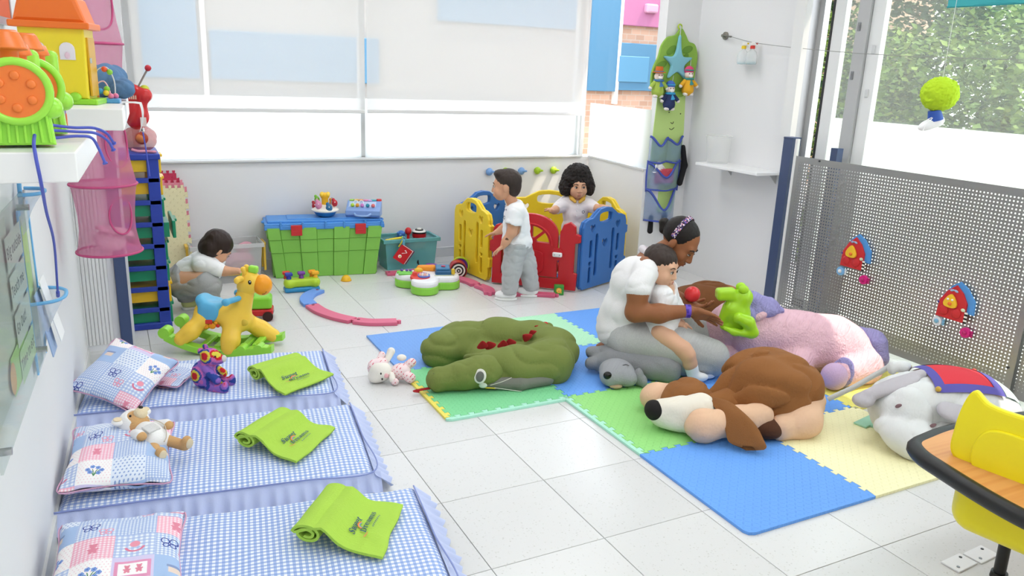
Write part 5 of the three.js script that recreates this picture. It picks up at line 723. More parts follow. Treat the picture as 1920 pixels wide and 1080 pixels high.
{ // grey plush under the woman's shin
  const t = thing('plush_hippo', 'grey plush animal with black nose lying under the kneeling woman', 'soft toy', [2.22, MAT_TOP, -3.05], FACING), G = plush(0x8d8f92, 0.002, 10), LG = plush(0x9a9ca0, 0.002, 10);
  part(t, 'body', blob([cap([-0.02, 0.07, -0.06], 0.075, [0.25, 0.06, 0.0], 0.07), cap([-0.13, 0.08, -0.14], 0.032, [-0.04, 0.09, -0.12], 0.04), cap([-0.13, 0.05, -0.06], 0.035, [-0.03, 0.06, -0.05], 0.045)], 0.008, 0.03, folds(0.005, 9, 9, 9, 2)), G);
  const h = part(t, 'head', blob([ell(-0.02, 0.062, 0.06, 0.088, 0.06, 0.08), ell(-0.05, 0.05, 0.12, 0.058, 0.046, 0.05), ell(0.03, 0.045, 0.11, 0.05, 0.042, 0.05)], 0.007, 0.03), LG);
  part(h, 'nose', elp(0.021, 0.02, 0.016, -0.075, 0.072, 0.155), plastic(0x141414, 0.25)); part(h, 'mouth_patch', elp(0.032, 0.012, 0.02, -0.03, 0.016, 0.15), plush(0xc6a98a, 0.001)); part(h, 'ear', blob([ell(0.085, 0.05, 0.1, 0.026, 0.045, 0.03), ell(0.11, 0.03, 0.11, 0.02, 0.03, 0.03)], 0.006), G); part(h, 'closed_eye', tube([[0.0, 0.108, 0.105], [0.02, 0.112, 0.1], [0.035, 0.106, 0.1]], 0.0016, 8), mat(0x333333, 0.8));
}
{ // big brown dog
  const t = thing('plush_dog', 'large brown plush dog with cream muzzle and black nose sprawled on the mats', 'soft toy', [2.45, MAT_TOP, -2.45], FACING), BR = cloth(0x8d5a2c, 0.0012, 40), TN = cloth(0xe0b898, 0.001, 40), CR = cloth(0xe6dfd0, 0.001, 40), DK = cloth(0x4e2a12, 0.001, 40);
  const bodyP = [ell(0.15, 0.145, -0.02, 0.22, 0.17, 0.2, 0, 0.2, -0.05), ell(0.1, 0.135, 0.0, 0.16, 0.145, 0.16), cap([-0.16, 0.07, 0.06], 0.062, [0.0, 0.09, 0.04], 0.085), ell(0.23, 0.15, -0.04, 0.13, 0.145, 0.16), sub(ell(0.1, -0.12, 0, 1, 0.12, 1), 0.01)];
  part(t, 'body', blob(bodyP, 0.009, 0.06, folds(0.03, 3.2, 6, 7, 3)), BR);
  part(t, 'hind_leg', blob([cap([0.31, 0.09, -0.0], 0.09, [0.26, 0.06, 0.15], 0.065), cap([0.26, 0.06, 0.15], 0.065, [0.14, 0.05, 0.2], 0.055)], 0.009, 0.05, folds(0.006, 8, 8, 8, 5)), TN); part(t, 'hind_foot', blob([ell(0.08, 0.05, 0.21, 0.075, 0.045, 0.06)], 0.008), DK);
  part(t, 'front_paw', blob([cap([-0.35, 0.068, -0.04], 0.066, [-0.2, 0.07, -0.05], 0.062), ell(-0.36, 0.065, -0.03, 0.07, 0.062, 0.075)], 0.008, 0.03, folds(0.004, 10, 10, 10, 6)), TN);
  part(t, 'front_paw', blob([cap([-0.2, 0.068, 0.25], 0.066, [0.05, 0.09, 0.18], 0.06), ell(-0.215, 0.066, 0.255, 0.07, 0.064, 0.07)], 0.008, 0.03, folds(0.004, 10, 10, 10, 7)), TN);
  const h = part(t, 'head', blob([ell(-0.18, 0.075, 0.13, 0.09, 0.062, 0.085), cap([-0.18, 0.075, 0.12], 0.06, [-0.06, 0.09, 0.08], 0.075)], 0.008, 0.04, folds(0.008, 7, 7, 7, 8)), BR);
  part(h, 'muzzle', blob([cap([-0.36, 0.075, 0.15], 0.062, [-0.2, 0.095, 0.15], 0.072), ell(-0.26, 0.045, 0.17, 0.1, 0.045, 0.06)], 0.007, 0.03, folds(0.006, 7, 12, 12, 9)), CR); part(h, 'nose', blob([ell(-0.4, 0.09, 0.16, 0.042, 0.046, 0.05, 0, 0.3, 0.3)], 0.006), cloth(0x17120f, 0.0008));
  const flap = (pts, wid, lab) => part(h, 'ear', (() => { const c = new THREE.CatmullRomCurve3(pts.map((p) => V(...p))), prims = []; for (let i = 0; i < 8; i++) { const a = c.getPoint(i / 8), b = c.getPoint((i + 1) / 8), w = wid * (0.55 + 0.45 * Math.sin((i + 0.7) / 8 * Math.PI * 0.85)); prims.push(ell((a.x + b.x) / 2, (a.y + b.y) / 2, (a.z + b.z) / 2, w, 0.02 + 0.01 * (i > 5), w * 0.9, 0, 0, Math.atan2(b.y - a.y, b.x - a.x))); } return blob(prims, 0.007, 0.03, folds(0.008, 9, 9, 9, 11)); })(), BR, lab);
  { const c = new THREE.CatmullRomCurve3([V(-0.16, 0.135, 0.12), V(-0.11, 0.155, 0.2), V(-0.075, 0.13, 0.275), V(-0.05, 0.07, 0.33), V(-0.04, 0.025, 0.36)]), wd = (v) => 0.028 + 0.05 * Math.pow(Math.sin(Math.min(1, v * 0.78 + 0.1) * Math.PI * 0.62), 1.2) * (v > 0.86 ? Math.sqrt(Math.max(0, 1 - Math.pow((v - 0.86) / 0.14, 2))) : 1); const side = (s) => { const g = sheet((u, v) => { const p = c.getPoint(v), a = u * 2 - 1, e = Math.sqrt(Math.max(0, 1 - a * a)); return [p.x + a * wd(v) * 0.95, p.y + s * 0.012 * e - 0.03 * a * a * (1 - v) + 0.006 * noise(u * 3, v * 4, 5), p.z + a * wd(v) * 0.3 + s * 0.004]; }, 16, 26); if (s > 0) { const q = g.index.array; for (let i = 0; i < q.length; i += 3) { const k = q[i]; q[i] = q[i + 1]; q[i + 1] = k; } g.computeVertexNormals(); } return g; }; part(h, 'ear', [side(1), side(-1)], BR); } flap([[-0.18, 0.13, 0.05], [-0.24, 0.14, 0.03], [-0.29, 0.11, 0.06]], 0.085);
}
{ // second brown plush behind the pony
  const t = thing('plush_heap', 'brown and tan plush animal heaped behind the woman by the white wall', 'soft toy', [3.0, 0, -3.65], FACING), BR = cloth(0x6f421c, 0.0012, 40), TN = cloth(0xd2aa85, 0.001, 40);
  part(t, 'body', blob([ell(0.25, 0.15, 0, 0.27, 0.15, 0.19, 0, 0, -0.02), ell(0.42, 0.1, 0.03, 0.16, 0.1, 0.14), sub(ell(0.2, -0.15, 0, 1, 0.15, 1), 0.01)], 0.011, 0.05, folds(0.025, 3, 8, 8, 13)), BR); part(t, 'paw', blob([cap([0.28, 0.1, 0.2], 0.07, [0.42, 0.11, 0.14], 0.07)], 0.009), TN); part(t, 'paw', blob([cap([0.05, 0.07, 0.12], 0.06, [0.12, 0.08, 0.02], 0.07)], 0.009), TN);
}
{ // pink pony
  const t = thing('plush_pony', 'large pink plush pony with lavender mane and tail lying by the screen', 'soft toy', [3.25, MAT_TOP, -2.8], FACING), PK = plush(0xe8bcc8, 0.006, 5), LV = plush(0x9a94c8, 0.008, 5), HF = plush(0xcdaed0, 0.002, 8);
  const fur = (x, y, z, d) => d + 0.004 * fbm(x * 22, y * 22, z * 22) + 0.006 * noise(x * 6, y * 6, z * 6);
  part(t, 'body', blob([cap([-0.3, 0.19, -0.02], 0.15, [0.12, 0.15, 0], 0.145), ell(0.14, 0.14, 0.02, 0.17, 0.145, 0.17), ...chain([[0.2, 0.12, 0.04, 0.12], [0.26, 0.08, 0.16, 0.08], [0.12, 0.075, 0.26, 0.068]]), ...chain([[0.0, 0.12, 0.06, 0.09], [-0.1, 0.075, 0.16, 0.065], [-0.16, 0.06, 0.17, 0.06]]), sub(ell(0, -0.15, 0, 1.2, 0.15, 1.2), 0.01)], 0.01, 0.045, fur), PK);
  part(t, 'head', blob([ell(-0.4, 0.2, -0.05, 0.13, 0.12, 0.11), ell(-0.43, 0.13, -0.05, 0.1, 0.09, 0.1), cap([-0.38, 0.22, -0.04], 0.12, [-0.28, 0.22, -0.01], 0.13)], 0.01, 0.04, fur), PK); part(t, 'ear', blob([ell(-0.3, 0.31, 0.09, 0.05, 0.025, 0.03, 0, 0, 0.5), ell(-0.36, 0.36, 0.02, 0.05, 0.05, 0.02)], 0.007), PK); part(t, 'muzzle', blob([ell(-0.42, 0.08, 0.02, 0.09, 0.06, 0.07)], 0.008, 0.03, fur), PK);
  const shag = (x, y, z, d) => d + 0.008 * Math.abs(noise(x * 26, y * 12, z * 26)) + 0.008 * noise(x * 9, y * 9, z * 9);
  part(t, 'mane', blob([...chain([[-0.42, 0.33, 0.02, 0.05], [-0.33, 0.365, 0.03, 0.055], [-0.24, 0.345, 0.03, 0.048], [-0.17, 0.325, 0.03, 0.02]]), ell(-0.36, 0.3, 0.1, 0.05, 0.05, 0.03), ell(-0.27, 0.33, 0.08, 0.07, 0.03, 0.03)], 0.007, 0.03, shag), LV);
  part(t, 'tail', blob([...chain([[0.29, 0.19, -0.02, 0.05], [0.35, 0.15, 0.0, 0.075], [0.37, 0.08, 0.03, 0.06], [0.35, 0.035, 0.06, 0.03]])], 0.007, 0.03, shag), LV);
  part(t, 'hoof', blob([ell(0.045, 0.072, 0.3, 0.066, 0.07, 0.062)], 0.007), HF); part(t, 'fetlock', blob([ell(0.1, 0.082, 0.272, 0.026, 0.078, 0.07, 0, 0.45, -0.2)], 0.006, 0.02, shag), LV); part(t, 'hoof', blob([ell(-0.2, 0.058, 0.18, 0.05, 0.055, 0.055)], 0.008), HF); part(t, 'fetlock', blob([ell(-0.16, 0.07, 0.17, 0.026, 0.064, 0.06)], 0.007, 0.02, shag), LV);
}
{ // grey elephant with a red blanket
  const t = thing('plush_elephant', 'pale grey plush elephant with red blanket beside the yellow seat', 'soft toy', [3.1, MAT_TOP, -2.0], FACING), G = cloth(0xd9dad9, 0.0012, 40), EG = cloth(0xb9b4b9, 0.001, 40), RD = cloth(0xe03c48, 0.001, 50), VB = cloth(0x5b55a4, 0.0012, 60);
  const bp = [ell(0.14, 0.145, -0.01, 0.28, 0.155, 0.2, 0, 0, -0.1), ell(-0.1, 0.14, 0.03, 0.14, 0.14, 0.15), sub(ell(0, -0.15, 0, 1.2, 0.15, 1.2), 0.01)], bf = field(bp, 0.06);
  part(t, 'body', blob(bp, 0.009, 0.06, folds(0.008, 6, 6, 9, 17)), G);
  const hd = part(t, 'head', blob([ell(-0.12, 0.14, 0.1, 0.11, 0.12, 0.1), ...chain([[-0.12, 0.08, 0.16, 0.08], [-0.13, 0.06, 0.22, 0.07], [-0.19, 0.085, 0.2, 0.05], [-0.24, 0.1, 0.16, 0.035]])], 0.008, 0.04, folds(0.008, 9, 9, 9, 19)), G);
  part(hd, 'ear', blob([cap([-0.04, 0.29, 0.02], 0.022, [-0.27, 0.2, 0.06], 0.026), ell(-0.17, 0.24, 0.05, 0.12, 0.022, 0.05, 0, 0, 0.4), ell(-0.29, 0.175, 0.06, 0.045, 0.03, 0.045)], 0.007, 0.02), EG); part(hd, 'ear', blob([ell(0.05, 0.19, 0.2, 0.085, 0.016, 0.05, 0.5, 0, -0.1), ell(0.0, 0.2, 0.19, 0.04, 0.018, 0.04, 0.5)], 0.006, 0.02), EG);
  for (const [x, y, z] of [[-0.19, 0.2, 0.165], [-0.06, 0.14, 0.215]]) part(hd, 'stitched_eye', elp(0.014, 0.008, 0.004, x, y, z, 0, -0.3, 0.6), cloth(0x8d6f74)); part(t, 'tusk', blob([ell(-0.05, 0.08, 0.225, 0.016, 0.02, 0.016)], 0.004), cloth(0xf2f0ea)); part(t, 'leg', blob([cap([0.02, 0.07, 0.16], 0.07, [0.1, 0.06, 0.22], 0.065)], 0.008), G); part(t, 'leg', blob([cap([0.3, 0.07, 0.12], 0.07, [0.38, 0.06, 0.18], 0.065)], 0.008), G);
  part(t, 'tail', tube([[-0.02, 0.25, -0.12], [-0.05, 0.27, -0.16], [-0.12, 0.2, -0.2], [-0.2, 0.12, -0.23], [-0.3, 0.04, -0.26]], 0.012, 30), G); part(t, 'tail_knot', blob([ell(-0.04, 0.265, -0.14, 0.04, 0.026, 0.03), torus2(-0.08, 0.25, -0.15)], 0.006), G);
  const patch = (u0, u1, v0, v1, lift, nu, nv) => sheetOn(bf, (u) => [lerp(0.0, 0.26, lerp(u0, u1, u)), 0.1, -0.02], (u, v) => { const U = lerp(u0, u1, u), W = lerp(v0, v1, v), a = lerp(-0.62, 0.75, W); return [lerp(-0.14, 0.16, U) * 0.5, Math.cos(a), Math.sin(a)]; }, lift, nu, nv);
  part(t, 'blanket', patch(0, 1, 0, 1, 0.008, 24, 20), mat(0xe03c48, 0.9, { side: THREE.DoubleSide, bumpMap: rep(TX.weave, 6), bumpScale: 0.0008 })); const vb = mat(0x5b55a4, 0.9, { side: THREE.DoubleSide });
  part(t, 'blanket_border', [patch(-0.02, 0.13, -0.02, 1.02, 0.011, 6, 20), patch(0.87, 1.02, -0.02, 1.02, 0.011, 6, 20), patch(0.1, 0.9, -0.02, 0.1, 0.011, 18, 5), patch(0.1, 0.9, 0.88, 1.02, 0.011, 18, 5)], vb);
  part(t, 'pale_rump_patch', patch(1.06, 1.5, 0.1, 1, 0.007, 12, 14), mat(0xd3eef0, 0.9, { side: THREE.DoubleSide }));
  for (const [U, W] of [[0, 0.02], [1, 0.04], [0.0, 0.98]]) { const a = lerp(-0.62, 0.75, W), c = [lerp(0, 0.26, U), 0.1, -0.02], d = [lerp(-0.14, 0.16, U) * 0.5, Math.cos(a), Math.sin(a)], g = sheetOn(bf, c, () => d, 0.018, 1, 1), p = g.attributes.position; part(t, 'bell', sph(0.012, p.getX(0), p.getY(0), p.getZ(0), 14), plastic(U ? 0xc8403a : 0xc9a23a, 0.3)); }
}
function torus2(x, y, z) { return ell(x, y, z, 0.02, 0.03, 0.028); }
{ const t = thing('mint_cloth', 'small mint foam offcut under the elephant foot', 'foam piece', [3.0, MAT_TOP, -2.17], 0.2); part(t, 'offcut', rbox(0.16, 0.01, 0.06, 0.003, 0, 0.005, 0), mat(0xa4d8bc, 0.7)); part(t, 'tooth', rbox(0.03, 0.01, 0.02, 0.003, -0.03, 0.005, 0.038), mat(0xa4d8bc, 0.7)); }
single('play_ball', sph(0.042, 0, 0, 0, 28), plastic(0xee3f9a, 0.28), 'shiny pink plastic ball between the woman knees and the brown dog', 'ball', [2.844, 0.054, -2.925]);
// ================= group table with moulded seats, floor plates =================
{
  const t = thing('group_table', 'orange wood table with black edge and yellow moulded seat, cut off by the frame', 'table', [2.2, 0, -1.0], 0), Y = plastic(0xf2e21a, 0.35), W = mat(0xe0a868, 0.45, { map: canvasTex(256, 256, (g) => { g.fillStyle = '#f3e6d8'; g.fillRect(0, 0, 256, 256); for (let i = 0; i < 120; i++) { g.strokeStyle = `rgba(200,150,100,${0.05 + rnd() * 0.1})`; g.lineWidth = 1 + rnd() * 2; const y = rnd() * 256; g.beginPath(); g.moveTo(0, y); g.bezierCurveTo(80, y + 6, 160, y - 6, 256, y); g.stroke(); } }) });
  const H = 0.5, out = smooth([[-0.205, 0.26], [-0.17, 0.305], [-0.1, 0.32], [0.05, 0.33], [0.5, 0.27], [0.9, 0.1], [0.9, -0.6], [0.5, -0.8], [0.1, -0.75], [-0.2, -0.4], [-0.265, -0.08], [-0.225, 0.19]], 120);
  part(t, 'table_top', put(extr(out, 0.03, 0.002), 0, H - 0.012, 0, -Math.PI / 2), W); part(t, 'edge_band', new THREE.TubeGeometry(new THREE.CatmullRomCurve3(out.map(([x, y]) => V(x, H - 0.016, -y)), true), 240, 0.024, 10, true), mat(0x141414, 0.45));
  const leg = (x, z) => part(t, 'leg', [rod([x, 0, z], [x - 0.02, H - 0.03, z], 0.018), cyl(0.024, 0.026, 0.02, x, 0.01, z)], mat(0x161616, 0.4)); leg(0.22, -0.2); leg(0.6, 0.5); leg(-0.1, 0.6);
  const s = new THREE.Group(); s.name = 'seat'; s.userData.label = 'yellow moulded seat'; t.add(s); s.position.set(-0.14, 0, -0.2); s.rotation.y = -1.35;
  const bk = [[-0.02, 0], [0.0, 0.19], [0.012, 0.215], [0.03, 0.2], [0.42, 0.2], [0.42, 0]];
  part(s, 'backrest', put(extr(smooth([[-0.005, 0.0], [-0.02, 0.08], [-0.004, 0.185], [0.01, 0.2], [0.05, 0.175], [0.2, 0.17], [0.4, 0.17], [0.42, 0.08], [0.4, 0]], 60), 0.03, 0.008), 0, H, 0, -0.12), Y); part(s, 'backrest_panel', put(extr(smooth([[0.05, 0.0], [0.05, 0.09], [0.08, 0.115], [0.2, 0.118], [0.34, 0.115], [0.37, 0.09], [0.37, 0.0]], 50), 0.014, 0.005), 0, H, 0.02, -0.12), Y);
  part(s, 'bucket', blob([rbx(0.24, H - 0.1, -0.07, 0.22, 0.09, 0.14, 0.06), sub(rbx(0.24, H - 0.01, -0.07, 0.2, 0.12, 0.12, 0.05), 0.01), sub(rbx(0.24, H + 0.12, -0.07, 0.4, 0.17, 0.4, 0.01), 0.004)], 0.01, 0.01), Y);
}
{ const PL = plastic(0xf3f4f6, 0.3); [[2.37, -1.3, 'white floor plate with two screws, left one of the pair'], [2.485, -1.3, 'white floor plate with two screws, right one of the pair']].forEach(([x, z, l], i) => { const t = thing('floor_plate', l, 'plate', [x, 0, z], 0.06, 'white floor plates'); part(t, 'cover', rbox(0.105, 0.006, 0.062, 0.002, 0, 0.003, 0), PL); part(t, 'screw', cyl(0.005, 0.005, 0.002, -0.03, 0.0068, 0.014), mat(0x8f9194, 0.4, { metalness: 0.6 })); part(t, 'screw', cyl(0.005, 0.005, 0.002, 0.03, 0.0068, -0.014), mat(0x2b2c2e, 0.4)); }); }
// ================= people =================
function xf(prims, p, e = [0, 0, 0], s = 1) {
  const R = new THREE.Matrix4().makeRotationFromEuler(new THREE.Euler(e[0], e[1], e[2], 'YXZ')), m = R.clone().invert().elements, M = R.elements;
  return prims.map((q) => ({ ...q, k: q.k === undefined ? undefined : q.k * s, R: q.R * s, c: [p[0] + s * (M[0] * q.c[0] + M[4] * q.c[1] + M[8] * q.c[2]), p[1] + s * (M[1] * q.c[0] + M[5] * q.c[1] + M[9] * q.c[2]), p[2] + s * (M[2] * q.c[0] + M[6] * q.c[1] + M[10] * q.c[2])],
    f: (x, y, z) => { x = (x - p[0]) / s; y = (y - p[1]) / s; z = (z - p[2]) / s; return s * q.f(m[0] * x + m[4] * y + m[8] * z, m[1] * x + m[5] * y + m[9] * z, m[2] * x + m[6] * y + m[10] * z); } }));
}
const K = (p, k) => ({ ...p, k });
function headPrims(kid) {   // origin between the ears, +z is where the face looks, metres of an adult
  const c = kid ? 1 : 0, P = [ell(0, 0.032, -0.012, 0.077 + 0.004 * c, 0.09, 0.096), K(ell(0, -0.03, 0.035, 0.062 + 0.004 * c, 0.074, 0.056), 0.03), K(ell(0, -0.086 + 0.014 * c, 0.056 - 0.004 * c, 0.03, 0.024, 0.028), 0.03)];
  for (const s of [-1, 1]) P.push(K(ell(s * 0.036, -0.062 + 0.01 * c, 0.02, 0.026 + 0.006 * c, 0.034, 0.04), 0.03), K(ell(s * 0.037, -0.032 - 0.006 * c, 0.06, 0.026 + 0.005 * c, 0.026 + 0.004 * c, 0.024), 0.02), K(ell(s * 0.08, -0.008, -0.008, 0.011, 0.03, 0.02, 0, s * 0.35, 0), 0.008), K(ell(s * 0.012, -0.037, 0.096 - 0.004 * c, 0.009, 0.0075, 0.01), 0.006));
  P.push(K(cap([-0.038, 0.026, 0.074], 0.011, [0.038, 0.026, 0.074], 0.011), 0.02), K(cap([0, 0.006, 0.088], 0.008, [0, -0.032, 0.105 - 0.006 * c], 0.012), 0.012));
  for (const s of [-1, 1]) P.push(sub(ell(s * 0.033, 0.002, 0.1, 0.019, 0.011, 0.016), 0.01));
  P.push(K(cap([-0.016, -0.06, 0.091], 0.0065, [0.016, -0.06, 0.091], 0.0065), 0.006), K(cap([-0.013, -0.07, 0.089], 0.007, [0.013, -0.07, 0.089], 0.007), 0.006));
  return P;
}
// wrist at the origin, fingers along +x, palm looks to -y, thumb on the +z side (s = 1) or -z side
function handPrims(s, curl, thumb = 0.5, spread = 0.06) {
  const P = [rbx(0.045, 0, 0, 0.042, 0.013, 0.036, 0.012), K(cap([-0.03, 0, 0], 0.023, [0.02, 0, 0], 0.022), 0.02), K(ell(0.03, -0.006, s * 0.022, 0.03, 0.015, 0.018), 0.015)];
  [[0.086, 0.028, 0.066, 0.0088], [0.09, 0.0095, 0.075, 0.009], [0.087, -0.0095, 0.07, 0.0088], [0.08, -0.0275, 0.054, 0.0078]].forEach(([x, z, L, r], i) => {
    let p = [x - 0.018, 0, s * z], a = Array.isArray(curl) ? curl[i] * 0.35 : curl * 0.35; const dz = s * (1.4 - i) * spread;
    [0.5, 0.3, 0.24].forEach((f, k) => { const q = [p[0] + Math.cos(a) * L * f * (k ? 1 : 1.25), p[1] - Math.sin(a) * L * f * (k ? 1 : 1.25), p[2] + dz * L * f]; P.push(K(cap(p, r * (1 - 0.1 * k), q, r * (0.92 - 0.1 * k)), 0.004)); p = q; a += (Array.isArray(curl) ? curl[i] : curl) * 0.55; });
  });
  const t0 = [0.012, -0.006, s * 0.024], t1 = [0.04, -0.012 - 0.012 * thumb, s * 0.055], t2 = [0.068, -0.02 - 0.02 * thumb, s * (0.068 - 0.012 * thumb)], t3 = [0.088, -0.03 - 0.026 * thumb, s * (0.066 - 0.022 * thumb)];
  P.push(K(cap(t0, 0.014, t1, 0.0115), 0.012), K(cap(t1, 0.0115, t2, 0.0095), 0.004), K(cap(t2, 0.0098, t3, 0.008), 0.004));
  return P;
}
function face(t, p, e, s, o) {   // eyes, brows and lips set on a head
  const q = new THREE.Quaternion().setFromEuler(new THREE.Euler(e[0], e[1], e[2], 'YXZ')), M = new THREE.Matrix4().compose(V(...p), q, V(s, s, s));
  for (const d of [-1, 1]) {
    const open = o.open ?? 1;
    const w = part(t, 'eye', elp(0.0145, 0.0085 * open, 0.0065, d * 0.033, 0.0 - (1 - open) * 0.003, 0.085).applyMatrix4(M), mat(0xd9d3cb, 0.3));
    part(w, 'iris', elp(0.0068, 0.0072 * Math.min(1, open + 0.1), 0.003, d * 0.033 + (o.look || 0) * 0.004, -0.001 - (1 - open) * 0.003, 0.0905).applyMatrix4(M), mat(0x2a1a12, 0.2));
    part(t, 'upper_lid', tube([[d * 0.02, -0.0005, 0.09], [d * 0.033, 0.0085 * open + 0.0015, 0.0925], [d * 0.047, 0.001, 0.085]], 0.0022, 10, false, 6).applyMatrix4(M), mat(o.lash ?? 0x33221a, 0.7));
    part(t, 'eyebrow', tube([[d * 0.016, 0.024, 0.0925], [d * 0.033, 0.0305, 0.0905], [d * 0.052, 0.023, 0.077]], 0.003, 10, false, 6).applyMatrix4(M), mat(o.brow ?? 0x2b1d16, 0.8));
  }
  part(t, 'lips', [tube([[-0.021, -0.0645, 0.089], [-0.008, -0.06, 0.0968], [0, -0.0615, 0.0975], [0.008, -0.06, 0.0968], [0.021, -0.0645, 0.089]], 0.0032, 14, false, 6), tube([[-0.019, -0.066, 0.0885], [0, -0.0715, 0.096], [0.019, -0.066, 0.0885]], 0.0036, 14, false, 6)].map((g) => g.applyMatrix4(M)), mat(o.lip ?? 0xb5685c, 0.5));
}
function person(label, pos, turn) { return thing('person', label, 'person', pos, turn); }
const skinned = (list) => { for (const g of list) if (!g.attributes.uv) g.setAttribute('uv', new THREE.BufferAttribute(new Float32Array(g.attributes.position.count * 2), 2)); return merge(list); };
const creases = (amp, f, seed) => (x, y, z, d) => d + amp * (Math.pow(1 - Math.abs(noise(x * f + seed, y * f * 1.5, z * f)), 5) - 0.3);
const HEATHER = mat(0xbfc0bf, 0.95, { bumpMap: rep(TX.fluff, 10), bumpScale: 0.0008, map: rep(grainTex(128, 5, 0.82, 1, 5, 3), 10) });
const LGREY = mat(0xb9babb, 0.95, { bumpMap: rep(TX.weave, 4), bumpScale: 0.0006 }), POLO = mat(0xe9e8e8, 0.9, { bumpMap: rep(TX.weave, 4), bumpScale: 0.0005 }), TEE = mat(0xf2f2f4, 0.9, { bumpMap: rep(TX.weave, 4), bumpScale: 0.0004 });

{ // woman kneeling, looking down at the baby on her lap
  const t = person('woman in white polo and grey trousers kneeling with a baby on her lap', [2.55, MAT_TOP, -3.12], FACING), SK = skinMat(0x96603f), HR = mat(0x1a1310, 0.55, { specularIntensity: 0.6 });
  const hp = [0.03, 0.668, -0.005], he = [0.62, 0.98, -0.12], hs = 1.0;
  const arms = [...chain([[-0.15, 0.535, 0.14, 0.05], [-0.192, 0.45, 0.195, 0.05], [-0.2, 0.35, 0.205, 0.046]]), ...chain([[-0.2, 0.35, 0.205, 0.047], [-0.08, 0.348, 0.205, 0.045], [0.075, 0.358, 0.172, 0.029]]), ...chain([[-0.08, 0.545, -0.15, 0.056], [-0.01, 0.44, -0.2, 0.05], [0.03, 0.36, -0.19, 0.043]]), ...chain([[0.03, 0.36, -0.19, 0.044], [0.09, 0.33, -0.12, 0.034], [0.115, 0.322, -0.085, 0.027]])];
  const torso = [ell(-0.22, 0.19, 0, 0.12, 0.1, 0.165), ell(-0.215, 0.3, 0, 0.1, 0.13, 0.14), ell(-0.18, 0.44, 0, 0.105, 0.13, 0.155), cap([-0.14, 0.55, 0.1], 0.065, [-0.09, 0.545, -0.1], 0.065)];
  const legs = [...chain([[-0.2, 0.17, 0.1, 0.105], [0.05, 0.15, 0.14, 0.095], [0.22, 0.115, 0.15, 0.075]]), ...chain([[0.22, 0.09, 0.15, 0.07], [-0.05, 0.065, 0.13, 0.058], [-0.27, 0.055, 0.1, 0.045]]), ...chain([[-0.2, 0.17, -0.1, 0.105], [0.1, 0.15, -0.13, 0.095], [0.29, 0.115, -0.12, 0.075]]), ...chain([[0.29, 0.09, -0.12, 0.07], [0.0, 0.065, -0.13, 0.058], [-0.26, 0.055, -0.12, 0.045]])];
  const hn = xf(handPrims(-1, [0.15, 0.2, 0.28, 0.4], -0.6, 0.12), [0.1, 0.356, 0.168], [-0.75, 0.3, -0.42], 1.02), hf = xf(handPrims(1, 0.75, 0.3), [0.118, 0.318, -0.085], [3.0, -0.35, 0.05], 0.95);
  const body = blob([...torso, K(cap([-0.12, 0.57, 0], 0.055, [-0.005, 0.65, -0.005], 0.052), 0.04), ...arms, ...legs, ell(-0.3, 0.045, 0.09, 0.05, 0.03, 0.035), ell(-0.3, 0.045, -0.11, 0.05, 0.03, 0.035)], 0.01, 0.03);
  part(t, 'body', skinned([body, blob(xf(headPrims(false), hp, he, hs), 0.0045, 0.012), blob(hn, 0.0035, 0.008), blob(hf, 0.0035, 0.008)]), SK);
  face(t, hp, he, hs, { open: 0.3, lip: 0x7a3a34, brow: 0x1c120d, lash: 0x1c120d });
  const hair = blob([...xf([ell(0, 0.04, -0.022, 0.083, 0.092, 0.097), sub(ell(0, -0.05, 0.075, 0.079, 0.112, 0.07, -0.28), 0.01), sub(rbx(0, -0.09, 0.0, 0.12, 0.07, 0.1, 0.02), 0.01)], hp, he, hs)], 0.0045, 0.012, (x, y, z, d) => d + 0.0016 * noise(x * 90, y * 90, z * 30)); const hm = part(t, 'hair', hair, HR);
  part(hm, 'hair_bun', blob(xf([ell(0, 0.02, -0.125, 0.03, 0.028, 0.03), ell(0, 0.0, -0.11, 0.03, 0.03, 0.02)], hp, he, 1), 0.005, 0.012, (x, y, z, d) => d + 0.002 * noise(x * 80, y * 80, z * 80)), HR);
  const BAND = mat(0xffffff, 0.9, { map: canvasTex(128, 32, (g) => { g.fillStyle = '#3a2d52'; g.fillRect(0, 0, 128, 32); for (let i = 0; i < 90; i++) { g.fillStyle = ['#e8dfe6', '#7a5fc0', '#d88aa0', '#f2e6d8', '#26203a'][i % 5]; g.beginPath(); g.arc(rnd() * 128, rnd() * 32, 2 + rnd() * 3, 0, TAU); g.fill(); } }, [3, 1]) });
  const hq = new THREE.Matrix4().compose(V(...hp), new THREE.Quaternion().setFromEuler(new THREE.Euler(...he, 'YXZ')), V(1, 1, 1));
  part(hm, 'headband', sheet((u, v) => { const a = lerp(-1.75, 1.75, u), w = (v - 0.5) * 0.026, r = 1.035; const p = V(Math.sin(a) * 0.086 * r, 0.04 + Math.cos(a) * 0.096 * r, -0.03 - 0.012 * Math.cos(a) + w).applyMatrix4(hq); return [p.x, p.y, p.z]; }, 40, 3), BAND.clone()).material.side = THREE.DoubleSide;
  { const p = V(0.086, -0.042, -0.004).applyMatrix4(hq); part(t, 'earring', sph(0.006, p.x, p.y, p.z, 12), mat(0xf2f0ea, 0.2)); const p2 = V(-0.086, -0.042, -0.004).applyMatrix4(hq); part(t, 'earring', sph(0.006, p2.x, p2.y, p2.z, 12), mat(0xf2f0ea, 0.2)); }
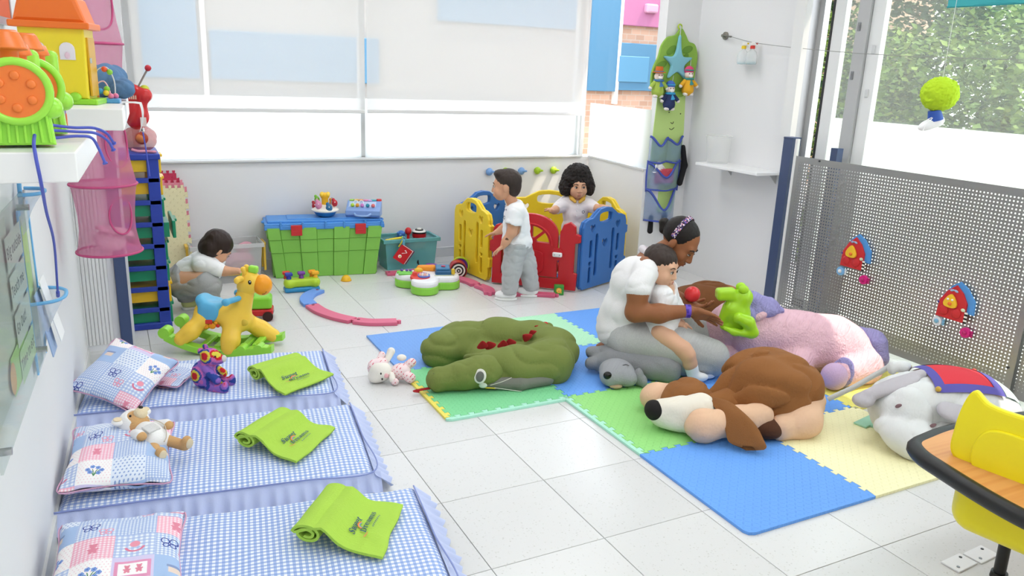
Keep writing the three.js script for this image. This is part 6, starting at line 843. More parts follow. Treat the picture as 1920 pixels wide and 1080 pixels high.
  const shirtP = [ell(-0.23, 0.2, 0, 0.13, 0.1, 0.18), ell(-0.225, 0.3, 0, 0.12, 0.14, 0.16), ell(-0.185, 0.44, 0, 0.125, 0.145, 0.175), cap([-0.145, 0.545, 0.1], 0.066, [-0.09, 0.54, -0.1], 0.066), K(cap([-0.152, 0.54, 0.14], 0.062, [-0.193, 0.475, 0.188], 0.066), 0.02), K(cap([-0.08, 0.535, -0.14], 0.062, [-0.025, 0.455, -0.19], 0.06), 0.02), K(cap([-0.29, 0.24, 0], 0.07, [-0.285, 0.17, 0.03], 0.068), 0.04), sub(ell(0.06, 0.66, 0, 0.11, 0.1, 0.085), 0.01), sub(rbx(-0.25, 0.02, 0, 0.3, 0.1, 0.4, 0.005, 0, 0, -0.12), 0.006), sub(rbx(-0.03, 0.24, 0.16, 0.12, 0.1, 0.2, 0.02, 0, 0, 0.25), 0.01)];
  part(t, 'polo_shirt', blob(shirtP, 0.0085, 0.03, creases(0.007, 7, 3)), POLO); part(t, 'collar', blob([...chain([[-0.135, 0.615, 0.055, 0.016], [-0.155, 0.63, 0, 0.018], [-0.125, 0.615, -0.06, 0.016]]), ...chain([[-0.135, 0.615, 0.055, 0.016], [-0.085, 0.6, 0.075, 0.014], [-0.05, 0.57, 0.06, 0.012]])], 0.005, 0.012), mat(0xd6d0d4, 0.9));
  part(t, 'trousers', blob([ell(-0.21, 0.18, 0, 0.13, 0.105, 0.178), ...legs.map((q) => ({ ...q, f: (x, y, z) => q.f(x, y, z) - 0.012, R: q.R + 0.012 })), sub(ell(0, -0.3, 0, 2, 0.3, 2), 0.004)], 0.0095, 0.03, creases(0.006, 6, 9)), HEATHER);
  part(t, 'wristband', put(new THREE.CylinderGeometry(0.034, 0.034, 0.028, 28, 1, true), 0.066, 0.357, 0.174, 0, 0, Math.PI / 2 - 0.02).rotateY(0), mat(0x8f6fd0, 0.5, { side: THREE.DoubleSide, map: canvasTex(64, 16, (g) => { g.fillStyle = '#b9a2ea'; g.fillRect(0, 0, 64, 16); g.fillStyle = '#6a3fb8'; for (let i = 0; i < 6; i++) g.fillRect(i * 11, (i % 2) * 6, 6, 9); }) }), 'purple patterned wristband');
  { const n = []; for (const [x, y, z] of [[0.256, 0.29, 0.15]]) part(t, 'fingernail', elp(0.006, 0.003, 0.005, x, y, z), mat(0xc99080, 0.3)); }
}
{ // baby on the lap
  const t = person('baby in a white bodysuit and socks sitting on the woman lap', [2.55, MAT_TOP, -3.12], FACING), SK = skinMat(0xe0b092), HR = mat(0x2f2018, 0.6), hp = [-0.068, 0.56, 0.09], he = [0.2, 0.95, -0.04], hs = 0.86;
  const legsN = chain([[-0.06, 0.235, 0.17, 0.055], [0.05, 0.172, 0.225, 0.044], [0.075, 0.148, 0.24, 0.038]]), shinN = chain([[0.075, 0.148, 0.24, 0.036], [0.093, 0.1, 0.235, 0.034], [0.112, 0.055, 0.232, 0.024]]), legsF = chain([[0.0, 0.23, 0.1, 0.055], [0.115, 0.17, 0.15, 0.046], [0.125, 0.15, 0.16, 0.042]]), shinF = chain([[0.125, 0.15, 0.16, 0.04], [0.15, 0.09, 0.17, 0.038], [0.168, 0.05, 0.18, 0.03]]);
  const footN = [ell(0.142, 0.032, 0.238, 0.043, 0.018, 0.02)], footF = [ell(0.192, 0.03, 0.188, 0.042, 0.02, 0.022)], arm = [...chain([[-0.06, 0.43, 0.13, 0.036], [-0.06, 0.34, 0.15, 0.033], [0.0, 0.3, 0.145, 0.03], [0.05, 0.28, 0.135, 0.022]]), ...chain([[-0.01, 0.43, 0.02, 0.036], [0.03, 0.34, 0.0, 0.033], [0.08, 0.3, 0.02, 0.024]])];
  const torso = [ell(-0.045, 0.27, 0.1, 0.07, 0.075, 0.075), ell(-0.045, 0.36, 0.085, 0.068, 0.09, 0.072), cap([-0.055, 0.43, 0.12], 0.042, [-0.02, 0.43, 0.04], 0.042)];
  const body = blob([...torso, K(cap([-0.04, 0.44, 0.08], 0.036, [-0.06, 0.52, 0.088], 0.038), 0.03), ...legsN, ...shinN, ...legsF, ...shinF, ...footN, ...footF, ...arm], 0.007, 0.018);
  part(t, 'body', skinned([body, blob(xf(headPrims(true), hp, he, hs), 0.004, 0.012), blob(xf(handPrims(1, 0.7), [0.05, 0.278, 0.134], [0.2, 0.3, -0.3], 0.55), 0.003, 0.006), blob(xf(handPrims(-1, 0.7), [0.08, 0.3, 0.02], [0, 0.1, -0.2], 0.55), 0.003, 0.006)]), SK);
  face(t, hp, he, hs, { lip: 0xc07868, brow: 0x4a3226 });
  part(t, 'hair', blob(xf([ell(0, 0.044, -0.02, 0.086, 0.088, 0.102), sub(ell(0, -0.045, 0.09, 0.078, 0.088, 0.075, -0.15), 0.012), sub(rbx(0, -0.1, 0.03, 0.12, 0.07, 0.12, 0.02), 0.015), sub(ell(0.09, -0.03, 0.012, 0.03, 0.05, 0.035), 0.01), sub(ell(-0.09, -0.03, 0.012, 0.03, 0.05, 0.035), 0.01)], hp, he, hs), 0.004, 0.012, (x, y, z, d) => d + 0.004 * noise(x * 60, y * 18, z * 60) + 0.002 * noise(x * 150, y * 40, z * 150)), HR);
  const grow = (l, a) => l.map((q) => ({ ...q, f: (x, y, z) => q.f(x, y, z) - a, R: q.R + a }));
  part(t, 'bodysuit', blob([...grow(torso, 0.012), ...grow(arm.slice(0, 2), 0.012), ...grow(arm.slice(3, 5), 0.01), K(ell(-0.055, 0.235, 0.12, 0.082, 0.066, 0.1), 0.03), sub(cap([0.03, 0.205, 0.24], 0.062, [0.1, 0.16, 0.27], 0.06), 0.008), sub(cap([0.09, 0.19, 0.14], 0.055, [0.15, 0.15, 0.18], 0.05), 0.008), sub(ell(-0.01, 0.475, 0.09, 0.052, 0.062, 0.05), 0.008)], 0.006, 0.022, creases(0.004, 12, 4)), TEE);
  part(t, 'sock', blob([...grow(chain([[0.1, 0.085, 0.234, 0.029], [0.112, 0.05, 0.233, 0.026]]), 0.006), ...grow(footN, 0.006)], 0.005, 0.012), TEE); part(t, 'sock', blob([...grow(chain([[0.16, 0.075, 0.176, 0.034], [0.17, 0.045, 0.18, 0.03]]), 0.006), ...grow(footF, 0.006)], 0.005, 0.012), TEE);
}
{ // frog held in the woman's hand, ball in the other
  const t = thing('toy_frog', 'glossy lime green plastic frog held in the woman hand', 'toy', [2.55, MAT_TOP, -3.12], FACING), G = plastic(0xa6d92a, 0.22);
  part(t, 'body', blob([ell(0.345, 0.335, 0.1, 0.062, 0.085, 0.055, 0, 0, 0.25), ell(0.36, 0.42, 0.1, 0.05, 0.05, 0.048), K(rbx(0.27, 0.435, 0.1, 0.05, 0.03, 0.036, 0.018, 0, 0, 0.08), 0.02), cap([0.28, 0.262, 0.1], 0.02, [0.4, 0.25, 0.1], 0.035), K(cap([0.3, 0.36, 0.1], 0.04, [0.27, 0.3, 0.1], 0.024), 0.02)], 0.005, 0.025), G);
  for (const s of [-1, 1]) { part(t, 'eye_bump', blob([ell(0.35, 0.468, 0.1 + s * 0.026, 0.026, 0.024, 0.02)], 0.004), G); part(t, 'leg', blob([...chain([[0.335, 0.325, 0.1 + s * 0.05, 0.03], [0.385, 0.305, 0.1 + s * 0.056, 0.03], [0.418, 0.252, 0.1 + s * 0.058, 0.026]]), cap([0.4, 0.243, 0.1 + s * 0.06], 0.02, [0.32, 0.252, 0.1 + s * 0.06], 0.016), cap([0.32, 0.252, 0.1 + s * 0.06], 0.016, [0.27, 0.268, 0.1 + s * 0.05], 0.011)], 0.005, 0.02), G); }
  single('play_ball', sph(0.042, 0, 0, 0, 28), plastic(0xe8383c, 0.28), 'red plastic ball in the woman far hand', 'ball', [2.706, 0.392, -3.12 + 0.005]);
}
function polo(t, P, sub_, cell, m, seed) { return part(t, 'polo_shirt', blob([...P, ...sub_], cell, 0.022, creases(0.005, 11, seed)), m); }
{ // boy standing by the gate, in profile to the left
  const t = person('boy in white polo and grey trousers standing by the red gate', [2.39, 0, -4.5], FACING), SK = skinMat(0xd6a080), HR = mat(0x2c1e16, 0.6), hp = [-0.105, 0.765, -0.05], he = [0.05, -1.68, 0], hs = 0.88;
  const torso = [ell(-0.02, 0.39, -0.05, 0.08, 0.07, 0.085), ell(-0.025, 0.48, -0.05, 0.08, 0.1, 0.088), ell(-0.03, 0.56, -0.05, 0.072, 0.08, 0.092), cap([-0.035, 0.615, 0.02], 0.042, [-0.035, 0.615, -0.12], 0.042)];
  const armN = chain([[-0.035, 0.61, 0.045, 0.04], [-0.045, 0.54, 0.062, 0.036], [-0.055, 0.48, 0.066, 0.031], [-0.09, 0.42, 0.066, 0.027], [-0.108, 0.385, 0.066, 0.02]]), armF = chain([[-0.035, 0.61, -0.145, 0.04], [-0.06, 0.52, -0.17, 0.034], [-0.12, 0.45, -0.17, 0.028], [-0.16, 0.43, -0.165, 0.02]]);
  const legA = chain([[-0.02, 0.38, -0.01, 0.068], [-0.045, 0.22, -0.01, 0.055], [-0.055, 0.07, -0.015, 0.042]]), legB = chain([[0.0, 0.38, -0.09, 0.068], [0.055, 0.23, -0.1, 0.055], [0.095, 0.07, -0.12, 0.042]]);
  const body = blob([...torso, K(cap([-0.045, 0.63, -0.05], 0.036, [-0.08, 0.7, -0.05], 0.04), 0.03), ...armN, ...armF, ...legA, ...legB], 0.0075, 0.018);
  part(t, 'body', skinned([body, blob(xf(headPrims(true), hp, he, hs), 0.0045, 0.012), blob(xf(handPrims(-1, 0.35, 0.2, 0.3), [-0.108, 0.385, 0.066], [0.4, 2.9, -0.75], 0.58), 0.0032, 0.006), blob(xf(handPrims(1, 0.4), [-0.16, 0.43, -0.165], [0.2, 3.0, -0.3], 0.56), 0.0032, 0.006)]), SK);
  face(t, hp, he, hs, { lip: 0xb87868, brow: 0x2e2018 });
  part(t, 'hair', blob(xf([ell(0, 0.045, -0.02, 0.086, 0.088, 0.1), ell(0, 0.0, -0.06, 0.075, 0.08, 0.055), K(ell(0, 0.095, 0.045, 0.06, 0.03, 0.045), 0.02), sub(ell(0, -0.05, 0.09, 0.1, 0.098, 0.082, -0.1), 0.01), sub(ell(0.09, -0.03, 0.015, 0.03, 0.045, 0.03), 0.008), sub(ell(-0.09, -0.03, 0.015, 0.03, 0.045, 0.03), 0.008)], hp, he, hs), 0.0045, 0.012, (x, y, z, d) => d + 0.0025 * noise(x * 90, y * 40, z * 90)), HR);
  const grow = (l, a) => l.map((q) => ({ ...q, f: (x, y, z) => q.f(x, y, z) - a, R: q.R + a }));
  polo(t, [...grow(torso, 0.014), ...grow([armN[0], armN[1]], 0.015), ...grow([armF[0]], 0.015), K(ell(-0.015, 0.4, -0.045, 0.1, 0.07, 0.1), 0.03)], [sub(ell(-0.09, 0.7, -0.05, 0.075, 0.065, 0.055), 0.008), sub(rbx(-0.02, 0.29, -0.05, 0.3, 0.06, 0.3, 0.002, 0, 0, 0.12), 0.004), sub(cap([-0.053, 0.5, 0.066], 0.06, [-0.06, 0.44, 0.09], 0.05), 0.003)], 0.0065, TEE, 2);
  const col = part(t, 'collar', blob([...chain([[-0.015, 0.66, -0.045, 0.018], [-0.05, 0.645, 0.01, 0.016], [-0.095, 0.625, 0.0, 0.013]]), ...chain([[-0.015, 0.66, -0.055, 0.018], [-0.05, 0.645, -0.11, 0.016], [-0.095, 0.625, -0.1, 0.013]])], 0.005, 0.012), TEE); part(col, 'navy_stripe', tube([[0.004, 0.655, -0.045], [-0.045, 0.64, 0.027], [-0.1, 0.618, 0.012]], 0.0028, 14, false, 6), mat(0x3c4a78, 0.9)); part(t, 'chest_logo', torus(0.01, 0.0018, -0.108, 0.565, 0.0, 0, -0.9), mat(0x4a5478, 0.9));
  part(t, 'trousers', blob([ell(-0.012, 0.375, -0.05, 0.088, 0.06, 0.092), ...grow(legA, 0.013), ...grow(legB, 0.013), sub(rbx(0, 0.43, -0.05, 0.3, 0.03, 0.3, 0.002), 0.004), sub(rbx(0.02, 0.0, -0.05, 0.3, 0.042, 0.3, 0.002), 0.004)], 0.0065, 0.018, creases(0.007, 13, 6)), LGREY); part(t, 'pocket_stitch', rbox(0.03, 0.004, 0.002, 0.001, -0.045, 0.335, 0.052), mat(0x3c4a78, 0.8));
  const shoe = (x, z, tilt) => { const g = blob([ell(x - 0.055, 0.034, z, 0.048, 0.026, 0.034), ell(x, 0.04, z, 0.045, 0.036, 0.032), sub(rbx(x, -0.04, z, 0.3, 0.042, 0.3, 0.001), 0.002)], 0.005, 0.02), s = part(t, 'shoe', g, mat(0xf4f4f4, 0.6)); part(s, 'sole', put(extr(smooth([[-0.105, 0], [-0.06, 0.036], [0.02, 0.032], [0.048, 0], [0.02, -0.032], [-0.06, -0.036]], 40), 0.014, 0.003), x, 0.0075, z, -Math.PI / 2), mat(0xf2f2f0, 0.6)); part(s, 'lace', tube([[x - 0.05, 0.06, z - 0.015], [x - 0.04, 0.068, z + 0.008], [x - 0.03, 0.073, z - 0.01], [x - 0.02, 0.08, z + 0.012]], 0.003, 14, false, 5), mat(0xffffff, 0.8)); };
  shoe(-0.05, -0.015); shoe(0.1, -0.12);
  part(t, 'sticker', elp(0.013, 0.013, 0.004, -0.083, 0.437, 0.092), mat(0x5a3a2a, 0.6), 'small dark tattoo sticker on the forearm');
}
{ // curly haired child standing in the pen
  const t = person('curly haired child in white polo with yellow collar standing inside the play pen', [3.08, 0, -5.03], FACING), SK = skinMat(0xdcaa8a), HR = mat(0x1d1613, 0.8), hp = [0.055, 0.69, 0.02], he = [0.08, 0.16, 0.02], hs = 0.86;
  const torso = [ell(0.05, 0.36, 0.0, 0.085, 0.1, 0.075), ell(0.05, 0.48, 0.0, 0.085, 0.1, 0.072), cap([-0.01, 0.55, 0], 0.042, [0.115, 0.55, 0], 0.042)];
  const aL = chain([[-0.03, 0.55, 0.01, 0.04], [-0.085, 0.52, 0.06, 0.033], [-0.115, 0.512, 0.12, 0.028], [-0.14, 0.515, 0.165, 0.02]]), aR = chain([[0.135, 0.55, 0.01, 0.04], [0.185, 0.53, 0.05, 0.033], [0.21, 0.535, 0.09, 0.028], [0.245, 0.548, 0.115, 0.02]]), lg = [...chain([[0.01, 0.28, 0, 0.06], [0.0, 0.04, 0, 0.035]]), ...chain([[0.09, 0.28, 0, 0.06], [0.1, 0.04, 0, 0.035]])];
  const body = blob([...torso, K(cap([0.052, 0.56, 0.0], 0.034, [0.055, 0.64, 0.01], 0.036), 0.03), ...aL, ...aR, ...lg], 0.0085, 0.018);
  part(t, 'body', skinned([body, blob(xf(headPrims(true), hp, he, hs), 0.0045, 0.012), blob(xf(handPrims(-1, 0.45, 0.3, 0.2), [-0.138, 0.522, 0.16], [0, 1.9, 0], 0.55), 0.0032, 0.006), blob(xf(handPrims(1, 0.4, 0.3, 0.2), [0.24, 0.556, 0.112], [0, -0.3, 0], 0.55), 0.0032, 0.006)]), SK);
  face(t, hp, he, hs, { lip: 0xb4685c, brow: 0x241a15, look: 0.6 });
  part(t, 'hair', blob(xf([ell(0, 0.055, -0.035, 0.135, 0.115, 0.12), ell(0.1, -0.02, -0.02, 0.06, 0.08, 0.075), ell(-0.1, -0.02, -0.02, 0.06, 0.08, 0.075), ell(0, 0.13, -0.01, 0.095, 0.06, 0.09), sub(ell(0, -0.055, 0.09, 0.068, 0.092, 0.1, -0.08), 0.012), sub(ell(0, -0.14, 0, 0.2, 0.06, 0.2), 0.01)], hp, he, hs), 0.0045, 0.02, (x, y, z, d) => d + 0.009 * noise(x * 55, y * 55, z * 55) + 0.006 * noise(x * 120, y * 120, z * 120)), HR);
  const grow = (l, a) => l.map((q) => ({ ...q, f: (x, y, z) => q.f(x, y, z) - a, R: q.R + a }));
  polo(t, [...grow(torso, 0.013), ...grow([aL[0]], 0.014), ...grow([aR[0]], 0.014)], [sub(ell(0.055, 0.625, 0.02, 0.05, 0.05, 0.06), 0.008), sub(rbx(0.05, 0.2, 0, 0.4, 0.07, 0.4, 0.002), 0.004)], 0.0075, mat(0xeae4e6, 0.9), 8);
  part(t, 'collar', blob([...chain([[0.055, 0.62, -0.045, 0.014], [0.0, 0.61, 0.0, 0.014], [0.015, 0.595, 0.05, 0.014], [0.04, 0.575, 0.075, 0.011]]), ...chain([[0.055, 0.62, -0.045, 0.014], [0.11, 0.61, 0.0, 0.014], [0.1, 0.595, 0.05, 0.014], [0.075, 0.575, 0.075, 0.012]])], 0.0045, 0.012), mat(0xe6b84e, 0.9), 'yellow collar'); for (const y of [0.55, 0.51, 0.47]) part(t, 'button', sph(0.005, 0.055, y, 0.088, 8), mat(0xf4f4f4, 0.5)); part(t, 'chest_logo', torus(0.01, 0.0018, 0.105, 0.5, 0.072, 0, 0.5), mat(0x6a6470, 0.9));
  part(t, 'trousers', blob([ell(0.05, 0.3, 0, 0.09, 0.06, 0.08), ...grow(lg, 0.012)], 0.011, 0.02), LGREY);
}
{ // toddler crouching behind the giraffe
  const t = person('toddler in white shirt and grey trousers crouching behind the rocking giraffe', [0.4, 0, -5.05], FACING), SK = skinMat(0xd8a484), HR = mat(0x2a1a14, 0.5, { specularIntensity: 0.7 }), hp = [0.155, 0.375, -0.03], he = [0.75, 2.3, 0.1], hs = 0.86;
  const torso = [ell(-0.03, 0.2, 0, 0.09, 0.085, 0.09), cap([-0.01, 0.23, 0], 0.075, [0.1, 0.29, -0.01], 0.075), cap([0.09, 0.295, 0.075], 0.038, [0.13, 0.285, -0.09], 0.038)];
  const aN = chain([[0.13, 0.29, 0.08, 0.038], [0.2, 0.27, 0.085, 0.033], [0.235, 0.262, 0.08, 0.029], [0.31, 0.26, 0.06, 0.021]]), aF = chain([[0.1, 0.27, -0.09, 0.036], [0.1, 0.19, -0.1, 0.03], [0.1, 0.1, -0.08, 0.022]]);
  const lN = chain([[-0.03, 0.17, 0.07, 0.078], [0.11, 0.19, 0.11, 0.066], [0.15, 0.17, 0.115, 0.058]]), sN = chain([[0.15, 0.17, 0.115, 0.056], [0.14, 0.06, 0.08, 0.04]]), lF = chain([[-0.05, 0.16, -0.03, 0.075], [-0.01, 0.13, 0.03, 0.06], [-0.02, 0.1, 0.03, 0.05]]), sF = chain([[-0.02, 0.12, 0.03, 0.05], [-0.022, 0.055, 0.03, 0.038]]);
  const body = blob([...torso, K(cap([0.11, 0.3, -0.005], 0.036, [0.145, 0.34, -0.02], 0.038), 0.03), ...aN, ...aF, ...lN, ...sN, ...lF, ...sF], 0.008, 0.018);
  part(t, 'body', skinned([body, blob(xf(headPrims(true), hp, he, hs), 0.005, 0.012), blob(xf(handPrims(1, 0.8), [0.31, 0.26, 0.06], [0, 0.2, 0], 0.55), 0.0035, 0.006), blob(xf(handPrims(1, 0.5), [0.1, 0.1, -0.08], [0, 0, -1.5], 0.5), 0.0035, 0.006)]), SK);
  face(t, hp, he, hs, { lip: 0xb87868 });
  part(t, 'hair', blob([...xf([ell(0, 0.04, -0.02, 0.092, 0.094, 0.108), ell(0, -0.02, -0.04, 0.092, 0.085, 0.085), sub(ell(0, -0.05, 0.1, 0.08, 0.09, 0.078, -0.1), 0.012)], hp, he, hs), sub(rbx(0.05, 0.22, 0, 0.3, 0.075, 0.3, 0.01, 0, 0, 0.25), 0.01)], 0.005, 0.015, (x, y, z, d) => d + 0.003 * noise(x * 70, y * 12, z * 70)), HR);
  const grow = (l, a) => l.map((q) => ({ ...q, f: (x, y, z) => q.f(x, y, z) - a, R: q.R + a }));
  part(t, 'shirt', blob([...grow(torso.slice(1), 0.014), ...grow([aN[0]], 0.014), ...grow([aF[0]], 0.013), sub(ell(0.16, 0.36, -0.02, 0.05, 0.05, 0.05), 0.01), sub(rbx(-0.12, 0.1, 0, 0.1, 0.08, 0.2, 0.02, 0, 0, -0.5), 0.01)], 0.007, 0.022, creases(0.006, 11, 12)), TEE);
  part(t, 'trousers', blob([ell(-0.035, 0.195, 0.01, 0.108, 0.095, 0.105), ...grow(lN, 0.014), ...grow(sN, 0.014), ...grow(lF, 0.014), ...grow(sF, 0.014), sub(rbx(0, 0, 0, 0.4, 0.052, 0.4, 0.002), 0.004), sub(rbx(0.1, 0.34, 0, 0.16, 0.085, 0.3, 0.01, 0, 0, 0.5), 0.01)], 0.007, 0.02, creases(0.008, 11, 15)), mat(0xa3a4a5, 0.95, { bumpMap: rep(TX.weave, 4), bumpScale: 0.0006 }));
  for (const [x, z, a] of [[-0.01, 0.035, 0.5], [0.16, 0.09, 0.3]]) { const s = part(t, 'shoe', put(blob([ell(0.02, 0.032, 0, 0.055, 0.028, 0.032), ell(-0.015, 0.04, 0, 0.035, 0.034, 0.03), sub(rbx(0, -0.04, 0, 0.3, 0.045, 0.3, 0.001), 0.002)], 0.005, 0.015), x, 0, z, 0, a), mat(0xd9dc9a, 0.8)); part(s, 'sole', put(extr(smooth([[-0.05, 0], [-0.03, 0.032], [0.04, 0.034], [0.078, 0], [0.04, -0.034], [-0.03, -0.032]], 40), 0.016, 0.003), x, 0.0085, z, -Math.PI / 2, 0, a), mat(0xf0efec, 0.7)); }
}
// ================= left wall: shelves and what stands on them =================
{
  const SH = mat(0xf4f4f4, 0.35);
  single('wall_shelf', rbox(0.27, 0.05, 0.48, 0.003, 0, 0, 0), SH, 'white box shelf nearest the camera carrying the toy trains', 'shelf', [-0.166, 1.317, -1.735], -0.06);
  single('wall_shelf', rbox(0.31, 0.05, 0.6, 0.003, 0, 0, 0), SH, 'white box shelf behind it carrying the toy house', 'shelf', [-0.098, 1.352, -2.4], -0.05);
  const train = (label, pos, turn) => {
    const t = thing('toy_train', label, 'toy train', pos, turn, 'toy trains'), G = plastic(0xa4ea50, 0.25), O = plastic(0xf4803a, 0.28), Y = plastic(0xf0d040, 0.3);
    const c = part(t, 'cow_catcher', put(extr([[-0.05, 0.004], [0.05, 0.004], [0.046, 0.058], [-0.046, 0.058]], 0.05, 0.004), 0, 0, 0.03), G); for (let i = 0; i < 8; i++) part(c, 'catcher_rib', rbox(0.004, 0.046, 0.006, 0.001, -0.04 + i * 0.0115, 0.031, 0.056, 0, 0, (i - 3.5) * 0.02), G);
    part(t, 'boiler', blob([cap([0, 0.093, -0.1], 0.044, [0, 0.093, -0.005], 0.046), rbx(0, 0.06, -0.05, 0.044, 0.02, 0.09, 0.01)], 0.005, 0.012), Y); part(t, 'chassis', rbox(0.088, 0.05, 0.2, 0.01, 0, 0.035, -0.06), plastic(0x6a4aa0, 0.4));
    part(t, 'face_ring', [torus(0.046, 0.009, 0, 0.092, 0.055), torus(0.048, 0.007, 0, 0.092, 0.062)], G); const f = part(t, 'face_disc', cyl(0.043, 0.043, 0.02, 0, 0.092, 0.055, Math.PI / 2, 0, 0, 36), O); for (let i = 0; i < 6; i++) part(f, 'face_stud', elp(0.0075, 0.0075, 0.004, 0.026 * Math.cos(i * 1.047 + 0.5), 0.092 + 0.026 * Math.sin(i * 1.047 + 0.5), 0.066, 0, 0, 0, 14), O);
    for (const s of [-1, 1]) { part(t, 'lamp_ball', blob([ell(s * 0.05, 0.066, 0.045, 0.016, 0.018, 0.018), ell(s * 0.035, 0.062, 0.05, 0.02, 0.012, 0.012)], 0.003, 0.008), G); part(t, 'wheel', cyl(0.016, 0.016, 0.02, s * 0.036, 0.016, -0.02, 0, 0, Math.PI / 2), O); part(t, 'wheel', cyl(0.016, 0.016, 0.02, s * 0.036, 0.016, -0.12, 0, 0, Math.PI / 2), O); }
    part(t, 'funnel', lathe([[0.019, 0.128], [0.02, 0.155], [0.034, 0.158], [0.034, 0.163], [0.024, 0.186], [0.02, 0.19], [0, 0.19]], -0.01, 0, -0.0), O); part(t, 'funnel', lathe([[0.014, 0.128], [0.015, 0.148], [0.024, 0.15], [0.018, 0.168], [0, 0.17]], 0.006, 0, -0.07), O); part(t, 'cab', rbox(0.08, 0.09, 0.06, 0.012, 0, 0.115, -0.15), G);
    return t;
  };
  train('green and orange toy train with round face, in front on the nearest shelf', [-0.128, 1.343, -1.61], 0.06);
  train('second green and orange toy train, behind the first', [-0.115, 1.343, -1.83], 0.0);
  const cord = (label, pts, r = 0.0028, c = 0x4f5cc0) => { const t = thing('cord', label, 'cord', [0, 0, 0], 0, 'violet cords'); part(t, 'string', tube(pts, r, 40, false, 6), mat(c, 0.6)); part(t, 'end_tip', rod(pts[pts.length - 1], pts[pts.length - 1].map((v, i) => v + (v - pts[pts.length - 2][i]) * 0.1), r * 1.7), mat(c, 0.5)); };
  cord('violet cord hanging from the nearest train down past the mesh wall pocket', [[-0.105, 1.365, -1.545], [-0.104, 1.35, -1.487], [-0.1, 1.3, -1.478], [-0.115, 1.201, -1.75], [-0.13, 1.059, -2.1], [-0.15, 0.882, -2.34]]);
  cord('upper violet cord draped over the shelf edge', [[-0.09, 1.37, -1.7], [-0.052, 1.362, -1.74], [-0.017, 1.358, -1.777], [0.004, 1.345, -1.8], [0.014, 1.326, -1.81]]); cord('middle violet cord draped over the shelf edge', [[-0.09, 1.362, -1.68], [-0.05, 1.357, -1.71], [-0.015, 1.35, -1.75], [0.006, 1.33, -1.78], [0.012, 1.315, -1.785]]); cord('lower violet cord hanging off the shelf edge', [[-0.085, 1.35, -1.655], [-0.043, 1.352, -1.673], [-0.022, 1.345, -1.7], [-0.013, 1.325, -1.705], [-0.005, 1.3, -1.695]]);
  { // toy house
    const t = thing('toy_house', 'yellow toy house with orange roof on the white shelf', 'toy', [-0.085, 1.377, -2.31], -0.2), Y = plastic(0xf3dc36, 0.3), O = plastic(0xf4782c, 0.32), G = plastic(0x98dc3c, 0.3);
    part(t, 'base', rbox(0.17, 0.014, 0.12, 0.004, 0.005, 0.007, 0), G); part(t, 'walls', put(extr([[-0.068, 0], [0.068, 0], [0.072, 0.17], [-0.072, 0.17]], 0.1, 0.004), 0, 0.014, 0), Y);
    part(t, 'eave', rbox(0.175, 0.016, 0.13, 0.004, 0, 0.186, 0), O); part(t, 'roof', put(extr([[-0.08, 0], [0.08, 0], [0.062, 0.055], [0.05, 0.064], [-0.05, 0.064], [-0.065, 0.05]], 0.11, 0.01), 0, 0.192, 0), O);
    for (const s of [-1, 1]) { const w = part(t, 'window', put(extr([...Array.from({ length: 9 }, (_, i) => [0.017 * Math.cos(i / 8 * Math.PI), 0.012 + 0.017 * Math.sin(i / 8 * Math.PI)]), [-0.017, -0.012], [0.017, -0.012]], 0.006, 0.001), s * 0.032, 0.118, 0.051), plastic(0xe9e4ee)); part(w, 'sticker', elp(0.006, 0.008, 0.002, s * 0.032, 0.116, 0.055), mat(s < 0 ? 0xd07a6a : 0xe6c6d8, 0.5)); part(t, 'door_slot', box(0.003, 0.06, 0.002, -0.018 + s * 0.011, 0.075, 0.0505), mat(0x7a5a14, 0.6)); }
    part(t, 'blue_step', rbox(0.03, 0.034, 0.02, 0.004, -0.02, 0.03, 0.058), plastic(0x4a6ac0)); part(t, 'green_knob', elp(0.014, 0.012, 0.01, 0.04, 0.018, 0.055), G); part(t, 'side_door', rbox(0.006, 0.14, 0.07, 0.002, 0.073, 0.09, 0.0), plastic(0xd8a62a)); part(t, 'hinge', rod([0.076, 0.1, 0.03], [0.076, 0.112, 0.03], 0.004), mat(0xb4b6b8, 0.3, { metalness: 0.8 }));
  }
  { const t = thing('bead_maze', 'small bead maze toy with bent wires on the white shelf', 'toy', [0.012, 1.377, -2.36], -0.1); part(t, 'base', rbox(0.065, 0.012, 0.05, 0.003, 0, 0.006, 0), plastic(0x5a9fd8)); for (const [pts, c] of [[[[-0.022, 0.01, 0.01], [-0.02, 0.045, 0.012], [-0.002, 0.055, 0.012], [0.01, 0.03, 0.012], [0.012, 0.01, 0.012]], 0xe8b8c4], [[[-0.02, 0.01, -0.01], [-0.018, 0.08, -0.01], [0.005, 0.09, -0.01], [0.02, 0.06, -0.01], [0.02, 0.01, -0.01]], 0xd8dde6]]) part(t, 'wire', tube(pts, 0.0018, 24, false, 6), plastic(c)); for (const [x, y, z, c] of [[-0.012, 0.03, 0.014, 0x3f9fd8], [0.002, 0.026, 0.018, 0xe8c83a], [0.012, 0.018, 0.016, 0xe07ca0], [-0.022, 0.018, 0.012, 0xe08030], [0.022, 0.018, 0.0, 0xe07ca0], [0.0, 0.085, -0.01, 0xe05a30], [0.012, 0.078, -0.01, 0x8fd04a], [0.004, 0.036, 0.014, 0x8ad040]]) part(t, 'bead', sph(0.0075, x, y, z, 12), plastic(c)); }
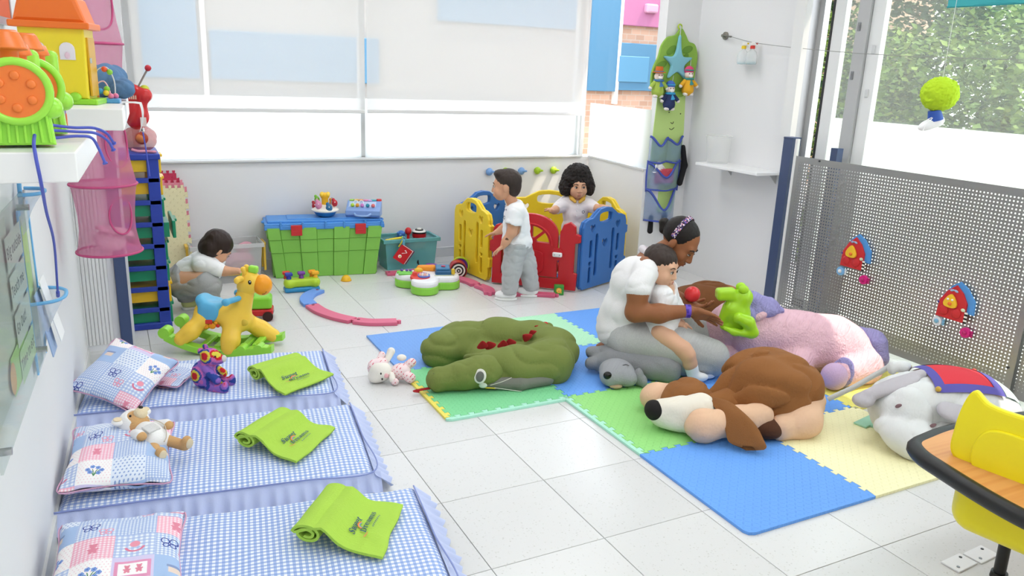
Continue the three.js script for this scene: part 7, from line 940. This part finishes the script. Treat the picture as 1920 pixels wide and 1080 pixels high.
  { const t = thing('denim_bag', 'crumpled blue denim bag with pale lining on the shelf end', 'bag', [0.01, 1.377, -2.55], -0.1); part(t, 'denim', blob([ell(-0.01, 0.045, 0, 0.07, 0.05, 0.06), ell(0.05, 0.03, 0.04, 0.035, 0.03, 0.05), ell(0.01, 0.06, -0.03, 0.05, 0.04, 0.05), sub(rbx(0, -0.05, 0, 0.2, 0.05, 0.2, 0.002), 0.003)], 0.005, 0.02, (x, y, z, d) => d + 0.007 * Math.pow(1 - Math.abs(noise(x * 22, y * 22, z * 22)), 4)), cloth(0x54789f, 0.001, 60)); }
  { const t = thing('pale_cloth', 'pale grey cloth hanging over the end of the white shelf', 'cloth', [0.07, 1.377, -2.33], -0.1); part(t, 'fold', sheet((u, v) => { const a = v * 0.13; return [a < 0.03 ? -0.02 + a : 0.012 + 0.012 * Math.sin(v * 3) , a < 0.03 ? 0.004 : 0.004 - (a - 0.03) * 0.75, (u - 0.5) * 0.09 * (1 - 0.5 * Math.pow(Math.max(0, v - 0.4), 1.5)) + 0.006 * noise(u * 5, v * 5, 1)]; }, 16, 20), mat(0xd6d8da, 0.9, { side: THREE.DoubleSide })); part(t, 'hem', tube([[0.02, -0.065, -0.03], [0.022, -0.071, 0], [0.02, -0.065, 0.03]], 0.0025, 10, false, 6), mat(0xcfd1d3, 0.9)); part(t, 'dangling_cord', tube([[0.02, -0.07, 0], [0.024, -0.12, 0], [0.028, -0.19, 0.002]], 0.002, 12, false, 6), mat(0x4f5cc0, 0.6)); }
  { // framed picture, only its corner shows
    const t = thing('picture_frame', 'orange picture with steel edge at the top left corner', 'picture', [LW(-2.72) + 0.012, 1.58, -2.72], Math.PI / 2 - LTURN); part(t, 'frame', [box(0.34, 0.02, 0.02, 0, 0, 0), box(0.34, 0.02, 0.02, 0, 0.5, 0), box(0.02, 0.5, 0.02, -0.16, 0.25, 0), box(0.02, 0.5, 0.02, 0.16, 0.25, 0)], mat(0xb9b4ae, 0.3, { metalness: 0.7 })); part(t, 'canvas', box(0.3, 0.48, 0.012, 0, 0.25, 0.002), mat(0xd85a24, 0.6)); }
  { // clear notice board on stand-offs with printed slips
    const t = thing('notice_board', 'clear acrylic notice board with word cards on steel stand-offs', 'notice board', [LW(-2.2) + 0.03, 0.62, -2.2], Math.PI / 2 - LTURN);
    part(t, 'acrylic_sheet', box(0.74, 0.5, 0.006, 0, 0.25, 0), mat(0xeef2f0, 0.05, { transmission: 0.9, thickness: 0, specularIntensity: 0.1 }));
    const words = ['Big outside', 'Teach me', 'Go Out!', 'Time to eat'], slip = (i) => mat(0xffffff, 0.7, { map: canvasTex(256, 96, (g) => { g.fillStyle = ['#e2e2de', '#e6e6e2', '#dfe0dc', '#cfe6b8'][i]; g.fillRect(0, 0, 256, 96); g.fillStyle = '#5f6468'; g.font = 'bold 44px sans-serif'; g.fillText(words[i], 12, 62); }) });
    words.forEach((w, i) => part(t, 'word_card', put(new THREE.PlaneGeometry(0.26, 0.09), 0.2, 0.38 - i * 0.1, -0.008), slip(i))); part(t, 'green_sheet', put(new THREE.PlaneGeometry(0.3, 0.1), 0.1, 0.1, -0.01), mat(0xb8e08a, 0.7)); part(t, 'grey_sheet', put(new THREE.PlaneGeometry(0.5, 0.42), -0.1, 0.26, -0.014), mat(0xd9d9d4, 0.7)); part(t, 'orange_dot', put(new THREE.CircleGeometry(0.04, 24), -0.05, 0.1, -0.008), mat(0xf0b070, 0.7));
    for (const x of [-0.34, 0.34]) for (const y of [0.04, 0.46]) part(t, 'stand_off', cyl(0.009, 0.009, 0.03, x, y, 0.004, Math.PI / 2), mat(0xb4b6b8, 0.25, { metalness: 0.9 }));
  }
  { // mesh wall pockets
    const t = thing('wall_pocket', 'hanging mesh wall pocket with light blue binding holding cards', 'wall pocket', [LW(-2.7) + 0.006, 0.56, -2.7], Math.PI / 2 - LTURN), MESH = mat(0xd4dcea, 0.7, { transparent: true, opacity: 0.45, side: THREE.DoubleSide }), BL = mat(0x6fb4e6, 0.6);
    const pocket = (y0, y1, w, d) => { part(t, 'pocket', sheet((u, v) => { const x = (u - 0.5) * w, k = v * (0.35 + 0.65 * v); return [x * (0.9 + 0.1 * v), lerp(y0, y1, v), 0.006 + d * k * Math.pow(1 - Math.pow(Math.abs(2 * u - 1), 3), 0.6)]; }, 24, 10), MESH); part(t, 'binding', tube(Array.from({ length: 13 }, (_, i) => { const u = i / 12; return [(u - 0.5) * w, y1, 0.006 + d * Math.pow(Math.max(0, 1 - Math.pow(Math.abs(2 * u - 1), 3)), 0.6)]; }), 0.0055, 40, false, 6), BL); };
    part(t, 'back_sheet', box(0.2, 0.5, 0.002, 0, 0.25, 0.002), mat(0xe3eede, 0.6, { transparent: true, opacity: 0.7 })); part(t, 'green_lining', put(new THREE.PlaneGeometry(0.09, 0.34), -0.03, 0.28, 0.005), mat(0xbfe08a, 0.8)); for (const x of [-0.1, 0.1]) part(t, 'edge_binding', rbox(0.012, 0.5, 0.006, 0.002, x, 0.25, 0.004), BL); part(t, 'edge_binding', rbox(0.2, 0.02, 0.006, 0.002, 0, 0.49, 0.004), BL);
    pocket(0.0, 0.22, 0.2, 0.085); pocket(0.42, 0.54, 0.14, 0.06); part(t, 'card', rbox(0.1, 0.2, 0.004, 0.001, -0.02, 0.14, 0.03, -0.15), mat(0x9fb6dc, 0.6)); part(t, 'card', rbox(0.1, 0.2, 0.003, 0.001, 0.03, 0.17, 0.045, -0.2), mat(0xf2f2f4, 0.6)); part(t, 'hanger', [tube([[-0.06, 0.5, 0.01], [0, 0.6, 0.012], [0.06, 0.56, 0.05]], 0.006, 16, false, 6)], BL); part(t, 'clip', rbox(0.012, 0.05, 0.006, 0.002, -0.06, 0.53, 0.02, 0, 0, -0.6), mat(0xb9bcc0, 0.3, { metalness: 0.8 }));
  }
  { // pink mesh hanging store
    const t = thing('mesh_organizer', 'tall pink mesh hanging organizer with round openings by the left wall', 'organizer', [-0.024, 0, -3.6]), PM = mat(0xdc7aa6, 0.7, { transparent: true, opacity: 0.46, side: THREE.DoubleSide, bumpMap: rep(TX.weave, 20), bumpScale: 0.0004 }), PR = mat(0xc0457a, 0.5);
    part(t, 'lower_tier', lathe([[0.124, 0.71], [0.115, 0.74], [0.106, 0.8], [0.106, 0.86], [0.116, 0.95], [0.124, 0.99]]), PM); part(t, 'floor_disc', cyl(0.122, 0.122, 0.004, 0, 0.713, 0, 0, 0, 0, 32), PM); part(t, 'tier_disc', cyl(0.12, 0.12, 0.003, 0, 0.99, 0, 0, 0, 0, 32), PM);
    part(t, 'middle_tier', lathe([[0.124, 0.99], [0.108, 1.08], [0.096, 1.2], [0.098, 1.34], [0.11, 1.47], [0.118, 1.54]]), PM); part(t, 'upper_tier', lathe([[0.118, 1.54], [0.104, 1.62], [0.09, 1.75], [0.092, 1.9], [0.11, 2.05], [0.116, 2.1], [0.02, 2.45]]), PM);
    for (const [y, r] of [[0.71, 0.124], [0.99, 0.125], [1.54, 0.119], [2.1, 0.117]]) part(t, 'hoop', torus(r, 0.005, 0, y, 0, Math.PI / 2, 0, 0, 48), PR);
    for (const [y, a, sy, sx, r] of [[0.87, 0.55, 0.075, 0.04, 0.106], [1.15, 0.75, 0.085, 0.045, 0.1], [1.68, 0.5, 0.09, 0.05, 0.1]]) part(t, 'opening_ring', tube(Array.from({ length: 24 }, (_, i) => { const q = i / 24 * TAU, th = a + sx / r * Math.cos(q) * 1.2; return [(r + 0.003) * Math.sin(th), y + sy * Math.sin(q), (r + 0.003) * Math.cos(th)]; }), 0.004, 60, true, 6), PR);
    part(t, 'hook', tube([[0, 2.45, 0], [0, 2.6, 0], [0, 2.7, 0]], 0.004, 8, false, 6), PR);
    const hat = thing('sun_hat', 'pale pink hat lying inside the bottom of the pink organizer', 'hat', [-0.02, 0.716, -3.58]); part(hat, 'crown', blob([ell(0, 0.04, 0, 0.06, 0.05, 0.055, 0, 0, -0.2), sub(rbx(0, -0.05, 0, 0.2, 0.05, 0.2, 0.001), 0.002)], 0.006), cloth(0xf0d4dc)); part(hat, 'brim', put(cyl(0.07, 0.075, 0.006, 0, 0.085, 0), 0, 0, 0, 0, 0, -0.25), cloth(0xe9bccb)); part(hat, 'strap', rbox(0.012, 0.06, 0.004, 0.001, -0.06, 0.06, 0.04), cloth(0xf0d4dc));
  }
  { // red printed bag of toys on the drawer tower
    const t = thing('toy_bag', 'red printed plastic bag of toys standing on the drawer tower', 'bag', [0.165, 0.99, -4.87], FACING), R = mat(0xcf2a2c, 0.25), CL = mat(0xc23a34, 0.2, { transparent: true, opacity: 0.55 });
    part(t, 'lower_sack', blob([ell(0.02, 0.07, 0, 0.08, 0.075, 0.06), ell(-0.03, 0.06, 0, 0.06, 0.065, 0.06), sub(rbx(0, -0.05, 0, 0.3, 0.05, 0.3, 0.002), 0.003)], 0.006, 0.03, (x, y, z, d) => d + 0.006 * Math.pow(1 - Math.abs(noise(x * 20, y * 20, z * 20)), 4)), CL); part(t, 'upper_sack', blob([ell(0, 0.2, 0, 0.07, 0.09, 0.05), cap([-0.045, 0.34, 0], 0.035, [0.055, 0.3, 0], 0.04)], 0.006, 0.05, (x, y, z, d) => d + 0.006 * Math.pow(1 - Math.abs(noise(x * 20, y * 12, z * 20)), 4)), R);
    part(t, 'print', put(new THREE.PlaneGeometry(0.05, 0.035), 0.01, 0.29, 0.048), mat(0xf2e8d8, 0.5, { map: canvasTex(64, 48, (g) => { g.fillStyle = '#d02a2a'; g.fillRect(0, 0, 64, 48); g.fillStyle = '#f6ead8'; for (let i = 0; i < 4; i++) g.fillRect(6 + i * 14, 10, 8, 28); }) })); part(t, 'label_patch', rbox(0.03, 0.05, 0.004, 0.001, 0.055, 0.16, 0.045, 0, 0.4), mat(0xf0dcd4, 0.5));
    part(t, 'orange_toy', sph(0.034, 0.03, 0.07, 0.03, 16), plastic(0xd07a40)); part(t, 'yellow_toy', sph(0.026, 0.05, 0.33, -0.01, 14), plastic(0xc8cc3a));
    const m = thing('toy_mallet', 'mallet with red ball end sticking out of the red bag', 'toy', [0.165, 0.99, -4.87], FACING); part(m, 'stick', rod([-0.02, 0.28, 0], [0.085, 0.44, 0.01], 0.005), mat(0x9a8f86, 0.5)); part(m, 'ball_head', sph(0.017, 0.088, 0.446, 0.01, 16), plastic(0xc02838));
    const r = thing('pink_rope', 'short pink rope lying on the drawer tower top', 'rope', [0.17, 0.99, -4.72]); part(r, 'strand', tube([[-0.05, 0.02, 0], [-0.02, 0.012, 0.01], [0.02, 0.01, 0.0], [0.05, 0.008, 0.015]], 0.008, 20, false, 6), cloth(0xe49ab0)); part(r, 'tassel', blob([ell(0.058, 0.009, 0.017, 0.014, 0.008, 0.012)], 0.003), cloth(0xe49ab0));
  }
}
// ================= right side: tree pocket, shelf, wire, hanging toys =================
{ // tree shaped wall pocket on the pillar
  const t = thing('tree_organizer', 'tree shaped fabric wall organizer with mesh pockets on the pillar', 'organizer', [3.84, 0, -4.893]), L = cloth(0x8fb84e, 0.0008, 40), D = cloth(0x6f9a3c, 0.0008, 40), TR = cloth(0xc4e08a, 0.0006, 40), VB = mat(0x4a5cb4, 0.8), MESH = mat(0x7a98c8, 0.7, { transparent: true, opacity: 0.48, side: THREE.DoubleSide });
  part(t, 'crown', put(extr(smooth([[-0.19, 1.4], [-0.21, 1.5], [-0.19, 1.58], [-0.16, 1.64], [-0.14, 1.72], [-0.09, 1.78], [-0.02, 1.8], [0.03, 1.85], [0.08, 1.8], [0.11, 1.76], [0.17, 1.74], [0.205, 1.66], [0.2, 1.56], [0.195, 1.48], [0.17, 1.41], [0.1, 1.36], [0.0, 1.35], [-0.1, 1.36]], 90), 0.02, 0.006), 0, 0, 0.011), L); for (const [x, y, a] of [[-0.13, 1.58, 0.4], [0.08, 1.63, 0.9], [0.13, 1.52, 1.0], [-0.05, 1.69, 0.6], [0.05, 1.42, 0.2], [0.1, 1.7, 0.3]]) part(t, 'leaf_patch', elp(0.05, 0.026, 0.004, x, y, 0.022, 0, 0, a), D);
  part(t, 'top_loop', torus(0.016, 0.005, 0.02, 1.86, 0.01), mat(0xb9d23a, 0.7));
  part(t, 'trunk', put(extr([[-0.125, 1.42], [0.13, 1.42], [0.15, 1.1], [0.135, 0.7], [0.1, 0.47], [-0.12, 0.47], [-0.15, 0.7], [-0.14, 1.1]], 0.008, 0.002), 0, 0, 0.005), TR);
  for (const [x, y] of [[-0.01, 1.24], [0.1, 1.23]]) part(t, 'eye_dot', elp(0.005, 0.005, 0.002, x, y, 0.011), mat(0x2a2a20, 0.8)); part(t, 'nose_line', tube([[0.012, 1.165, 0.011], [0.03, 1.155, 0.012], [0.04, 1.17, 0.011]], 0.0025, 10, false, 6), mat(0x3a3a28, 0.8)); part(t, 'smile', tube([[0.005, 1.12, 0.011], [0.025, 1.11, 0.012], [0.05, 1.125, 0.011]], 0.0025, 10, false, 6), mat(0x3a3a28, 0.8));
  const pk = (x0, x1, yt0, ym, yt1, yb, d) => { part(t, 'mesh_pocket', sheet((u, v) => { const x = lerp(x0, x1, u), top = u < 0.5 ? lerp(yt0, ym, sstep(0, 1, u * 2)) : lerp(ym, yt1, sstep(0, 1, u * 2 - 1)), k = Math.sin(u * Math.PI); return [x, lerp(yb, top, v), 0.012 + d * k * (0.6 + 0.4 * Math.sin(v * Math.PI))]; }, 20, 10), MESH); part(t, 'pocket_binding', tube(Array.from({ length: 13 }, (_, i) => { const u = i / 12; return [lerp(x0, x1, u), u < 0.5 ? lerp(yt0, ym, sstep(0, 1, u * 2)) : lerp(ym, yt1, sstep(0, 1, u * 2 - 1)), 0.014 + d * 0.62 * Math.sin(u * Math.PI)]; }), 0.009, 30, false, 6), VB); part(t, 'pocket_base', tube([[x0, yb, 0.014], [(x0 + x1) / 2, yb - 0.01, 0.014 + d * 0.6], [x1, yb, 0.014]], 0.007, 16, false, 6), VB); };
  pk(-0.17, 0.0, 1.06, 0.99, 1.05, 0.87, 0.05); pk(0.0, 0.14, 1.04, 1.0, 1.06, 0.87, 0.05); pk(-0.17, 0.13, 0.86, 0.75, 0.88, 0.66, 0.08); pk(-0.17, 0.12, 0.66, 0.5, 0.66, 0.42, 0.1);
  for (const x of [-0.17, 0.135]) part(t, 'side_binding', tube([[x, 0.88, 0.012], [x * 1.02, 0.76, 0.012], [x * 0.98, 0.64, 0.012]], 0.006, 10, false, 6), VB);
  const BK = cloth(0x16161a, 0.0006); part(t, 'black_strap', blob([...chain([[0.14, 0.98, 0.03, 0.018], [0.165, 0.84, 0.035, 0.024], [0.14, 0.7, 0.03, 0.022]])], 0.006), BK); part(t, 'black_strap', blob([...chain([[-0.1, 0.44, 0.02, 0.018], [-0.1, 0.33, 0.02, 0.022]])], 0.006), BK); part(t, 'black_strap', blob([...chain([[0.03, 0.46, 0.02, 0.02], [0.03, 0.32, 0.02, 0.022]])], 0.006), BK);
  const ts = thing('tissue_pack', 'white tissue sticking out of a red pack in the middle tree pocket', 'tissues', [3.8, 0.7, -4.86]); part(ts, 'pack', rbox(0.16, 0.11, 0.04, 0.008, 0.02, 0.06, 0), mat(0xcf4a5a, 0.6)); part(ts, 'tissue', sheet((u, v) => [-0.1 + u * 0.13 + 0.02 * v, 0.09 + v * 0.09 * (0.6 + 0.4 * Math.sin(u * 5)), 0.01 + 0.03 * noise(u * 4, v * 4, 2)], 12, 8), mat(0xf6f6f6, 0.9, { side: THREE.DoubleSide }));
  const st = thing('plush_star', 'light blue felt star hanging in front of the tree crown', 'soft toy', [3.845, 1.6, -4.855]), sp = []; for (let i = 0; i < 10; i++) { const a = Math.PI / 2 + i / 10 * TAU, r = i % 2 ? 0.065 : (i === 0 ? 0.2 : 0.135); sp.push([r * Math.cos(a), r * Math.sin(a)]); } part(st, 'felt', extr(smooth(sp, 60), 0.03, 0.01), cloth(0x86c4d4, 0.0008)); part(st, 'hanging_cord', rod([0, 0.18, 0], [0.01, 0.26, -0.01], 0.003), mat(0xc9d0d4, 0.8)); part(st, 'hanging_cord', rod([-0.03, -0.09, 0.005], [-0.04, -0.14, 0.012], 0.002), mat(0xd9dde0, 0.8)); part(st, 'hanging_cord', rod([0.12, 0.03, 0.004], [0.115, -0.03, 0.012], 0.002), mat(0xd9dde0, 0.8));
  const doll = (label, x, y, z, hatC, coatC, scarfC, hood) => { const d = thing('cloth_doll', label, 'soft toy', [x, y, z], -0.2, 'dolls on the tree'); part(d, 'head', blob([ell(0, 0.12, 0, 0.034, 0.034, 0.03)], 0.004), cloth(0xf0ddd0)); part(d, 'muzzle', blob([ell(0, 0.11, 0.03, 0.016, 0.012, 0.01)], 0.003), cloth(0xf6f0ea)); for (const s of [-1, 1]) { part(d, 'eye', sph(0.004, s * 0.012, 0.128, 0.029, 8), plastic(0x222222)); part(d, 'arm', blob([cap([s * 0.03, 0.075, 0.005], 0.016, [s * 0.06, 0.045, 0.01], 0.015)], 0.004), cloth(coatC)); part(d, 'hand', sph(0.014, s * 0.066, 0.036, 0.012, 12), cloth(0xf2ece6)); part(d, 'foot', blob([ell(s * 0.022, -0.02, 0.012, 0.02, 0.014, 0.022)], 0.004), cloth(0xefe8e2)); }
    part(d, 'coat', blob([cap([0, 0.08, 0], 0.034, [0, 0.012, 0], 0.046)], 0.005, 0.02), cloth(coatC)); part(d, 'scarf', [torus(0.03, 0.009, 0, 0.09, 0.003, Math.PI / 2), put(new THREE.ConeGeometry(0.02, 0.04, 12), 0.006, 0.07, 0.034, 0.2, 0, 0.2)], cloth(scarfC)); const h = part(d, 'hat', hood ? blob([ell(0, 0.15, -0.004, 0.036, 0.034, 0.032)], 0.004) : merge([cyl(0.05, 0.05, 0.006, 0, 0.148, 0), cyl(0.026, 0.03, 0.04, 0, 0.17, 0)]), cloth(hatC)); part(h, 'hat_band', torus(0.031, 0.005, 0, 0.153, 0, Math.PI / 2), cloth(scarfC)); };
  doll('cloth doll in green coat and orange hat at the left of the star', 3.665, 1.38, -4.83, 0xd8702c, 0xa4bc50, 0x4a78b0, false); doll('cloth doll in navy coat and blue hood in the middle below the star', 3.765, 1.29, -4.81, 0x4a6fc0, 0x2a3560, 0x3fa0d0, true); doll('cloth doll in yellow coat and jester hat at the right of the star', 3.935, 1.4, -4.82, 0xd84a78, 0xe9ae2c, 0x3f8f8a, true);
}
{ const t = thing('wall_shelf', 'thin white shelf with a clear tub on the right wall', 'shelf', [4.06, 0.9, -4.19]); part(t, 'board', rbox(0.25, 0.02, 0.62, 0.003, -0.125, 0, 0), mat(0xf0f0f0, 0.4)); for (const z of [-0.2, 0.24]) part(t, 'bracket', put(extr([[0, 0], [-0.07, 0], [0, -0.07]], 0.008, 0.001), 0, -0.01, z), mat(0xc9cacb, 0.4));
  const c = thing('clear_tub', 'clear plastic tub standing on the thin white shelf', 'tub', [3.94, 0.911, -4.42]), CM = mat(0xeef0ee, 0.15, { transparent: true, opacity: 0.28, side: THREE.DoubleSide }); part(c, 'wall', lathe([[0, 0.002], [0.075, 0.002], [0.09, 0.18], [0.094, 0.185], [0.094, 0.19]]), CM); part(c, 'rim', torus(0.092, 0.004, 0, 0.19, 0, Math.PI / 2), CM); }
{ // wire with knob, spray bottles
  const t = thing('display_wire', 'steel wire stretched from a wall knob across the glazing', 'wire', [0, 0, 0]); part(t, 'wall_knob', [cyl(0.028, 0.028, 0.01, 4.053, 1.8, -4.6, 0, 0, Math.PI / 2), cyl(0.01, 0.012, 0.03, 4.035, 1.8, -4.6, 0, 0, Math.PI / 2)].slice(0, 2), mat(0x97938c, 0.35, { metalness: 0.7 })); part(t, 'turnbuckle', rod([4.025, 1.8, -4.59], [4.02, 1.79, -4.5], 0.006), mat(0x8b8984, 0.35, { metalness: 0.8 })); part(t, 'cable', tube([[4.02, 1.79, -4.5], [4.01, 1.75, -4.28], [4.01, 1.69, -3.6], [4.0, 1.66, -3.0], [3.99, 1.63, -1.6]], 0.0022, 40, false, 6), mat(0x9a9a98, 0.4, { metalness: 0.6 }));
  for (const [z, c, l] of [[-4.34, 0xe9c92c, 'clear spray bottle with yellow cap hanging on the wire'], [-4.255, 0xd0342c, 'clear spray bottle with red cap hanging on the wire']]) { const b = thing('spray_bottle', l, 'bottle', [4.0, 1.6, z], FACING, 'spray bottles on the wire'); part(b, 'flask', lathe([[0, 0.002], [0.034, 0.002], [0.038, 0.012], [0.038, 0.06], [0.03, 0.085], [0.014, 0.1], [0.014, 0.108]]), mat(0xf2f6f6, 0.06, { transparent: true, opacity: 0.35 })); part(b, 'liquid', cyl(0.034, 0.032, 0.016, 0, 0.012, 0), mat(0xbfe2ea, 0.1, { transparent: true, opacity: 0.8 })); part(b, 'cap', cyl(0.016, 0.017, 0.02, 0, 0.116, 0), plastic(c)); part(b, 'spray_head', [rbox(0.03, 0.024, 0.016, 0.005, 0.004, 0.138, 0), rbox(0.014, 0.03, 0.006, 0.002, 0.02, 0.128, 0, 0, 0, 0.4)], plastic(0xf2f2ee)); part(b, 'nozzle', cyl(0.005, 0.006, 0.012, 0.026, 0.142, 0, 0, 0, Math.PI / 2), plastic(c)); } }
{ // fluffy head with a trainer
  const t = thing('fluffy_shoe_toy', 'lime fluffy ball toy with a blue and white trainer hanging on a thread', 'toy', [3.6, 1.47, -2.53], FACING), F = mat(0xb4d628, 0.95, { sheen: 0.5, sheenColor: new THREE.Color(0xd8f060), sheenRoughness: 0.4 });
  part(t, 'fluff', blob([ell(0, 0, 0, 0.086, 0.08, 0.08), sub(ell(-0.095, -0.012, 0.05, 0.03, 0.026, 0.04), 0.01)], 0.005, 0.02, (x, y, z, d) => d + 0.008 * noise(x * 95, y * 95, z * 95) + 0.004 * noise(x * 190, y * 190, z * 190)), F); part(t, 'blue_sock', put(cyl(0.028, 0.036, 0.05, 0, 0, 0), -0.006, -0.1, 0, 0, 0, 0.3), plastic(0x2f56b0, 0.5)); const s = part(t, 'shoe', blob([ell(-0.02, -0.142, 0, 0.062, 0.026, 0.03, 0, 0, 0.42), ell(0.01, -0.125, 0, 0.03, 0.028, 0.028)], 0.004, 0.015), plastic(0xf0f0f2, 0.5)); part(s, 'lace', tube([[-0.05, -0.12, 0.025], [-0.03, -0.11, 0.03], [-0.06, -0.15, 0.034], [-0.07, -0.18, 0.034]], 0.002, 16, false, 6), mat(0xf4f4f4, 0.8)); part(t, 'thread', rod([0, 0.075, 0], [0, 1.23, 0], 0.001, 6), mat(0xd9d9d9, 0.6));
}
{ // toy barns stuck on the screen
  const barn = (label, y, z, chick) => { const t = thing('toy_barn', label, 'toy', [3.872, y, z], -Math.PI / 2, 'toy barns on the screen'), R = mat(0xc8262c, 0.6), B = mat(0x4f94d8, 0.55);
    part(t, 'roof', put(extr([[-0.08, 0.05], [-0.072, 0.11], [-0.03, 0.175], [0.01, 0.205], [0.055, 0.18], [0.105, 0.12], [0.11, 0.05], [0.09, 0.05]], 0.012, 0.002), 0, 0, 0.007), B); part(t, 'front', put(extr([[-0.085, 0], [0.07, -0.0], [0.072, 0.1], [0.042, 0.15], [0.0, 0.185], [-0.045, 0.145], [-0.078, 0.09]], 0.014, 0.003), 0, 0, 0.016), R);
    for (const x of [-0.045, 0.025]) part(t, 'red_button', elp(0.026, 0.026, 0.008, x, 0.04, 0.024), R); const c = part(t, 'chick', put(extr(smooth([[0, 0.045], [0.036, 0.0], [0.03, -0.022], [-0.03, -0.022], [-0.036, 0.0]], 30), 0.012, 0.003), -0.012, 0.09, 0.03), mat(0xf0c22c, 0.6)); part(c, 'beak', elp(0.011, 0.009, 0.006, -0.01, 0.085, 0.038), mat(0xe8752a, 0.6)); if (chick) for (const s of [-1, 1]) part(c, 'eye', sph(0.006, -0.012 + s * 0.012, 0.107, 0.036, 10), mat(0xf4f4f4, 0.4));
    part(t, 'bow', [elp(0.012, 0.006, 0.004, -0.016, 0.155, 0.026, 0, 0, 0.3), elp(0.012, 0.006, 0.004, 0.006, 0.155, 0.026, 0, 0, -0.3)], mat(0x9db8d8, 0.7)); for (let i = 0; i < 6; i++) part(t, 'striped_tab', rbox(0.016, 0.0095, 0.004, 0.001, 0.078, 0.006 + i * 0.01, 0.024), mat(i % 2 ? 0xf2f0ea : 0x1c1c1e, 0.7)); part(t, 'pale_tab', elp(0.012, 0.009, 0.004, 0.06, 0.068, 0.026), mat(0xd4e0c0, 0.7)); part(t, 'purple_tab', elp(0.01, 0.006, 0.004, -0.08, 0.075, 0.02), mat(0x4a3a90, 0.7)); };
  barn('red toy barn on the screen, farther one, with plain yellow chick', 0.455, -3.07, false); barn('red toy barn on the screen, nearer one, with a chick face', 0.335, -2.42, true);
  const cup = (label, y, z, c, c2) => { const t = thing('suction_toy', label, 'toy', [3.872, y, z], -Math.PI / 2, 'suction toys on the screen'); part(t, 'disc', cyl(0.026, 0.028, 0.014, 0, 0, 0.01, Math.PI / 2), plastic(c)); part(t, 'knob', elp(0.012, 0.012, 0.008, 0, 0, 0.02), plastic(c2)); for (const s of [-1, 0, 1]) part(t, 'toe', elp(0.008, 0.006, 0.006, 0.032, s * 0.012, 0.008), plastic(c2)); };
  cup('pale blue suction toy below the farther barn', 0.418, -3.15, 0x7fb8e6, 0xe9eef4); cup('magenta suction toy below the farther barn', 0.405, -2.985, 0xd82a86, 0xb81c6c); cup('white and blue suction toy below the nearer barn', 0.305, -2.495, 0xdfe4ec, 0x7fb8dc); cup('magenta suction toy below the nearer barn', 0.288, -2.335, 0xd82a86, 0xb81c6c);
  { const b = thing('teal_banner', 'teal cloth banner edge hanging at the top right corner', 'banner', [3.92, 1.9, -2.2], -Math.PI / 2); part(b, 'cloth', sheet((u, v) => [-0.6 + u * 1.2, v * 0.5, 0.01 * Math.sin(u * 22) * (1 - v)], 40, 6), mat(0x3fa6ac, 0.8, { side: THREE.DoubleSide })); part(b, 'hem', rod([-0.6, 0.0, 0], [0.6, 0.0, 0], 0.005), mat(0x2f8f96, 0.8)); part(b, 'rail', rod([-0.62, 0.5, 0], [0.62, 0.5, 0], 0.008), TRIM); }
  for (let i = 0; i < 7; i++) { const h = thing('glass_hook', 'small clear hook stuck in a row on the large glass pane', 'hook', [4.075, 1.62 - i * 0.002, -2.86 + i * 0.11], -Math.PI / 2, 'glass hooks'); part(h, 'pad', cyl(0.009, 0.009, 0.004, 0, 0, 0.002, Math.PI / 2), mat(0x8b9088, 0.4)); part(h, 'hook_bend', tube([[0, 0, 0.004], [0, -0.012, 0.012], [0, -0.02, 0.008], [0, -0.014, 0.004]], 0.002, 10, false, 6), mat(0x6f746c, 0.4)); }
}
renderer.render(scene, camera);
